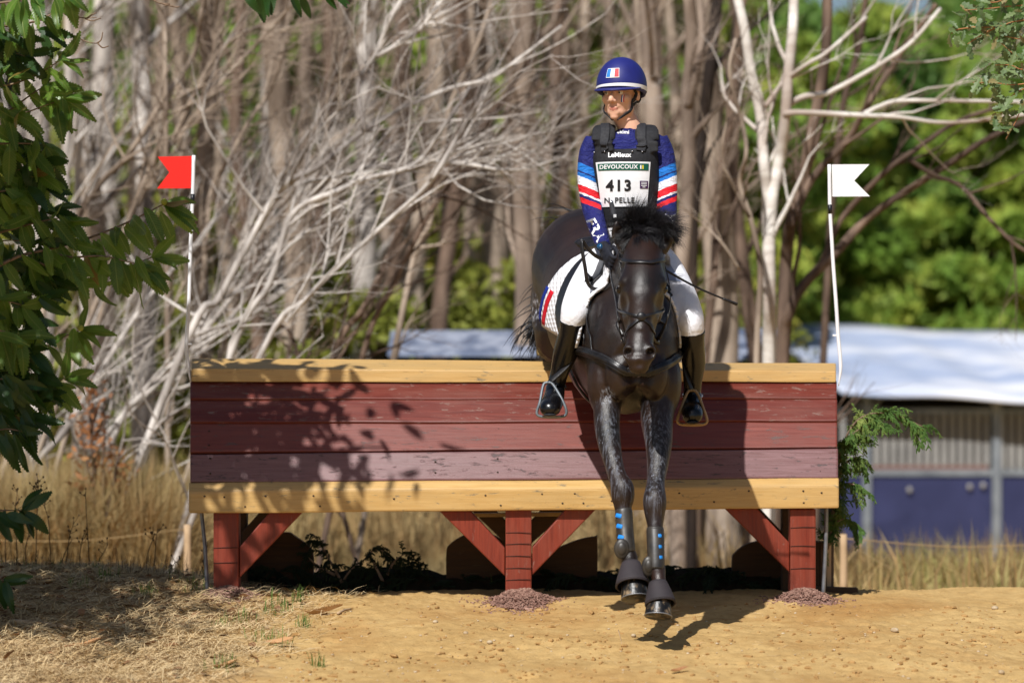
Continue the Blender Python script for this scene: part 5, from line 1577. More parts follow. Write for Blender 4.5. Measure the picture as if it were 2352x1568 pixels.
# jersey: body, sleeves and collar in one piece
jm = Mat('blue_jersey', rough=0.6, spec=0.3)
co = jm.coord('Object'); jx = jm.xyz(co)
ax_ = jm.math('ABSOLUTE', jm.math('SUBTRACT', jx[0], .523))
v = jm.math('SUBTRACT', jm.math('ADD', jx[2], jm.math('MULTIPLY', ax_, -.42)), jm.math('MULTIPLY', jm.noise(jm.coord('Object', (3, 3, 26)), 6, 2), .010))
ZT = 2.005   # height scale for the stripes
fr = jm.maprange(v, 1.70, 2.05)
NV = lin(30, 35, 104); LB = lin(34, 118, 206); WH = lin(236, 236, 244); RD = lin(226, 32, 44)
f_ = lambda z: (z - 1.70) / .35
b0 = 1.946 - .42 * .175
stripes = []
z0 = 1.925
seq = [(0.0, NV), (1.766, RD), (1.789, NV), (1.803, WH), (1.813, RD), (1.845, WH), (1.884, LB), (1.901, NV), (1.909, LB), (1.946, NV)]
stripes = [(max(0, f_(z)) if z else 0.0, c) for z, c in seq]
armmask = jm.ramp(ax_, [(.118, BW(0)), (.119, BW(1))])
sc_ = jm.ramp(fr, stripes, 'CONSTANT')
jm.set('Base Color', jm.mix(armmask, NV, sc_))
jm.bump(jm.noise(jm.coord('Object', (9, 9, 17)), 2.2, 5, .6, 1.2), 0.8, 0.03)
mat_jersey = jm.m
jb = MB(); trunk(jb, .0)
jb.tube([NB + Vector((0, .0, -.07)), NB + Vector((0, .003, -.02)), NB + Vector((-.004, .004, .022))], [(.095, .075), (.068, .068), (.062, .064)], 20, up=(0, 1, 0), sub=4)
for a in (ARM_L, ARM_R):
    limb(jb, a, .004)
for s, a in ((-1, ARM_L), (1, ARM_R)):
    jb.ell(a[0][0] + Vector((-s * .014, 0, -.012)), (.052, .060, .046))
jme = fused(jb, .007, 5, 'jersey')
JB = bvh_of(jme)
link('jersey', jme, mat_jersey, rider)
# body protector: front and back shell with broad shoulder panels
vb = MB()
VT = [(rp(1448, 520), .128, .108), (rp(1445, 480), .138, .116), (rp(1440, 420), .152, .126), (rp(1436, 372), .156, .126), (rp(1435, 346), .150, .112)]
vb.tube([p for p, a, b in VT], [(a, b) for p, a, b in VT], 30, up=(0, 1, 0), sub=5, power=.8)
for s, xs in ((-1, (1388, 1386, 1387, 1390)), (1, (1487, 1486, 1485, 1482))):
    pts = [rp(xs[0], 352, -.745), rp(xs[1], 322, -.735), rp(xs[2], 298, -.70), rp(xs[3], 291, -.65), rp(xs[3], 300, -.59), rp(xs[2], 335, -.55), rp(xs[2], 360, -.55)]
    vb.tube(pts, [(.054, .011), (.056, .011), (.056, .010), (.050, .010), (.050, .010), (.05, .011), (.05, .011)], 14, up=(0, 0.2, 1), sub=5, power=.7)
vme = fused(vb, .006, 4, 'vest')
VB = bvh_of(vme)
vest = link('vest', vme, mat_vest, rider)
for s, x0, x1 in ((-1, 1390, 1384), (1, 1473, 1473)):
    strap([rp(x0 - 2 * s, 287, -.62), rp(x0, 290, -.69), rp(x0, 300, -.73), rp(x0 + (x1 - x0) * .5, 325, -.76), rp(x1, 337, -.77), rp(x1, 345, -.78)], .042, VB, .006, .001).build('strap', mat_web, vest)
    strap([rp(x1 - 12, 331, -.77), rp(x1 + 12, 331, -.77)], .010, VB, .006, .009, sub=4).build('buckle', mat_web, vest)
    for q in (-12, 12):
        h_ = VB.ray_cast(rp(x1 + q, 330, -1.2), Vector((0, 1, 0)))
        if h_[0] is not None: MB().ell(h_[0] + Vector((0, -.008, 0)), (.004, .004, .004), 8, 6).build('stud', mat_metal, vest)
# bib
def vframe(u, v): return rp(u, v, -.80)
def sheet(x0, x1, y0, y1, lift, nx_=16, ny_=16, xf=None):
    V2, Fq = [], []
    for j in range(ny_ + 1):
        for i in range(nx_ + 1):
            t = j / ny_; y = y0 + (y1 - y0) * t
            a = x0 if not callable(x0) else x0(t); b = x1 if not callable(x1) else x1(t)
            V2.append((a + (b - a) * i / nx_, y))
    for j in range(ny_):
        for i in range(nx_):
            a = j * (nx_ + 1) + i
            Fq.append((a, a + nx_ + 1, a + nx_ + 2, a + 1))
    return drape(V2, Fq, vframe, VB, lift)
bibo = sheet(lambda t: 1369 + 13 * t, lambda t: 1495 - 8 * t, 371, 474, .006, 22, 22).build('bib', mat_bib, vest)
BME = bibo.data
BB = bvh_of(BME)
sheet(lambda t: 1373 + 2 * t, lambda t: 1491 - 1.0 * t, 375.0, 391.0, .0085, 22, 4).build('header', mat_green, bibo)
sheet(1470, 1489, 415, 432.5, .0085, 6, 6).build('badge', mat_purple, bibo)
for q in range(4):
    sheet(1473 + (q == 3) * 3, 1486 - (q == 3) * 3, 418 + 3.6 * q, 419.4 + 3.6 * q, .0105, 3, 1).build('print', mat_wprint, bibo)
sheet(1470.5, 1473.5, 379, 388, .0105, 2, 2).build('print', mat_wprint, bibo)
sheet(1475.5, 1478.5, 379, 388, .0105, 2, 2).build('print', mat_yprint, bibo)
def lettering(s, cx, cy, size, mat, bold, lift, parent, bvh, spacing=1.0, rot=0.0, Y=-.80, name='lettering', direction=(0, 1, 0), sx=1.0):
    V2, F_ = text_geo(s, size, bold * size, spacing)
    c, s_2 = math.cos(rot), math.sin(rot)
    k = 1 / 0.72                                     # so that size is the height of a capital
    W = [(cx + (x * sx * c - y * s_2) * k, cy - (x * sx * s_2 + y * c) * k) for x, y, _ in V2]
    return drape(W, F_, lambda u, v: rp(u, v, Y), bvh, lift, direction).build(name, mat, parent, smooth=False)
lettering('DEVOUCOUX', 1421, 383.3, 9.5, mat_wprint, .02, .0105, bibo, VB, 1.08)
lettering('413', 1421.5, 427, 25, mat_ink, .035, .0088, bibo, VB, 1.18)
lettering('N. PELLE', 1423, 460, 12.5, mat_ink, .02, .0088, bibo, VB, 1.08)
lettering('LeMieux', 1423, 355.5, 11, mat_wprint, .03, .0035, vest, VB, 1.0)
lettering('ekimi', 1432, 301.5, 9, mat_wprint, .02, .003, rider, JB, 1.05, rot=-.05, Y=-.76)
lettering('FRA', 1367.5, 527, 23, mat_wprint, .03, .003, rider, JB, 1.05, rot=math.radians(-64), Y=-.95)
lettering('FRA', 1536, 510, 23, mat_wprint, .03, .003, rider, JB, 1.05, rot=math.radians(68), Y=-.95)
# inflator bottle and hem below the bib
mb = MB(); mb.tube([rp(1404, 467, -.80), rp(1409, 488, -.83), rp(1413, 503, -.845)], [.010, .014, .012], 14, up=(0, 1, 0), sub=4)
cy_ = mb.build('gas_bottle', mat_web, vest); MB().ell(rp(1403.5, 465.5, -.80), (.011, .011, .012), 12, 8).build('cap', mat_metal, cy_)
mb = MB(); mb.box(rp(1412.5, 496, -.862), (.013, .003, .014)); mb.build('label_patch', mat_wprint, cy_, smooth=False)

# breeches
pb = MB()
pb.tube([rp(1450, 520), rp(1450, 560), rp(1451, 600)], [(.130, .108), (.145, .118), (.140, .12)], 24, up=(0, 1, 0), sub=4)
for a in (LEG_L, LEG_R): limb(pb, a[:6], .004)
pme = fused(pb, .008, 5, 'breeches')
PB_ = bvh_of(pme)
breech = link('breeches', pme, mat_breech, rider)
V2 = [(1528 + 6 * i / 6 * (1 + 5.5 * j / 6) , 578 + (640 - 578) * j / 6 + 5 * i / 6) for j in range(7) for i in range(7)]
Fq = [(j * 7 + i, (j + 1) * 7 + i, (j + 1) * 7 + i + 1, j * 7 + i + 1) for j in range(6) for i in range(6)]
drape(V2, Fq, lambda u, v: rp(u, v, -1.0), PB_, .003).build('patch', mat_greyseat, breech)
# boots
def riding_boot(rows, foot, side):
    mb = MB()
    leg_ = rows[4:]
    P = [p for p, r in leg_]; R_ = [r + .006 for p, r in leg_]
    P[0] = P[0].lerp(P[1], .35)
    mb.tube(P, R_, 18, up=(0, 1, 0), sub=5)
    mb.tube([foot[0][0] + Vector((0, .055, -.012))] + [p for p, r in foot] + [foot[-1][0] + (foot[-1][0] - foot[-2][0]) * .35],
            [(.030, .030)] + [(r + .004, r * .92) for p, r in foot] + [(.016, .014)], 18, up=(0, 0, 1), sub=5)
    me = fused(mb, .006, 4, 'boot')
    o = link('riding_boot', me, mat_rboot, rider)
    so = MB(); so.tube([foot[0][0] + Vector((0, .06, -.040)), foot[1][0] + Vector((0, 0, -.036)), foot[2][0] + Vector((0, 0, -.036)), foot[3][0] + Vector((0, -.03, -.024))], [(.028, .006), (.032, .006), (.036, .006), (.024, .005)], 14, up=(0, 0, 1), sub=4)
    so.build('sole', mat_vest, o)
    return o
riding_boot(LEG_L, FOOT_L, -1); riding_boot(LEG_R, FOOT_R, 1)
# spur straps
for foot in (FOOT_L, FOOT_R):
    c = foot[0][0]
    ring = [c + Vector((math.cos(t) * .044, math.sin(t) * .05 - .01, -.012 + .012 * math.sin(t))) for t in [i / 20 * 6.2832 for i in range(21)]]
    MB().tube(ring, .005, 6).build('spur', mat_metal, rider)
# stirrups hang from the saddle on their leathers
for a, foot, tilt, mt in ((LEG_L, FOOT_L, -.10, mat_grey), (LEG_R, FOOT_R, .06, mat_tan)):
    t = foot[2][0]
    top = t + Vector((-.004 + tilt * .1, .045, .098))
    L_ = Vector((-.066, 0, -.040)); R2 = Vector((.066, 0, -.040))
    ring = [top, top + Vector((-.022, -.004, -.012)), t + Vector((-.052, .004, .010)), t + L_, t + Vector((-.040, 0, -.056)), t + Vector((.040, 0, -.056)), t + R2, t + Vector((.052, .004, .010)), top + Vector((.022, -.004, -.012)), top]
    MB().tube(ring, [(.0065, .011)] * len(ring), 8, up=(0, 1, 0), sub=4).build('stirrup', mt, saddle)
    MB().box(t + Vector((0, -.004, -.054)), (.085, .05, .008)).build('tread', mt, saddle, smooth=False, bevel=.003)
    up = a[4][0] + Vector((.05 if tilt < 0 else -.05, .18, .10))
    strap([up, a[6][0] + Vector((.045 if tilt < 0 else -.045, -.01, 0)), top + Vector((0, 0, -.004))], .024, None, .005, widthdir=(-1 if tilt < 0 else 1, -.8, 0)).build('stirrup_leather', mat_leather, saddle)

# gloved hands closed on the reins
def hand(wrist, fwd, side, name='glove'):
    f = Vector(fwd).normalized(); up = Vector((0, 0, 1)); s = f.cross(up).normalized() * side; u = s.cross(f) * side
    mb = MB()
    pt = lambda a, b, c: wrist + f * a + s * b + u * c
    mb.tube([pt(-.045, 0, 0), pt(-.01, 0, 0), pt(.03, 0, 0), pt(.065, .0, -.002), pt(.088, 0, -.004)], [(.029, .029), (.025, .031), (.020, .038), (.019, .042), (.015, .038)], 16, up=tuple(u), sub=4)
    for k, (c, L) in enumerate(((.031, .95), (.011, 1.05), (-.010, 1.0), (-.030, .82))):
        mb.tube([pt(.075, 0, c), pt(.100, -.004, c), pt(.108, -.024 * L, c * .97), pt(.092, -.042 * L, c * .95), pt(.068, -.040 * L, c * .95)], [.0098, .0096, .0092, .0088, .0078], 10, up=(.3, .2, 1), sub=4)
    mb.tube([pt(.022, -.010, .026), pt(.048, -.022, .044), pt(.078, -.028, .046), (pt(.098, -.030, .036))], [.013, .0115, .0105, .0085], 10, up=(.2, .3, 1), sub=4)
    me = fused(mb, .0042, 3, 'glove')
    return link(name, me, mat_glove, rider)
WL, WR = ARM_L[-1][0], ARM_R[-1][0]
hand(WL + Vector((.003, -.012, -.008)), (.22, -.72, -.62), 1)
hand(WR + Vector((-.003, -.012, -.008)), (-.22, -.72, -.62), -1)
# watch on the wrist
wc = rp(1380, 567, -.985); 
mb = MB(); rotw = Vector((-.45, -.9, .1)).normalized()
q = rotw.to_track_quat('Z', 'Y').to_matrix().to_4x4()
A = MB(); A.tube([wc - rotw * .002, wc + rotw * .012], .0195, 20)
wo = A.build('watch', mat_vest, rider, fix=True, bevel=.002)
B = MB(); B.tube([wc + rotw * .010, wc + rotw * .0135], .014, 20)
B.build('dial', Mat('watch_glass', lin(20, 70, 110), .1, .8).m, wo, fix=True)
ring = [WL + Vector((math.cos(t) * .036, math.sin(t) * .03, .012 * math.sin(t) + .012)) for t in [i / 20 * 6.2832 for i in range(21)]]
MB().tube(ring, [(.009, .003)] * 21, 8).build('watch_strap', mat_vest, wo)
# whip held in the far hand
wh = MB(); a, b = rp(1505, 607, -1.03), rp(1691, 698, -.92)
wh.tube([a, a.lerp(b, .5) + Vector((0, 0, -.012)), b], [.0058, .0046, .0040], 10, sub=6)
wh.tube([a.lerp(b, .83) + Vector((0, 0, -.006)), a.lerp(b, .92) + Vector((0, 0, -.003)), b + (b - a) * .01], [.0044, .0062, .0075], 8, sub=3)
tag(wh.build('riding_whip', mat_leather), 'thin black riding whip held out past the white breeches', 'whip')
# ------------------------------------------------------------------ chestnut tree at the side
mat_ch = mat_leaf('chestnut_leaf', lin(46, 92, 30), lin(112, 148, 50), lin(164, 178, 96), rough=.34, transl=.45, rand_shift=(.955, lin(150, 112, 60)))
mat_twig = mat_noise('twig_bark', lin(96, 76, 60), lin(150, 128, 108), 30, .8, .2, .2)
mat_bur = mat_noise('chestnut_bur', lin(140, 150, 60), lin(176, 176, 84), 60, .8, .2, .3)

def chestnut_leaf_mesh(name, seed, mat, curl=.25, fold=.22, width=.17):
    R = random.Random(seed); n = 15
    V = []; F = []
    def zc(t): return -curl * t * t + .05 * math.sin(t * 5 + seed)
    for i in range(n + 1):
        t = i / n
        V.append((t, 0, zc(t)))
    def side(s):
        k = len(V); ring = []
        for i in range(n):
            t = (i + .15) / n
            w = width * (math.sin(math.pi * min(1, t * .96 + .03)) ** .75) * (1 - .25 * t)
            for dt, f in ((0.0, .86), (.055, 1.10)):
                tt = min(.995, t + dt)
                ring.append((tt, s * w * f, zc(tt) + fold * w * f + .012 * math.sin(9 * tt + s)))
        V.extend(ring)
        for i in range(n):
            a, b = k + 2 * i, k + 2 * i + 1
            nx_ = k + 2 * i + 2 if i < n - 1 else None
            f1 = (i, a, b, i + 1); f2 = (i + 1, b, nx_) if nx_ else None
            for f in (f1, f2):
                if f: F.append(f if s < 0 else tuple(reversed(f)))
    side(-1); side(1)
    V.append((-.10, 0, .02)); V.append((0, .006, 0)); F.append((len(V) - 2, 0, len(V) - 1))
    me = bpy.data.meshes.new(name); me.from_pydata(V, [], F); me.update(); me.materials.append(mat)
    me.polygons.foreach_set('use_smooth', [True] * len(me.polygons))
    return me
CH = [chestnut_leaf_mesh('leaf', s, mat_ch, c, f, w) for s, c, f, w in ((1, .18, .22, .20), (2, .38, .30, .185), (3, .05, .15, .21), (4, .50, .35, .18), (5, .28, .1, .19))]
chest = thing('chestnut_tree', 'sweet chestnut tree with toothed dark green leaves beside the red flag', 'tree', (-4.3, -1.6, 0.0))
tm = MB(); tm.tube([(-4.3, -1.6, -.3), (-4.2, -1.6, 1.2), (-4.0, -1.55, 2.4), (-3.6, -1.5, 3.6), (-3.2, -1.4, 4.6)], [.16, .13, .11, .07, .02], 12, up=(0, 1, 0), sub=4); tm.build('trunk', bark_brown, chest)
LR = random.Random(88)
nleaf = [0]
leaf_stuff = []
def place_leaf(p, d, nrm, L, parent=chest, meshes=CH, names='leaf'):
    d = Vector(d).normalized(); nrm = Vector(nrm)
    s = nrm.cross(d)
    if s.length < 1e-3: s = d.orthogonal()
    s.normalize(); n = d.cross(s)
    M_ = Matrix(((d.x, s.x, n.x, 0), (d.y, s.y, n.y, 0), (d.z, s.z, n.z, 0), (0, 0, 0, 1)))
    M_ = Matrix.Translation(p) @ M_ @ Matrix.Scale(L, 4)
    me = LR.choice(meshes)
    if nleaf[0] < 298:
        o = bpy.data.objects.new(names, me); COL.objects.link(o); o.parent = parent
        o.matrix_parent_inverse = Matrix.Translation(-Vector(parent.location)); o.matrix_basis = M_
        nleaf[0] += 1
    else:
        leaf_stuff.append((M_, me))
tw = MB()
def twig_leaves(pts, r, nl, L=(.13, .20), Y=None, droop=.5, clump=2, endn=4, spread=.9, parent_back=None, burs=0):
    """pts (px,py[,Y]) on the photo grid"""
    P = [at(p[0], p[1], p[2] if len(p) > 2 else Y) for p in pts]
    C = catmull([tuple(p) for p in P], 5)
    MB().tube(C, [r * (1 - .65 * i / (len(C) - 1)) for i in range(len(C))], 6, up=(0, 1, 0)).build('branch', mat_twig, chest)
    C = [Vector(c) for c in C]
    for i in range(nl):
        t = (i + .5) / nl * (len(C) - 1.01); k = int(t)
        p = C[k].lerp(C[k + 1], t - k); T = (C[k + 1] - C[k]).normalized()
        for c in range(clump):
            sgn = 1 if (i + c) % 2 else -1
            side = T.cross(Vector((0, -1, 0))).normalized() * sgn
            d = T * LR.uniform(.2, .8) + side * LR.uniform(.3, 1.0) * spread + Vector((LR.gauss(0, .25), LR.gauss(-.25, .45), -droop * LR.uniform(.6, 1.7)))
            nrm = Vector((LR.gauss(-.15, .45), LR.gauss(-1.0, .35), LR.gauss(.5, .4)))
            place_leaf(p + Vector((LR.gauss(0, .015), LR.gauss(0, .04), LR.gauss(0, .015))), d, nrm, LR.uniform(*L) * 1.04)
    for i in range(endn):
        T = (C[-1] - C[-3]).normalized()
        d = T * .8 + Vector((LR.gauss(0, .45), LR.gauss(-.2, .4), LR.gauss(-.3 * droop - .1, .5)))
        place_leaf(C[-1], d, Vector((LR.gauss(0, .5), -.8, LR.gauss(.5, .4))), LR.uniform(*L))
    for i in range(burs):
        MB().ell(C[-1 - i * 2] + Vector((0, -.01, .008)), (.016, .016, .016), 10, 7).build('bur', mat_bur, chest)
    return C
YB = -0.45
# the long branch reaching towards the flag pole
twig_leaves([(-60, 640, -.7), (40, 590, -.6), (120, 570, -.5), (200, 548, -.42), (290, 512, -.38), (378, 468, -.35)], .009, 17, (.13, .20), droop=.75, clump=2, endn=5, burs=1)
twig_leaves([(100, 575, -.55), (160, 590, -.62), (230, 588, -.66), (290, 600, -.62), (330, 612, -.6)], .006, 9, (.13, .19), droop=.85, clump=2, endn=4)
twig_leaves([(60, 590, -.6), (130, 620, -.5), (200, 640, -.45), (270, 622, -.42), (350, 590, -.4)], .006, 8, (.13, .19), droop=.7, clump=2, endn=4)
twig_leaves([(-20, 540, -.6), (50, 520, -.55), (110, 505, -.5), (150, 500, -.5)], .006, 6, (.12, .18), droop=.5, clump=2, endn=3)
# upper clusters
twig_leaves([(-30, 200, -.5), (30, 193, -.5), (90, 168, -.5), (142, 137, -.5)], .006, 7, (.11, .17), droop=.5, clump=1, endn=4, burs=1)
twig_leaves([(-40, 290, -.5), (20, 255, -.5), (75, 215, -.5), (100, 200, -.5)], .006, 6, (.13, .19), droop=.5, clump=2, endn=5)
twig_leaves([(-40, 250, -.6), (40, 262, -.6), (110, 240, -.55), (150, 228, -.55)], .005, 6, (.13, .19), droop=.8, clump=2, endn=4)
twig_leaves([(-50, 330, -.6), (10, 330, -.6), (70, 330, -.55), (105, 335, -.5)], .006, 8, (.13, .19), droop=1.0, clump=2, endn=5)
twig_leaves([(-60, 400, -.55), (0, 395, -.55), (60, 390, -.5), (95, 400, -.5)], .006, 8, (.13, .19), droop=1.1, clump=2, endn=5)
twig_leaves([(-60, 470, -.6), (0, 440, -.6), (60, 440, -.55)], .006, 6, (.13, .19), droop=1.0, clump=2, endn=4)
twig_leaves([(-30, 62, -.5), (30, 58, -.5), (70, 52, -.5), (130, 28, -.5)], .008, 6, (.12, .17), droop=1.4, clump=1, endn=0)
twig_leaves([(-30, 10, -.6), (60, 0, -.6), (150, -18, -.6)], .006, 8, (.12, .18), droop=1.5, clump=2, endn=3)
# lower sprays
twig_leaves([(-50, 700, -.7), (0, 690, -.7), (50, 700, -.65)], .006, 6, (.13, .19), droop=1.0, clump=2, endn=4)
twig_leaves([(-60, 790, -.8), (-10, 760, -.8), (40, 770, -.75)], .006, 6, (.13, .19), droop=1.0, clump=2, endn=4)
twig_leaves([(-30, 870, -.6), (40, 838, -.55), (95, 802, -.5), (150, 772, -.5), (186, 757, -.5)], .006, 8, (.11, .17), droop=.55, clump=2, endn=4, burs=1)
twig_leaves([(-40, 950, -.6), (20, 925, -.55), (80, 900, -.5), (150, 868, -.5)], .006, 8, (.12, .17), droop=.7, clump=2, endn=4)
twig_leaves([(-40, 1000, -.8), (10, 985, -.8), (50, 990, -.75)], .005, 5, (.13, .19), droop=.9, clump=2, endn=3)
twig_leaves([(-50, 890, -.8), (0, 870, -.8), (40, 880, -.75)], .005, 5, (.13, .19), droop=1.0, clump=2, endn=3)
twig_leaves([(-50, 1180, -.6), (0, 1172, -.6), (50, 1172, -.55)], .005, 4, (.12, .17), droop=.8, clump=2, endn=6)
twig_leaves([(-60, 1340, -.9), (-20, 1325, -.9), (10, 1330, -.9)], .004, 2, (.12, .16), droop=.3, clump=1, endn=3)
# leaves hanging into the top of the picture
twig_leaves([(540, -30, -.5), (600, -32, -.5), (660, -28, -.5), (740, -30, -.5)], .005, 7, (.12, .18), droop=1.6, clump=1, endn=2)
for (x0, y0, x1, y1, yy) in ((-40, 300, 90, 330, -.45), (-40, 360, 100, 370, -.5), (-40, 430, 90, 425, -.5), (-40, 490, 120, 480, -.45), (-40, 560, 90, 560, -.5), (-40, 620, 110, 640, -.5), (-40, 680, 90, 690, -.6), (-40, 740, 70, 735, -.6), (-40, 810, 60, 800, -.65), (-40, 850, 90, 860, -.6), (-40, 910, 70, 905, -.6), (-40, 970, 60, 960, -.65), (-40, 120, 60, 130, -.5), (-40, 90, 90, 70, -.5)):
    twig_leaves([(x0, y0, yy - .1), ((x0 + x1) / 2, (y0 + y1) / 2 - 8, yy), (x1, y1, yy)], .004, 5, (.12, .18), droop=.9, clump=2, endn=3)
# bare shoots
for pts in ([(60, 55), (100, 45), (130, 26), (160, 38), (200, 42), (222, 40)], [(200, 42), (212, 34), (222, 30)], [(195, 43), (212, 48), (232, 42)], [(95, 70), (130, 74), (170, 85), (205, 98), (228, 100)], [(222, 100), (232, 92), (236, 74)], [(225, 101), (236, 110), (250, 106)],
            [(330, -20), (360, 5), (390, 10), (378, 14)], [(360, 5), (400, 16), (412, 16)]):
    P = [at(x, y, -.5) for x, y in pts]; MB().tube(P, [.004 * (1 - .6 * i / len(P)) for i in range(len(P))], 6, up=(0, 1, 0), sub=4).build('branch', mat_twig, chest)
# the rest of the crown, above and beside the picture: it throws the leaf shade
def limb_pts(a, b, c, r0, r1):
    MB().tube([a, b, c], [r0, (r0 + r1) / 2, r1], 7, up=(0, 1, .2), sub=6).build('branch', mat_twig, chest)
    return [Vector(q) for q in catmull([a, b, c], 8)]
CR = random.Random(5)
crown_limbs = [((-3.9, -1.55, 2.6), (-2.9, -1.5, 3.1), (-1.7, -1.5, 3.05)), ((-3.7, -1.5, 3.3), (-2.8, -1.9, 3.7), (-2.0, -2.0, 3.7)), 
               ((-3.6, -1.6, 2.85), (-2.7, -1.65, 2.95), (-2.15, -1.75, 2.95)), ((-3.6, -1.5, 2.9), (-2.6, -1.8, 3.0), (-1.75, -1.8, 2.95)), ((-3.4, -1.6, 3.0), (-2.6, -1.6, 3.2), (-2.0, -1.5, 3.15)),
               ((-4.1, -1.7, 2.5), (-3.50, -2.40, 2.70), (-2.90, -2.60, 2.70)),
               ((-4.1, -1.7, 2.5), (-3.50, -2.00, 2.80), (-2.75, -2.10, 2.85)),
               ((-4.1, -1.7, 2.5), (-3.40, -1.80, 2.60), (-2.70, -1.60, 2.60)),
               ((-4.1, -1.7, 2.5), (-3.70, -2.80, 2.40), (-3.20, -3.10, 2.40)),
               ((-4.1, -1.7, 2.5), (-3.60, -2.20, 2.20), (-3.00, -2.30, 2.20)),
               ((-4.1, -1.7, 2.5), (-3.40, -1.60, 2.90), (-2.50, -1.90, 2.95)),
               ((-4.1, -1.7, 2.5), (-3.60, -1.90, 2.00), (-3.00, -1.80, 2.00)),
               ((-4.1, -1.7, 2.5), (-3.90, -2.60, 2.90), (-3.50, -2.70, 2.90)),
               ((-4.1, -1.9, 2.5), (-3.50, -2.80, 2.60), (-2.75, -3.20, 2.60)),
               ((-4.1, -1.9, 2.5), (-3.40, -2.90, 2.40), (-2.60, -2.80, 2.55)),
               ((-4.1, -1.9, 2.5), (-3.50, -3.10, 2.80), (-2.70, -3.60, 2.80)),
               ((-4.1, -1.9, 2.5), (-3.40, -2.30, 2.70), (-2.50, -2.40, 2.80)),
               ((-4.1, -1.9, 2.5), (-3.30, -2.10, 2.90), (-2.30, -2.20, 2.95)),
               ((-3.7, -1.9, 3.2), (-2.4, -2.2, 3.6), (-1.85, -2.3, 3.6)), ((-3.7, -1.9, 3.1), (-2.6, -2.0, 3.3), (-1.95, -2.1, 3.35)), ((-3.7, -2.4, 2.9), (-3.1, -2.7, 2.9), (-2.6, -2.9, 2.9)), ((-3.8, -2.6, 2.5), (-3.3, -2.6, 2.5), (-2.8, -2.5, 2.6)), ((-3.9, -1.55, 2.8), (-3.0, -.9, 2.9), (-2.5, -.6, 2.6))]
for a, b, c in crown_limbs:
    L_ = limb_pts(a, b, c, .035, .010)
    for _ in range(190):
        k = CR.randint(3, len(L_) - 1); p = L_[k]
        q = p + Vector((CR.gauss(0, .17), CR.gauss(0, .2), CR.gauss(0, .10)))
        d = Vector((CR.gauss(.3, .6), CR.gauss(0, .6), -.8)); nleaf[0] = max(nleaf[0], nleaf[0])
        # keep the crown out of the picture
        sx_ = q.x / mpp(q.y) + CX; sy_ = HY + (CAM_Z - q.z) / mpp(q.y)
        if -40 < sx_ < 2352 and -60 < sy_ < 1568: continue
        s = Vector((CR.gauss(0, .6), -.6, .7))
        leaf_stuff.append((None, (q, d, s, CR.uniform(.14, .2))))
Vl, Fl = [], []
base_leaf = [(0, 0, 0), (.25, -.13, .03), (.6, -.15, .0), (1, 0, -.2), (.6, .15, .0), (.25, .13, .03)]
for M_, q in leaf_stuff:
    if M_ is None:
        p, d, nrm, L = q
        d = d.normalized(); s = nrm.cross(d).normalized(); n = d.cross(s)
        M_ = Matrix.Translation(p) @ Matrix(((d.x, s.x, n.x, 0), (d.y, s.y, n.y, 0), (d.z, s.z, n.z, 0), (0, 0, 0, 1))) @ Matrix.Scale(L, 4)
        k = len(Vl); Vl += [tuple(M_ @ Vector(v)) for v in base_leaf]; Fl += [(k, k + 1, k + 2, k + 3), (k, k + 3, k + 4, k + 5)]
    else:
        k = len(Vl); me = q; Vl += [tuple(M_ @ v.co) for v in me.vertices]; Fl += [tuple(k + i for i in p.vertices) for p in me.polygons]
mat_ch2 = mat_leaf('chestnut_leaf_far', lin(32, 66, 22), lin(58, 92, 28), lin(126, 146, 72), rough=.4, transl=.28, veins=False)
o = link('leaves', fast_mesh('leaves', Vl, Fl), mat_ch2, chest, smooth=False); o['kind'] = 'stuff'

# ------------------------------------------------------------------ oak twigs at the other side
mat_oak = mat_leaf('oak_leaf', lin(70, 96, 56), lin(124, 142, 92), lin(166, 174, 130), rough=.5, transl=.25, veins=False, rand_shift=(.9, lin(140, 128, 84)))
def oak_leaf_mesh(seed, curl):
    R = random.Random(seed); V = [(0, 0, 0)]; n = 8; F = []
    zc = lambda t: -curl * t * t
    mid = [(i / n, 0, zc(i / n)) for i in range(n + 1)]; V = mid[:]
    for s in (-1, 1):
        k = len(V)
        for i in range(n + 1):
            t = i / n; w = .30 * math.sin(math.pi * (t * .93 + .05)) ** .7 * (.55 + .45 * t) * (1.15 if i % 2 else .55)
            V.append((min(1, t + .03), s * w, zc(t) + .25 * w))
        for i in range(n):
            f = (i, k + i, k + i + 1, i + 1); F.append(f if s < 0 else tuple(reversed(f)))
    me = bpy.data.meshes.new('leaf'); me.from_pydata(V, [], F); me.update(); me.materials.append(mat_oak)
    return me
OK_ = [oak_leaf_mesh(i, c) for i, c in ((1, .1), (2, .35), (3, -.15))]
oak = thing('oak_tree', 'oak tree with small lobed grey green leaves above the white flag', 'tree', (4.6, -.2, 0))
ob_ = MB(); ob_.tube([(4.6, -.2, -.3), (4.55, -.2, 1.5), (4.4, -.25, 3.2), (4.1, -.3, 4.4)], [.15, .12, .08, .03], 12, up=(0, 1, 0), sub=4)
ob_.tube([(4.5, -.22, 2.3), (3.6, -.3, 2.75), (2.7, -.3, 2.75)], [.05, .03, .012], 8, sub=6)
ob_.tube([(4.5, -.22, 2.0), (3.6, -.3, 2.2), (2.7, -.3, 2.3)], [.045, .025, .010], 8, sub=6)
nleaf[0] = 0; keep_stuff = len(leaf_stuff)
mat_otw = mat_noise('oak_twig', lin(150, 100, 64), lin(176, 128, 88), 30, .8, .2, .2)
ot = MB()
OY = -.3
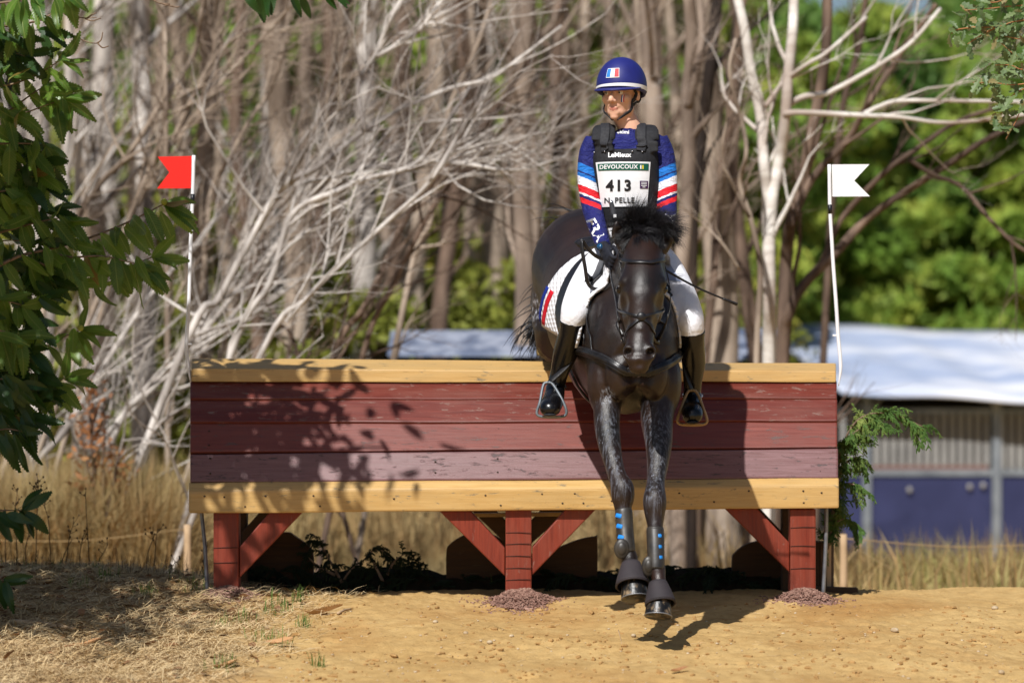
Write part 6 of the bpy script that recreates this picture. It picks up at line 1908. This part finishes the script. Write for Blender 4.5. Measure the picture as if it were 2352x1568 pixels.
for pts, n_, sp in (([(2400, 12), (2330, 14), (2270, 20), (2215, 24)], 26, 22), ([(2400, 40), (2330, 50), (2290, 62), (2230, 62)], 26, 22), ([(2400, 80), (2350, 90), (2310, 84)], 20, 24), ([(2400, 130), (2340, 130), (2300, 100)], 18, 20),
                    ([(2400, 185), (2330, 195), (2280, 190), (2235, 190)], 30, 22), ([(2390, 200), (2350, 205), (2320, 225), (2300, 262)], 24, 18), ([(2400, 150), (2350, 160), (2320, 150), (2285, 150)], 22, 20), ([(2400, 235), (2350, 250), (2330, 285), (2310, 320)], 22, 16), ([(2330, -20), (2290, 5), (2235, 0)], 18, 20), ([(2250, 62), (2200, 68), (2185, 78)], 8, 10), ([(2290, 62), (2255, 80), (2222, 102)], 9, 10)):
    P = [at(x, y, OY) for x, y in pts]; C = [Vector(c) for c in catmull([tuple(p) for p in P], 6)]
    MB().tube(C, [.004 * (1 - .6 * i / len(C)) for i in range(len(C))], 5, up=(0, 1, 0)).build('branch', mat_otw, oak)
    for i in range(n_):
        k = LR.randint(0, len(C) - 1)
        p = C[k] + Vector((LR.gauss(0, sp * .45), LR.gauss(0, sp * .9), LR.gauss(0, sp * .55))) * mpp(OY)
        place_leaf(p, (LR.gauss(-.3, .7), LR.gauss(0, .5), LR.gauss(-.1, .7)), (LR.gauss(-.2, .4), -.9, LR.gauss(.6, .4)), LR.uniform(.05, .085), oak, OK_)
ob_.build('trunk', bark_grey, oak)

# ------------------------------------------------------------------ conifer boughs, boards and brush round the jump
mat_con = mat_foliage('conifer_scales', [(.3, lin(52, 84, 40)), (.5, lin(82, 112, 52)), (.66, lin(136, 150, 78)), (.8, lin(176, 170, 108))], 5.0, .15)
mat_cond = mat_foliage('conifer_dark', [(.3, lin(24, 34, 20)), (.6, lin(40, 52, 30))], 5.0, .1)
def spray(mb, p, d, L, R, depth=1, droop=.5, fine=.010):
    p = Vector(p); d = Vector(d).normalized(); seg = 9; pts = [p]
    for i in range(seg):
        d = (d + Vector((R.gauss(0, .08), R.gauss(0, .08), -droop * .12))).normalized(); p = p + d * (L / seg); pts.append(p)
    r = fine * (.55 if depth else .45)
    mb.tube(pts, [r * (1 - .7 * i / seg) for i in range(seg + 1)], 4, up=(.2, 1, .1), caps=False)
    if depth < 0: return
    for i in range(1, seg + 1):
        t = (pts[i] - pts[i - 1]).normalized(); s = t.cross(Vector((R.gauss(0, .3), -1, R.gauss(0, .4)))).normalized()
        for sg in (-1, 1):
            if R.random() < .12: continue
            spray(mb, pts[i] - t * R.random() * L / seg, t * .8 + s * sg * R.uniform(.5, .9), L * R.uniform(.22, .34) * (1.15 - .6 * i / seg), R, depth - 1, droop, fine * .8)
def conifer(label, pos, stems, mat, seed, fine=.010, group=None, name='conifer_bough'):
    R = random.Random(seed); t = thing(name, label, 'conifer branch', pos, group)
    sm_, lf = MB(), MB()
    for pts, n_, L in stems:
        C = [Vector(c) for c in catmull([tuple(at(*p)) for p in pts], 6)]
        sm_.tube(C, [.008 * (1 - .7 * i / len(C)) for i in range(len(C))], 6, up=(0, 1, 0))
        for i in range(n_):
            k = int((i + .5) / n_ * (len(C) - 1)); T = (C[k + 1] - C[k]).normalized()
            d = T * .8 + Vector((R.gauss(0, .35), R.gauss(-.2, .5), R.gauss(-.25, .5)))
            spray(lf, C[k].lerp(C[k + 1], R.random()), d, L * R.uniform(.7, 1.2), R, 1, .9, fine)
    sm_.build('stem', mat_twig, t); o = lf.build('foliage', mat, t, smooth=False); o['kind'] = 'stuff'
    return t
conifer('green conifer bough arching out past the end of the jump below the white flag', at(1920, 1290, .55),
        [([(1905, 1250, .55), (1925, 1080, .5), (1945, 1000, .45), (1985, 955, .40), (2050, 950, .38), (2120, 980, .36)], 44, .14),
         ([(1925, 1060, .5), (1940, 1020, .45), (1975, 985, .42), (2020, 975, .4)], 20, .12),
         ([(1915, 1150, .55), (1935, 1075, .5), (1965, 1050, .48), (1980, 1060, .48)], 18, .11),
         ([(1910, 1200, .55), (1930, 1120, .5), (1960, 1112, .48), (1985, 1130, .48)], 16, .10),
         ([(1900, 1260, .55), (1915, 1205, .5), (1945, 1192, .48), (1975, 1212, .48)], 14, .10),
         ([(1895, 1250, .6), (1895, 1215, .55), (1905, 1190, .55)], 10, .09)], mat_con, 91, .0062)
GBR = 'cut conifer sprigs standing in the shade under the jump'
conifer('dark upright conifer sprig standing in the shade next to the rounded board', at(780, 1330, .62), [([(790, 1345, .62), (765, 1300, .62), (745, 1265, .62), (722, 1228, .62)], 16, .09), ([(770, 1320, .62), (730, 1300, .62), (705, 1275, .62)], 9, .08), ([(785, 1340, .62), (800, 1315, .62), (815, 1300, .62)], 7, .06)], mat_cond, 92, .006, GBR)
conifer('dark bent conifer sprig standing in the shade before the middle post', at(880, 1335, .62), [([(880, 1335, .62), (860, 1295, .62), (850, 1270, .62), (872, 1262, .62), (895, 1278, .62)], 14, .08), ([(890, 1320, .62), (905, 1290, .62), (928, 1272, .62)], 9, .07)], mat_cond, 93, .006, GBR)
BH = MB(); R = random.Random(95)
for i in range(230):
    px = R.uniform(555, 1790); hgt = 1332 - 34 * (.5 + .5 * math.sin(px * .012) * math.sin(px * .031 + 1)) * R.random()
    p = at(px, min(1362, hgt + R.uniform(0, 20)), R.uniform(.62, .95))
    p.z = max(p.z, gz(p.x, p.y) + .01)
    spray(BH, p, (R.gauss(0, 1), R.gauss(0, .3), R.uniform(-.1, .35)), R.uniform(.14, .3), R, 1, .9, .010)
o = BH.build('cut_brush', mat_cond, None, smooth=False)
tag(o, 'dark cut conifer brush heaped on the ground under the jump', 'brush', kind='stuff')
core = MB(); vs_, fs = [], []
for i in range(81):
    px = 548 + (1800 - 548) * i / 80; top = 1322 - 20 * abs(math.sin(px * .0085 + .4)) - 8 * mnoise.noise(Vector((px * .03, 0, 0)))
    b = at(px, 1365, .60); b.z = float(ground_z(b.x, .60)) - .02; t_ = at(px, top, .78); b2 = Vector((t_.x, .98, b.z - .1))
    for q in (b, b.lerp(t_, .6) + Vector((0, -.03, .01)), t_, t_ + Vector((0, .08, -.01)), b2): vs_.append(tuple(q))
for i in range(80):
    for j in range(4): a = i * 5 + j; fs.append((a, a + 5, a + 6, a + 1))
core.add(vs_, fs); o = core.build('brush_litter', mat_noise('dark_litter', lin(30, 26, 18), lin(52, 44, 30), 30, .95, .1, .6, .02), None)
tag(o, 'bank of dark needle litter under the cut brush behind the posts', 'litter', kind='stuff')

def round_board(label, outline, Y, depth, mat=None):
    t = thing('round_top_board', label, 'board', at(outline[0][0], 1345, Y), 'shaped boards standing under the jump')
    P = catmull([(x, y, 0) for x, y in outline], 5)
    mb = MB(); mb.prism([at(q[0], q[1], Y) for q in P] , (0, depth, 0))
    mb.build('panel', mat or mat_dark_wood, t, smooth=False, fix=True)
    return t
def arch(x0, x1, ytop, yb, sk=0):
    return [(x0, yb), (x0, ytop + 48), (x0 + 8, ytop + 28), (x0 + (x1 - x0) * .25, ytop + 8), ((x0 + x1) / 2 + sk, ytop), (x1 - (x1 - x0) * .25, ytop + 10), (x1 - 8, ytop + 34), (x1, ytop + 56), (x1, yb)]
round_board('dark round topped board standing behind the straw side post', arch(556, 719, 1222, 1360, 20), .70, .06)
round_board('dark round topped board standing before the middle post', arch(1025, 1180, 1222, 1360), .72, .06)
round_board('dark board with a sloping curved top standing past the middle post', [(1215, 1360), (1222, 1310), (1260, 1270), (1320, 1242), (1366, 1232), (1372, 1240), (1372, 1360)], .70, .06)
round_board('dark round topped board standing inside the post near the conifer', arch(1682, 1830, 1240, 1360, 10), .72, .06)
tub = thing('wooden_tub', 'small upright wooden tub holding the conifer behind the end post', 'tub', at(1880, 1345, .62))
for i in range(14):
    a = i / 14 * 6.2832; c = at(1880, 1300, .64); r = .068
    mb = MB(); mb.box(c + Vector((math.cos(a) * r, math.sin(a) * r, -.0)), (.030, .014, .25), Matrix.Rotation(a + math.pi / 2, 4, 'Z')); mb.build('stave', mat_dark_wood if i % 3 else mat_fpost, tub, smooth=False)
mb = MB(); p, q = at(1850, 1347, .50), at(1972, 1366, .50); mb.box(((p.x + q.x) / 2, .55, (p.z + q.z) / 2 - .005), (q.x - p.x, .06, .045), Matrix.Rotation(.03, 4, 'Y'))
tag(mb.build('base_plank', mat_dark_wood, None, smooth=False, bevel=.004), 'short dark plank lying on the sand at the foot of the tub', 'plank')

# ------------------------------------------------------------------ ground litter, weeds, stones
mat_straw = mat_noise('straw', lin(176, 148, 104), lin(216, 192, 150), 5, .8, .2, 0)
mat_weedg = mat_noise('weed_green', lin(70, 96, 40), lin(110, 132, 64), 5, .7, .2, 0)
mat_weed = mat_noise('dry_weed', lin(60, 46, 32), lin(96, 76, 52), 20, .85, .2, 0)
mat_stone = mat_noise('pale_stone', lin(158, 134, 102), lin(200, 182, 154), 40, .85, .2, .3)
mat_clod = mat_noise('sand_clod', lin(146, 110, 66), lin(178, 142, 94), 30, .95, .1, .5)
mat_dleaf = mat_leaf('dead_leaf', lin(150, 96, 56), lin(196, 148, 100), lin(206, 170, 126), rough=.7, transl=.15, veins=True)
def straw_mesh(n, xr, yr, L, up, w, seed, dens):
    R = np.random.default_rng(seed); V, F = [], []
    for _ in range(n):
        x, y = R.uniform(*xr), R.uniform(*yr)
        if R.random() > dens(x, y): continue
        z = gz(x, y); a = R.uniform(0, 6.283); l = R.uniform(*L); u = abs(R.normal(0, up))
        d = np.array([math.cos(a), math.sin(a), 0]); s = np.array([-math.sin(a), math.cos(a), .3]) * w * R.uniform(.6, 1.4)
        p = np.array([x, y, z + .003 + R.random() * .012]); m_ = p + d * l * .5 + np.array([0, 0, u * l * .6 + .004]); e = p + d * l + np.array([0, 0, u * l * R.uniform(.2, 1.1)])
        k = len(V); V += [p - s, p + s, m_ - s, m_ + s, e]; F += [(k, k + 1, k + 3, k + 2), (k + 2, k + 3, k + 4)]
    return V, F
def edge_d(x, y):
    b = -1.0 + .55 * mnoise.noise(Vector((x * .9, y * 1.1, 5))) + .25 * mnoise.noise(Vector((x * 3, y * 3, 7)))
    return float(sstep(b + .25, b - .5, x))
V, F = straw_mesh(30000, (-2.9, -.6), (-2.6, .95), (.03, .14), .22, .0014, 101, edge_d)
o = link('straw', fast_mesh('straw', V, F), mat_straw, None, smooth=False); tag(o, 'dry straw and dead grass matted over the bank below the chestnut leaves', 'straw', kind='stuff')
def tufts(spots, n, L, seed, w=.0016):
    R = np.random.default_rng(seed); V, F = [], []
    for (x0, y0, r) in spots:
        for _ in range(n):
            x, y = x0 + R.normal(0, r), y0 + R.normal(0, r); z = gz(x, y); a = R.uniform(0, 6.283); l = R.uniform(*L); k_ = R.uniform(.2, .9)
            d = np.array([math.cos(a), math.sin(a), 0]); s = np.array([-math.sin(a), math.cos(a), 0]) * w
            p = np.array([x, y, z - .004]); m_ = p + d * l * .3 * k_ + np.array([0, 0, l * .6]); e = p + d * l * k_ + np.array([0, 0, l * (1 - .35 * k_)])
            k = len(V); V += [p - s, p + s, m_ - s * .8, m_ + s * .8, e]; F += [(k, k + 1, k + 3, k + 2), (k + 2, k + 3, k + 4)]
    return V, F
R = random.Random(104)
_k = np.argwhere((gx > -3.5) & (gx < 4.4)).ravel(); _j = np.argwhere((gy > -4.7) & (gy < 1.7)).ravel()
_sub = V_all[np.ix_(_j, _k)]
GB = BVHTree.FromPolygons(_sub.reshape(-1, 3).tolist(), [(a * len(_k) + b, a * len(_k) + b + 1, (a + 1) * len(_k) + b + 1, (a + 1) * len(_k) + b) for a in range(len(_j) - 1) for b in range(len(_k) - 1)])
def gpt(px, py):
    """ground point seen at a photo position"""
    o = Vector((0, -DIST, CAM_Z)); d = (at(px, py, 0) - o).normalized()
    hit = GB.ray_cast(o, d)
    if hit[0] is not None and hit[0].y < 1.1: return hit[0].x, hit[0].y
    return at(px, py, .7).x, .7
gs = [(*gpt(x, y), r) for x, y, r in ((640, 1385, .03), (655, 1400, .03), (620, 1410, .04), (740, 1355, .02), (470, 1330, .04), (440, 1345, .05), (250, 1330, .03), (180, 1345, .04), (330, 1370, .03), (345, 1365, .02), (600, 1470, .04), (640, 1480, .03), (500, 1440, .05), (560, 1430, .04), (700, 1440, .02), (510, 1535, .03), (530, 1528, .02), (730, 1530, .02), (60, 1300, .05), (120, 1298, .05), (400, 1325, .04), (450, 1362, .03), (685, 1380, .02), (1130, 1345, .012), (240, 1335, .02), (220, 1290, .03))]
V, F = tufts(gs, 26, (.03, .10), 105)
o = link('green_tufts', fast_mesh('green_tufts', V, F), mat_weedg, None, smooth=False); tag(o, 'small green grass tufts scattered through the straw and sand edge', 'grass tufts', kind='stuff')
ds = [(R.uniform(-2.7, -1.6), R.uniform(.45, .95), .08) for _ in range(20)]
V, F = tufts(ds, 15, (.03, .17), 106, .0012)
o = link('bank_grass', fast_mesh('bank_grass', V, F), mat_weed, None, smooth=False); tag(o, 'thin dry grass along the top of the shaded bank', 'grass', kind='stuff')
GWD = 'dead flower stalks on the shaded bank'
def weed(px, py0, pts, heads, label, seed):
    R = random.Random(seed); Y = .82
    b = at(px, py0, Y); b.z = gz(b.x, Y) - .01
    t = thing('dry_weed', label, 'weed', b, GWD)
    P = [b] + [at(x, y, Y + R.uniform(-.02, .02)) for x, y in pts]
    mb = MB(); mb.tube(P, [.0030] + [.0024 - .001 * i / len(pts) for i in range(len(pts))], 5, up=(0, 1, 0), sub=4)
    hd = MB()
    C = catmull([tuple(p) for p in P], 6)
    for _ in range(heads):
        k = R.randint(int(len(C) * .55), len(C) - 1); p = Vector(C[k]); e = p + Vector((R.gauss(0, .022), R.gauss(0, .02), R.uniform(.008, .04)))
        mb.tube([p, p.lerp(e, .6) + Vector((0, 0, -.003)), e], [.0014, .0012, .001], 4, up=(0, 1, 0)); hd.ell(e, (.0045, .0045, .006), 7, 5)
    mb.build('stem', mat_weed, t)
    if heads: hd.build('seed_head', mat_weed, t)
WL_ = 'thin dead flower stalk standing on the shaded bank'
weed(118, 1300, [(114, 1240), (108, 1180), (82, 1120)], 16, 'tallest branching dead flower stalk, near the hanging chestnut leaf fan', 1)
weed(82, 1300, [(84, 1220), (86, 1160), (88, 1105)], 14, WL_, 2)
weed(206, 1312, [(203, 1250), (199, 1190), (196, 1130)], 3, 'straight single dead stem standing alone on the bank', 3)
weed(40, 1300, [(38, 1240), (34, 1180), (40, 1130)], 14, WL_, 4)
weed(150, 1305, [(155, 1270), (160, 1230), (170, 1200)], 9, WL_, 5)
weed(135, 1310, [(145, 1280), (156, 1255), (166, 1238)], 0, WL_, 6)
weed(183, 1308, [(184, 1270), (188, 1245), (192, 1228)], 7, WL_, 7)
weed(335, 1318, [(340, 1270), (352, 1235), (350, 1225)], 6, 'dead forked flower stalk on the bank nearest the grey rod', 8)
weed(352, 1318, [(356, 1280), (358, 1240), (362, 1215)], 5, WL_, 9)
weed(14, 1300, [(12, 1250), (18, 1210), (14, 1180)], 8, WL_, 10)
weed(225, 1312, [(228, 1285), (240, 1265), (248, 1248)], 4, WL_, 11)
weed(62, 1300, [(58, 1260), (66, 1225), (60, 1190)], 6, WL_, 12)
weed(378, 1322, [(392, 1305), (404, 1290), (412, 1300)], 3, WL_, 13)
weed(455, 1345, [(458, 1320), (468, 1290), (478, 1240)], 4, WL_, 14)
DL = [chestnut_leaf_mesh('dead_leaf', s, mat_dleaf, c, f, .19) for s, c, f in ((21, .5, .8), (22, -.4, .9), (23, .7, .5))]
def dead_leaf(px, py, L, rz, label, pitch=.25, mesh=None):
    x, y = gpt(px, py); o = bpy.data.objects.new('dead_leaf', mesh or DL[int(px) % 3]); COL.objects.link(o)
    o.location = (x, y, gz(x, y) + .018); o.rotation_euler = (R.uniform(-.5, .5), pitch, rz); o.scale = (L,) * 3
    tag(o, label, 'dead leaf', 'fallen leaves on the bank')
LL = 'curled brown fallen leaf lying in the straw on the bank'
for px, py, L, rz, lab in ((160, 1490, .13, .3, 'large curled tan leaf lying in the straw at the picture foot'), (45, 1525, .13, 1.4, LL), (230, 1470, .12, -.4, 'dark curled brown leaf lying near the middle of the straw'), (610, 1482, .11, .1, 'folded tan leaf lying where the straw meets the sand'), (700, 1410, .16, -.1, 'broad pale leaf lying beside the wood chips of the end post'), (490, 1538, .10, .5, LL), (30, 1400, .12, .9, LL), (390, 1345, .10, 1.2, LL), (455, 1300 + 40, .08, .3, LL),
                           (90, 1440, .11, 2.2, LL), (300, 1400, .10, .2, LL), (560, 1360 + 55, .07, 1.0, LL), (260, 1395, .11, 2.9, LL), (110, 1372, .12, .6, LL), (1540, 1560 - 12, .07, .4, 'small pinkish leaf lying on bare sand in front of the horse shadow'), (190, 1420, .10, 1.7, LL), (380, 1470, .09, .8, LL)):
    dead_leaf(px, py, L, rz, lab)
R2_ = random.Random(141); Vq, Fq2 = [], []
for i in range(1500):
    x, y = R2_.uniform(-2.9, -1.0), R2_.uniform(-2.5, .95)
    if R2_.random() > edge_d(x, y) * (.35 + .65 * (y > -.9)): continue
    L = R2_.uniform(.02, .075); M_ = Matrix.Translation((x, y, gz(x, y) + .008)) @ Matrix.Rotation(R2_.random() * 6.28, 4, 'Z') @ Matrix.Rotation(R2_.gauss(0, .35), 4, 'X') @ Matrix.Rotation(R2_.gauss(0, .3), 4, 'Y') @ Matrix.Scale(L, 4)
    k = len(Vq); Vq += [tuple(M_ @ Vector((a, b * 1.4, c + .25 * abs(b)))) for a, b, c in base_leaf]; Fq2 += [(k, k + 1, k + 2, k + 3), (k, k + 3, k + 4, k + 5)]
o = link('leaf_litter', fast_mesh('leaf_litter', Vq, Fq2), mat_noise('litter_leaf', lin(70, 48, 32), lin(158, 116, 80), 7, .8, .2, 0), None, smooth=False)
tag(o, 'small brown dead leaves littering the bank below the chestnut tree', 'leaf litter', kind='stuff')
st_, cl_ = MB(), MB()
R = random.Random(109)
for i in range(190):
    px, py = R.uniform(620, 2352), R.uniform(1392, 1568); x, y = gpt(px, py); s = R.choice((.003, .0035, .004, .005, .007))
    st_.ell((x, y, gz(x, y) + s * .3), (s * R.uniform(.8, 1.4), s, s * .7), 7, 5, Matrix.Rotation(R.random() * 3, 4, 'Z'))
for px, py, s in ((1070, 1455, .012), (2285, 1398, .016), (2055, 1450, .016), (2300, 1545, .013), (1455, 1462, .011), (1000, 1430, .011), (1125, 1478, .013), (1175, 1460, .010)):
    x, y = gpt(px, py); st_.ell((x, y, gz(x, y) + s * .4), (s * 1.2, s, s * .75), 9, 6, Matrix.Rotation(R.random() * 3, 4, 'Z'))
o = st_.build('pebbles', mat_stone, None); tag(o, 'small pale pebbles scattered over the ochre sand', 'pebbles', kind='stuff')
for i in range(1500):
    px, py = R.uniform(560, 2352), R.uniform(1385, 1568)
    if mnoise.noise(Vector((px * .006, py * .02, 2))) < R.uniform(-.5, .35): continue
    x, y = gpt(px, py); s = R.uniform(.003, .012) * R.choice((1, 1, 1, 1.5))
    n_ = R.choice((4, 5, 6)); cl_.ell((x, y, gz(x, y) + s * .05), (s * R.uniform(.7, 1.9), s * R.uniform(.6, 1.1), s * R.uniform(.4, .8)), n_, R.choice((3, 4)), Matrix.Rotation(R.random() * 3, 4, 'Z') @ Matrix.Rotation(R.gauss(0, .4), 4, 'X'))
o = cl_.build('sand_clods', mat_clod, None, smooth=False); tag(o, 'crumbs and clods of damp sand lying on the ochre ground', 'clods', kind='stuff')
sk = [((412, 0), 0)]
for (a, b, r, lab) in (((776, 1412), (806, 1402), .007, 'short grey stick lying on the sand beyond the straw'), ((30, 1432), (170, 1450), .012, 'thick pale stick lying in the shaded straw on the bank'), ((1420, 1447), (1428, 1478), .002, 'thin pale straw stem lying on the sand by the middle post')):
    x0, y0 = gpt(*a); x1, y1 = gpt(*b)
    mb = MB(); p, q = Vector((x0, y0, gz(x0, y0) + r)), Vector((x1, y1, gz(x1, y1) + r)); mb.tube([p, p.lerp(q, .5) + Vector((0, .01, .004)), q], [r, r * .9, r * .7], 8, sub=3)
    tag(mb.build('stick', mat_fpost), lab, 'stick')
fl = MB()
for i in range(260):
    px, py = R.uniform(700, 2300), R.uniform(1400, 1565); x, y = gpt(px, py); a = R.random() * 3.14; l = R.uniform(.01, .05)
    z = gz(x, y) + .003; fl.tube([(x, y, z), (x + math.cos(a) * l, y + math.sin(a) * l, z + .003)], .0009, 4)
o = fl.build('straw_bits', mat_straw, None); tag(o, 'loose bits of straw strewn over the sand', 'straw bits', kind='stuff')
